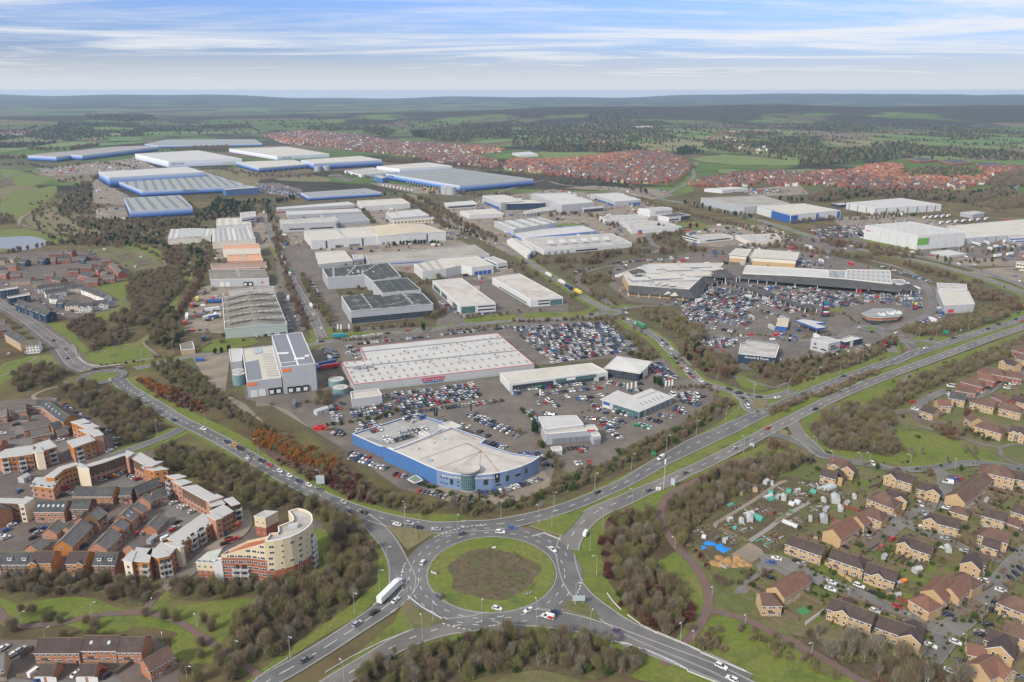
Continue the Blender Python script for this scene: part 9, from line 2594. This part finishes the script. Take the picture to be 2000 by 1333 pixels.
def fq(t,xy,af,d,m,rm,rz=.4):
 p=PS(t,xy)[0]
 r=aR('shed',p,af,'shed',None,rz)
 x,y,h=d
 g=MB();g.a2([(-x/2,-y/2),(x/2,-y/2),(x/2,y/2),(-x/2,y/2)],0,h,m)
 for s in(-1,1):
  g.ag([(s*x/2,-y/2,h),(s*x/2,y/2,h),(s*x/2,0,h+y*.3)][::s],m)
 g.obj('wall',r)
 g=MB()
 for s in(-1,1):
  g.ag([(-x/2-.1,s*(y/2+.1),h-.03),(x/2+.1,s*(y/2+.1),h-.03),(x/2+.1,0,h+y*.3+.05),(-x/2-.1,0,h+y*.3+.05)][::-s],rm)
 g.obj('roof',r)
 g=MB();g.box((0,-y/2,0),(.8,.06,1.8),W['dktimber']);g.obj('door',r)
SHD='''k|770,195|tall pale shed by the wood|3.4,2.6,2.6|p
k|650,225|long tan shed by the wood|4,1.8,1.8|t
k|700,190|brown shed next to the pale one|2.4,2,2|d
k|370,370|dark shed at the left track|2.6,2.2,2|d
k|420,345|brown hut at the left track|2.2,2,2|d
k|245,475|brown shed beside the corner green tunnel|3,2.4,2.2|d
k|880,125|white roofed shed at the top track|3,2.2,2|w
k|940,130|low white frame at the top track|4.5,1.5,.8|w
k|1185,215|grey blue greenhouse in the upper plots|2.4,2,2.2|s
k|1050,280|white greenhouse in the upper plots|3.4,2.4,2.2|w
k|995,270|grey shed beside the white greenhouse|2.6,2,2|s
k|720,480|wide white greenhouse in the middle plots|5,3,2.2|w
k|640,500|row of white cold frames in the middle plots|4,2.4,1.2|w
k|525,495|small white greenhouse in the middle plots|2.4,2,2|w
k|940,425|red shed in the middle plots|2,1.8,2.2|r
k|1555,300|white roofed workshop at the right of the track|5.5,4,2.8|w
k|1440,300|pale tarpaulined hut near the workshop|3,2.4,1.6|w
k|1465,390|grey arched hut at the right plots|3,2.2,1.8|s
k|1605,390|white shed in the first back garden|3,2.4,2.2|w
k|1670,335|grey shed against the red fence|2.6,2.2,2|s
k|1740,270|pale shed in the back garden corner|2.2,2,2|w
k|1440,490|grey garden workshop beside the red fence|5,3.4,2.4|s
k|1310,490|white sentry like shed at the right plots|1.8,1.6,2.4|w
k|1300,650|pink roofed shed behind the first terrace|2,1.8,2|d
k|1360,670|cream shed behind the first terrace|2,1.8,2|p
k|480,700|white hut at the blue sheets|2,1.8,2|w
k|390,680|dark frame shed above the blue sheets|4,2,1.6|d
k|1385,160|long white frame in the upper plots|5,1.4,.8|w
43|1160,475|white and grey shed on the play lawn|3.6,2.6,2.2|w
43|945,655|cream shed beside the terrace gable|3,2.2,2|p
43|1005,675|grey shed behind the street fence|2.6,2,2|s
43|1010,580|grey playhouse by the orange roofed one|2,1.8,2|s
43|1052,565|little orange roofed playhouse|2,1.8,2|o
43|905,370|pale shed by the drive|2.4,2,2|s
43|1540,50|white summerhouse beyond the terrace|2,2,2.4|w
43|1690,160|white glasshouse beside the hipped house|3.2,2.2,2|w
43|1930,800|white conservatory at the right edge|3.6,3,2.6|w
43|1400,310|white flat roofed store at the lane|3.6,2.4,2.2|w
43|1030,1130|grey shed under the bare trees|4,2.4,2|s
33|995,870|blue and white conservatory|4,3.2,2.6|s
33|1580,985|white conservatory beside the long roofs|3.6,3,2.6|w
33|1410,270|white conservatory by the red dormer house|3.4,2.8,2.4|w
33|1700,1000|small grey shed behind the long roofs|2.2,1.8,2|s
33|1770,920|dark shed at the right garden|2.4,2,2|d
33|1420,190|dark grey flat shed by the bungalow|5,4,2.2|s
30|195,840|white roofed gate lodge at the left|4.5,4,3|w
30|1190,1310|grey bin store by the near flats|5,2.6,2.2|s
30|980,770|dark bin store in the parking court|6,2.6,2.2|d
20|700,165|green roofed hut in the far allotments|3,2.4,2|g
20|815,160|pale hut in the far allotments|3.4,2.6,2.2|w
20|1100,215|white frame in the far allotments|3.4,2,1.6|w
20|1060,290|white hut lowest in the far allotments|3,2.4,2|w
31|575,440|brown skip beside the red containers|4,2.2,1.6|d
31|510,310|white gabled store at the fence|9,4,3|w
21|590,1150|tan pump house by the pale tanks|8,5,3|t'''
SMT=dict(p=W['tan'],t=W['tan'],d=W['dktimber'],w=aq('shed_white',(.4,.41,.4),ao=.15),s=bk,r=db,o=OR,g=eX['g'])
for ff in SHD.split('\n'):
 f_=ff.split('|')
 fq(f_[0],f_[1],f_[2],tuple(float(v)for v in f_[3].split(',')),SMT[f_[4]],SMT[f_[4]]if f_[4]in 'wsog' else RF['btile'],.3+.5*(len(f_[2])%3))
fu=aq('blue_tarpaulin',(.02,.2,.55),ao=.2,sc=1.2)
for s_,l_ in(('270,700 330,685 385,705 400,730 330,735 280,725','upper of three blue tarpaulins'),('380,730 440,710 480,745 545,765 470,810 400,775','largest of three blue tarpaulins, on the right'),('240,735 280,730 305,755 260,775','small blue tarpaulin at the left')):
 q_=PS('k',s_);c_=sum(q_,VV())/len(q_)
 g_=MB(org=c_)
 for a_,b_ in zip(q_,q_[1:]+q_[:1]):
  m_=c_.lerp(a_,.5);m_.z=aX(.5,.9);n_=c_.lerp(b_,.5);n_.z=m_.z
  g_.ag([(a_.x,a_.y,.2),(b_.x,b_.y,.2),(c_.x,c_.y,.75)],fu)
 br(g_.obj('tarpaulin'),l_+' in the allotments','tarpaulin')
p_=PS('k','530,910')[0]
g_=MB(org=p_)
for i_ in range(26):
 a_=aX(0,6.28);r_=aX(0,7)
 g_.cW((p_.x+r_*cos(a_)*1.3,p_.y+r_*sin(a_)*.6+1,0),aX(1.5,2.6),aX(.6,1.5),aq('wood_chip',(.32,.19,.08),ao=.3,sc=.8,aI=(.2,3)),None,9,.5)
br(g_.obj('mulch_heap'),'orange brown heap of wood chip at the allotment corner','heap')
cS('k','430,930 490,960 550,935','pale concrete block bay in front of the chip heap',1.4,M['concrete'],'wall')
eI=MB()
for t_,S_ in(('k','410,540 640,620 760,560 560,470|800,680 960,570 1080,640 900,760|1200,130 1420,130 1430,170 1200,150|450,640 520,600 640,680 560,740|640,400 880,330 1000,400 720,520|1090,500 1200,450 1280,500 1180,560|1000,420 1180,390 1060,470 960,520|200,560 330,520 300,600 180,600|1020,170 1180,180 1290,250 1040,250|1300,370 1440,300 1490,360 1340,390|1480,250 1600,200 1700,230 1560,280'),('20','780,170 1060,180 1200,240 1180,290 1040,300 900,230')):
 for s_ in S_.split('|'):
  q_=PS(t_,s_)
  xs,ys=[p.x for p in q_],[p.y for p in q_]
  for _ in range(85):
   p_=(aX(min(xs),max(xs)),aX(min(ys),max(ys)))
   if aS(p_,q_):
    eI.box((*p_,.15),(aX(1,5),aX(.15,1.),aX(.1,.4)),bW((bY,W['dktimber'],M['bark'],M['grass'],M['soil'],bk,eX['g'],M['soil'],M['dry'],bY)),bW((.5,.5+1.57)))
br(eI.obj('allotment_clutter'),'raised beds, frames and clutter across the allotment plots','clutter',aN='stuff')
for i_,(x_,y_)in enumerate(((487,440),(517,435))):
 p_=P(*px('31','%d,%d'%(x_,y_))[0]);g_=MB(org=p_);g_.box((p_.x,p_.y,0),(5.5,2.4,2.4),M['pr']);g_.box((p_.x,p_.y,2.4),(5.6,2.5,.15),dT)
 br(g_.obj('container'),('left','right')[i_]+' red container beside the parking deck','container')
for dU,c_,l_ in(('970,415',cQ,'left dark green bottle bank by the white showroom'),('1045,430',cQ,'right dark green bottle bank by the white showroom')):
 p_=PS('32',dU)[0];g_=MB(org=p_);g_.box((p_.x,p_.y,0),(3.2,1.8,1.8),c_);g_.box((p_.x,p_.y,1.8),(3.3,1.9,.25),M['pn']);br(g_.obj('bottle_bank'),l_,'bin')
for x_,c_ in((1078,'r'),(1090,'t')):
 p_=PS('43','%d,72'%x_)[0]
 r_=aR('person',p_,'person in %s walking in the cul de sac'%('a red coat' if c_=='r' else 'a teal coat'),'person')
 g_=MB();g_.ba([(.08,0,0),(.09,.02,.45),(.05,0,.9),(0,0,1.)],[.07,.08,.11,.14],W['navy'],6);g_.ba([(-.1,.12,0),(-.09,.06,.45),(-.05,0,.9),(0,0,1.)],[.07,.08,.11,.14],W['navy'],6)
 g_.ba([(0,0,.9),(0,0,1.25),(0,0,1.45),(0,0,1.5)],[.17,.19,.18,.07],M['p'+c_],8)
 for s_ in(-1,1):
  g_.ba([(s_*.2,0,1.42),(s_*.26,.04,1.12),(s_*.24,-.08,.86)],[.06,.05,.04],M['p'+c_],5)
 g_.ba([(0,0,1.48),(0,-.01,1.56),(0,-.01,1.66),(0,0,1.75)],[.055,.09,.1,.05],aq('skin',(.45,.28,.2),ao=0),8);g_.obj('body',r_)
 g_=MB();g_.ba([(0,.02,1.62),(0,.02,1.72),(0,.01,1.78)],[.107,.1,.04],W['dktimber'],8);g_.obj('hair',r_)
dt()
eA()
hm=bpy.data.materials.new('haze')
hm.use_nodes=True
e1=hm.node_tree
e1 .nodes.clear()
ho_,e7=N(e1,'ShaderNodeOutputMaterial'),N(e1,'ShaderNodeVolumePrincipled')
S(e7,'Color',eO)
S(e7,'Density',er)
S(e7,'Anisotropy',.2)
e1 .links.new(e7 .outputs[0],ho_.inputs['Volume'])
b=MB();b.a2([(-60000,-300),(60000,-300),(60000,21000),(-60000,21000)],-1.5,212,hm,hm,hm)
br(b.obj('haze'),'pale blue haze over the distant country','haze',aN='stuff')
br(dC.obj('road_markings'),'white lane lines and dashes','road markings',aN=ck)
br(ew.obj('kerb'),'pale kerb stones','kerb',aN=ck)
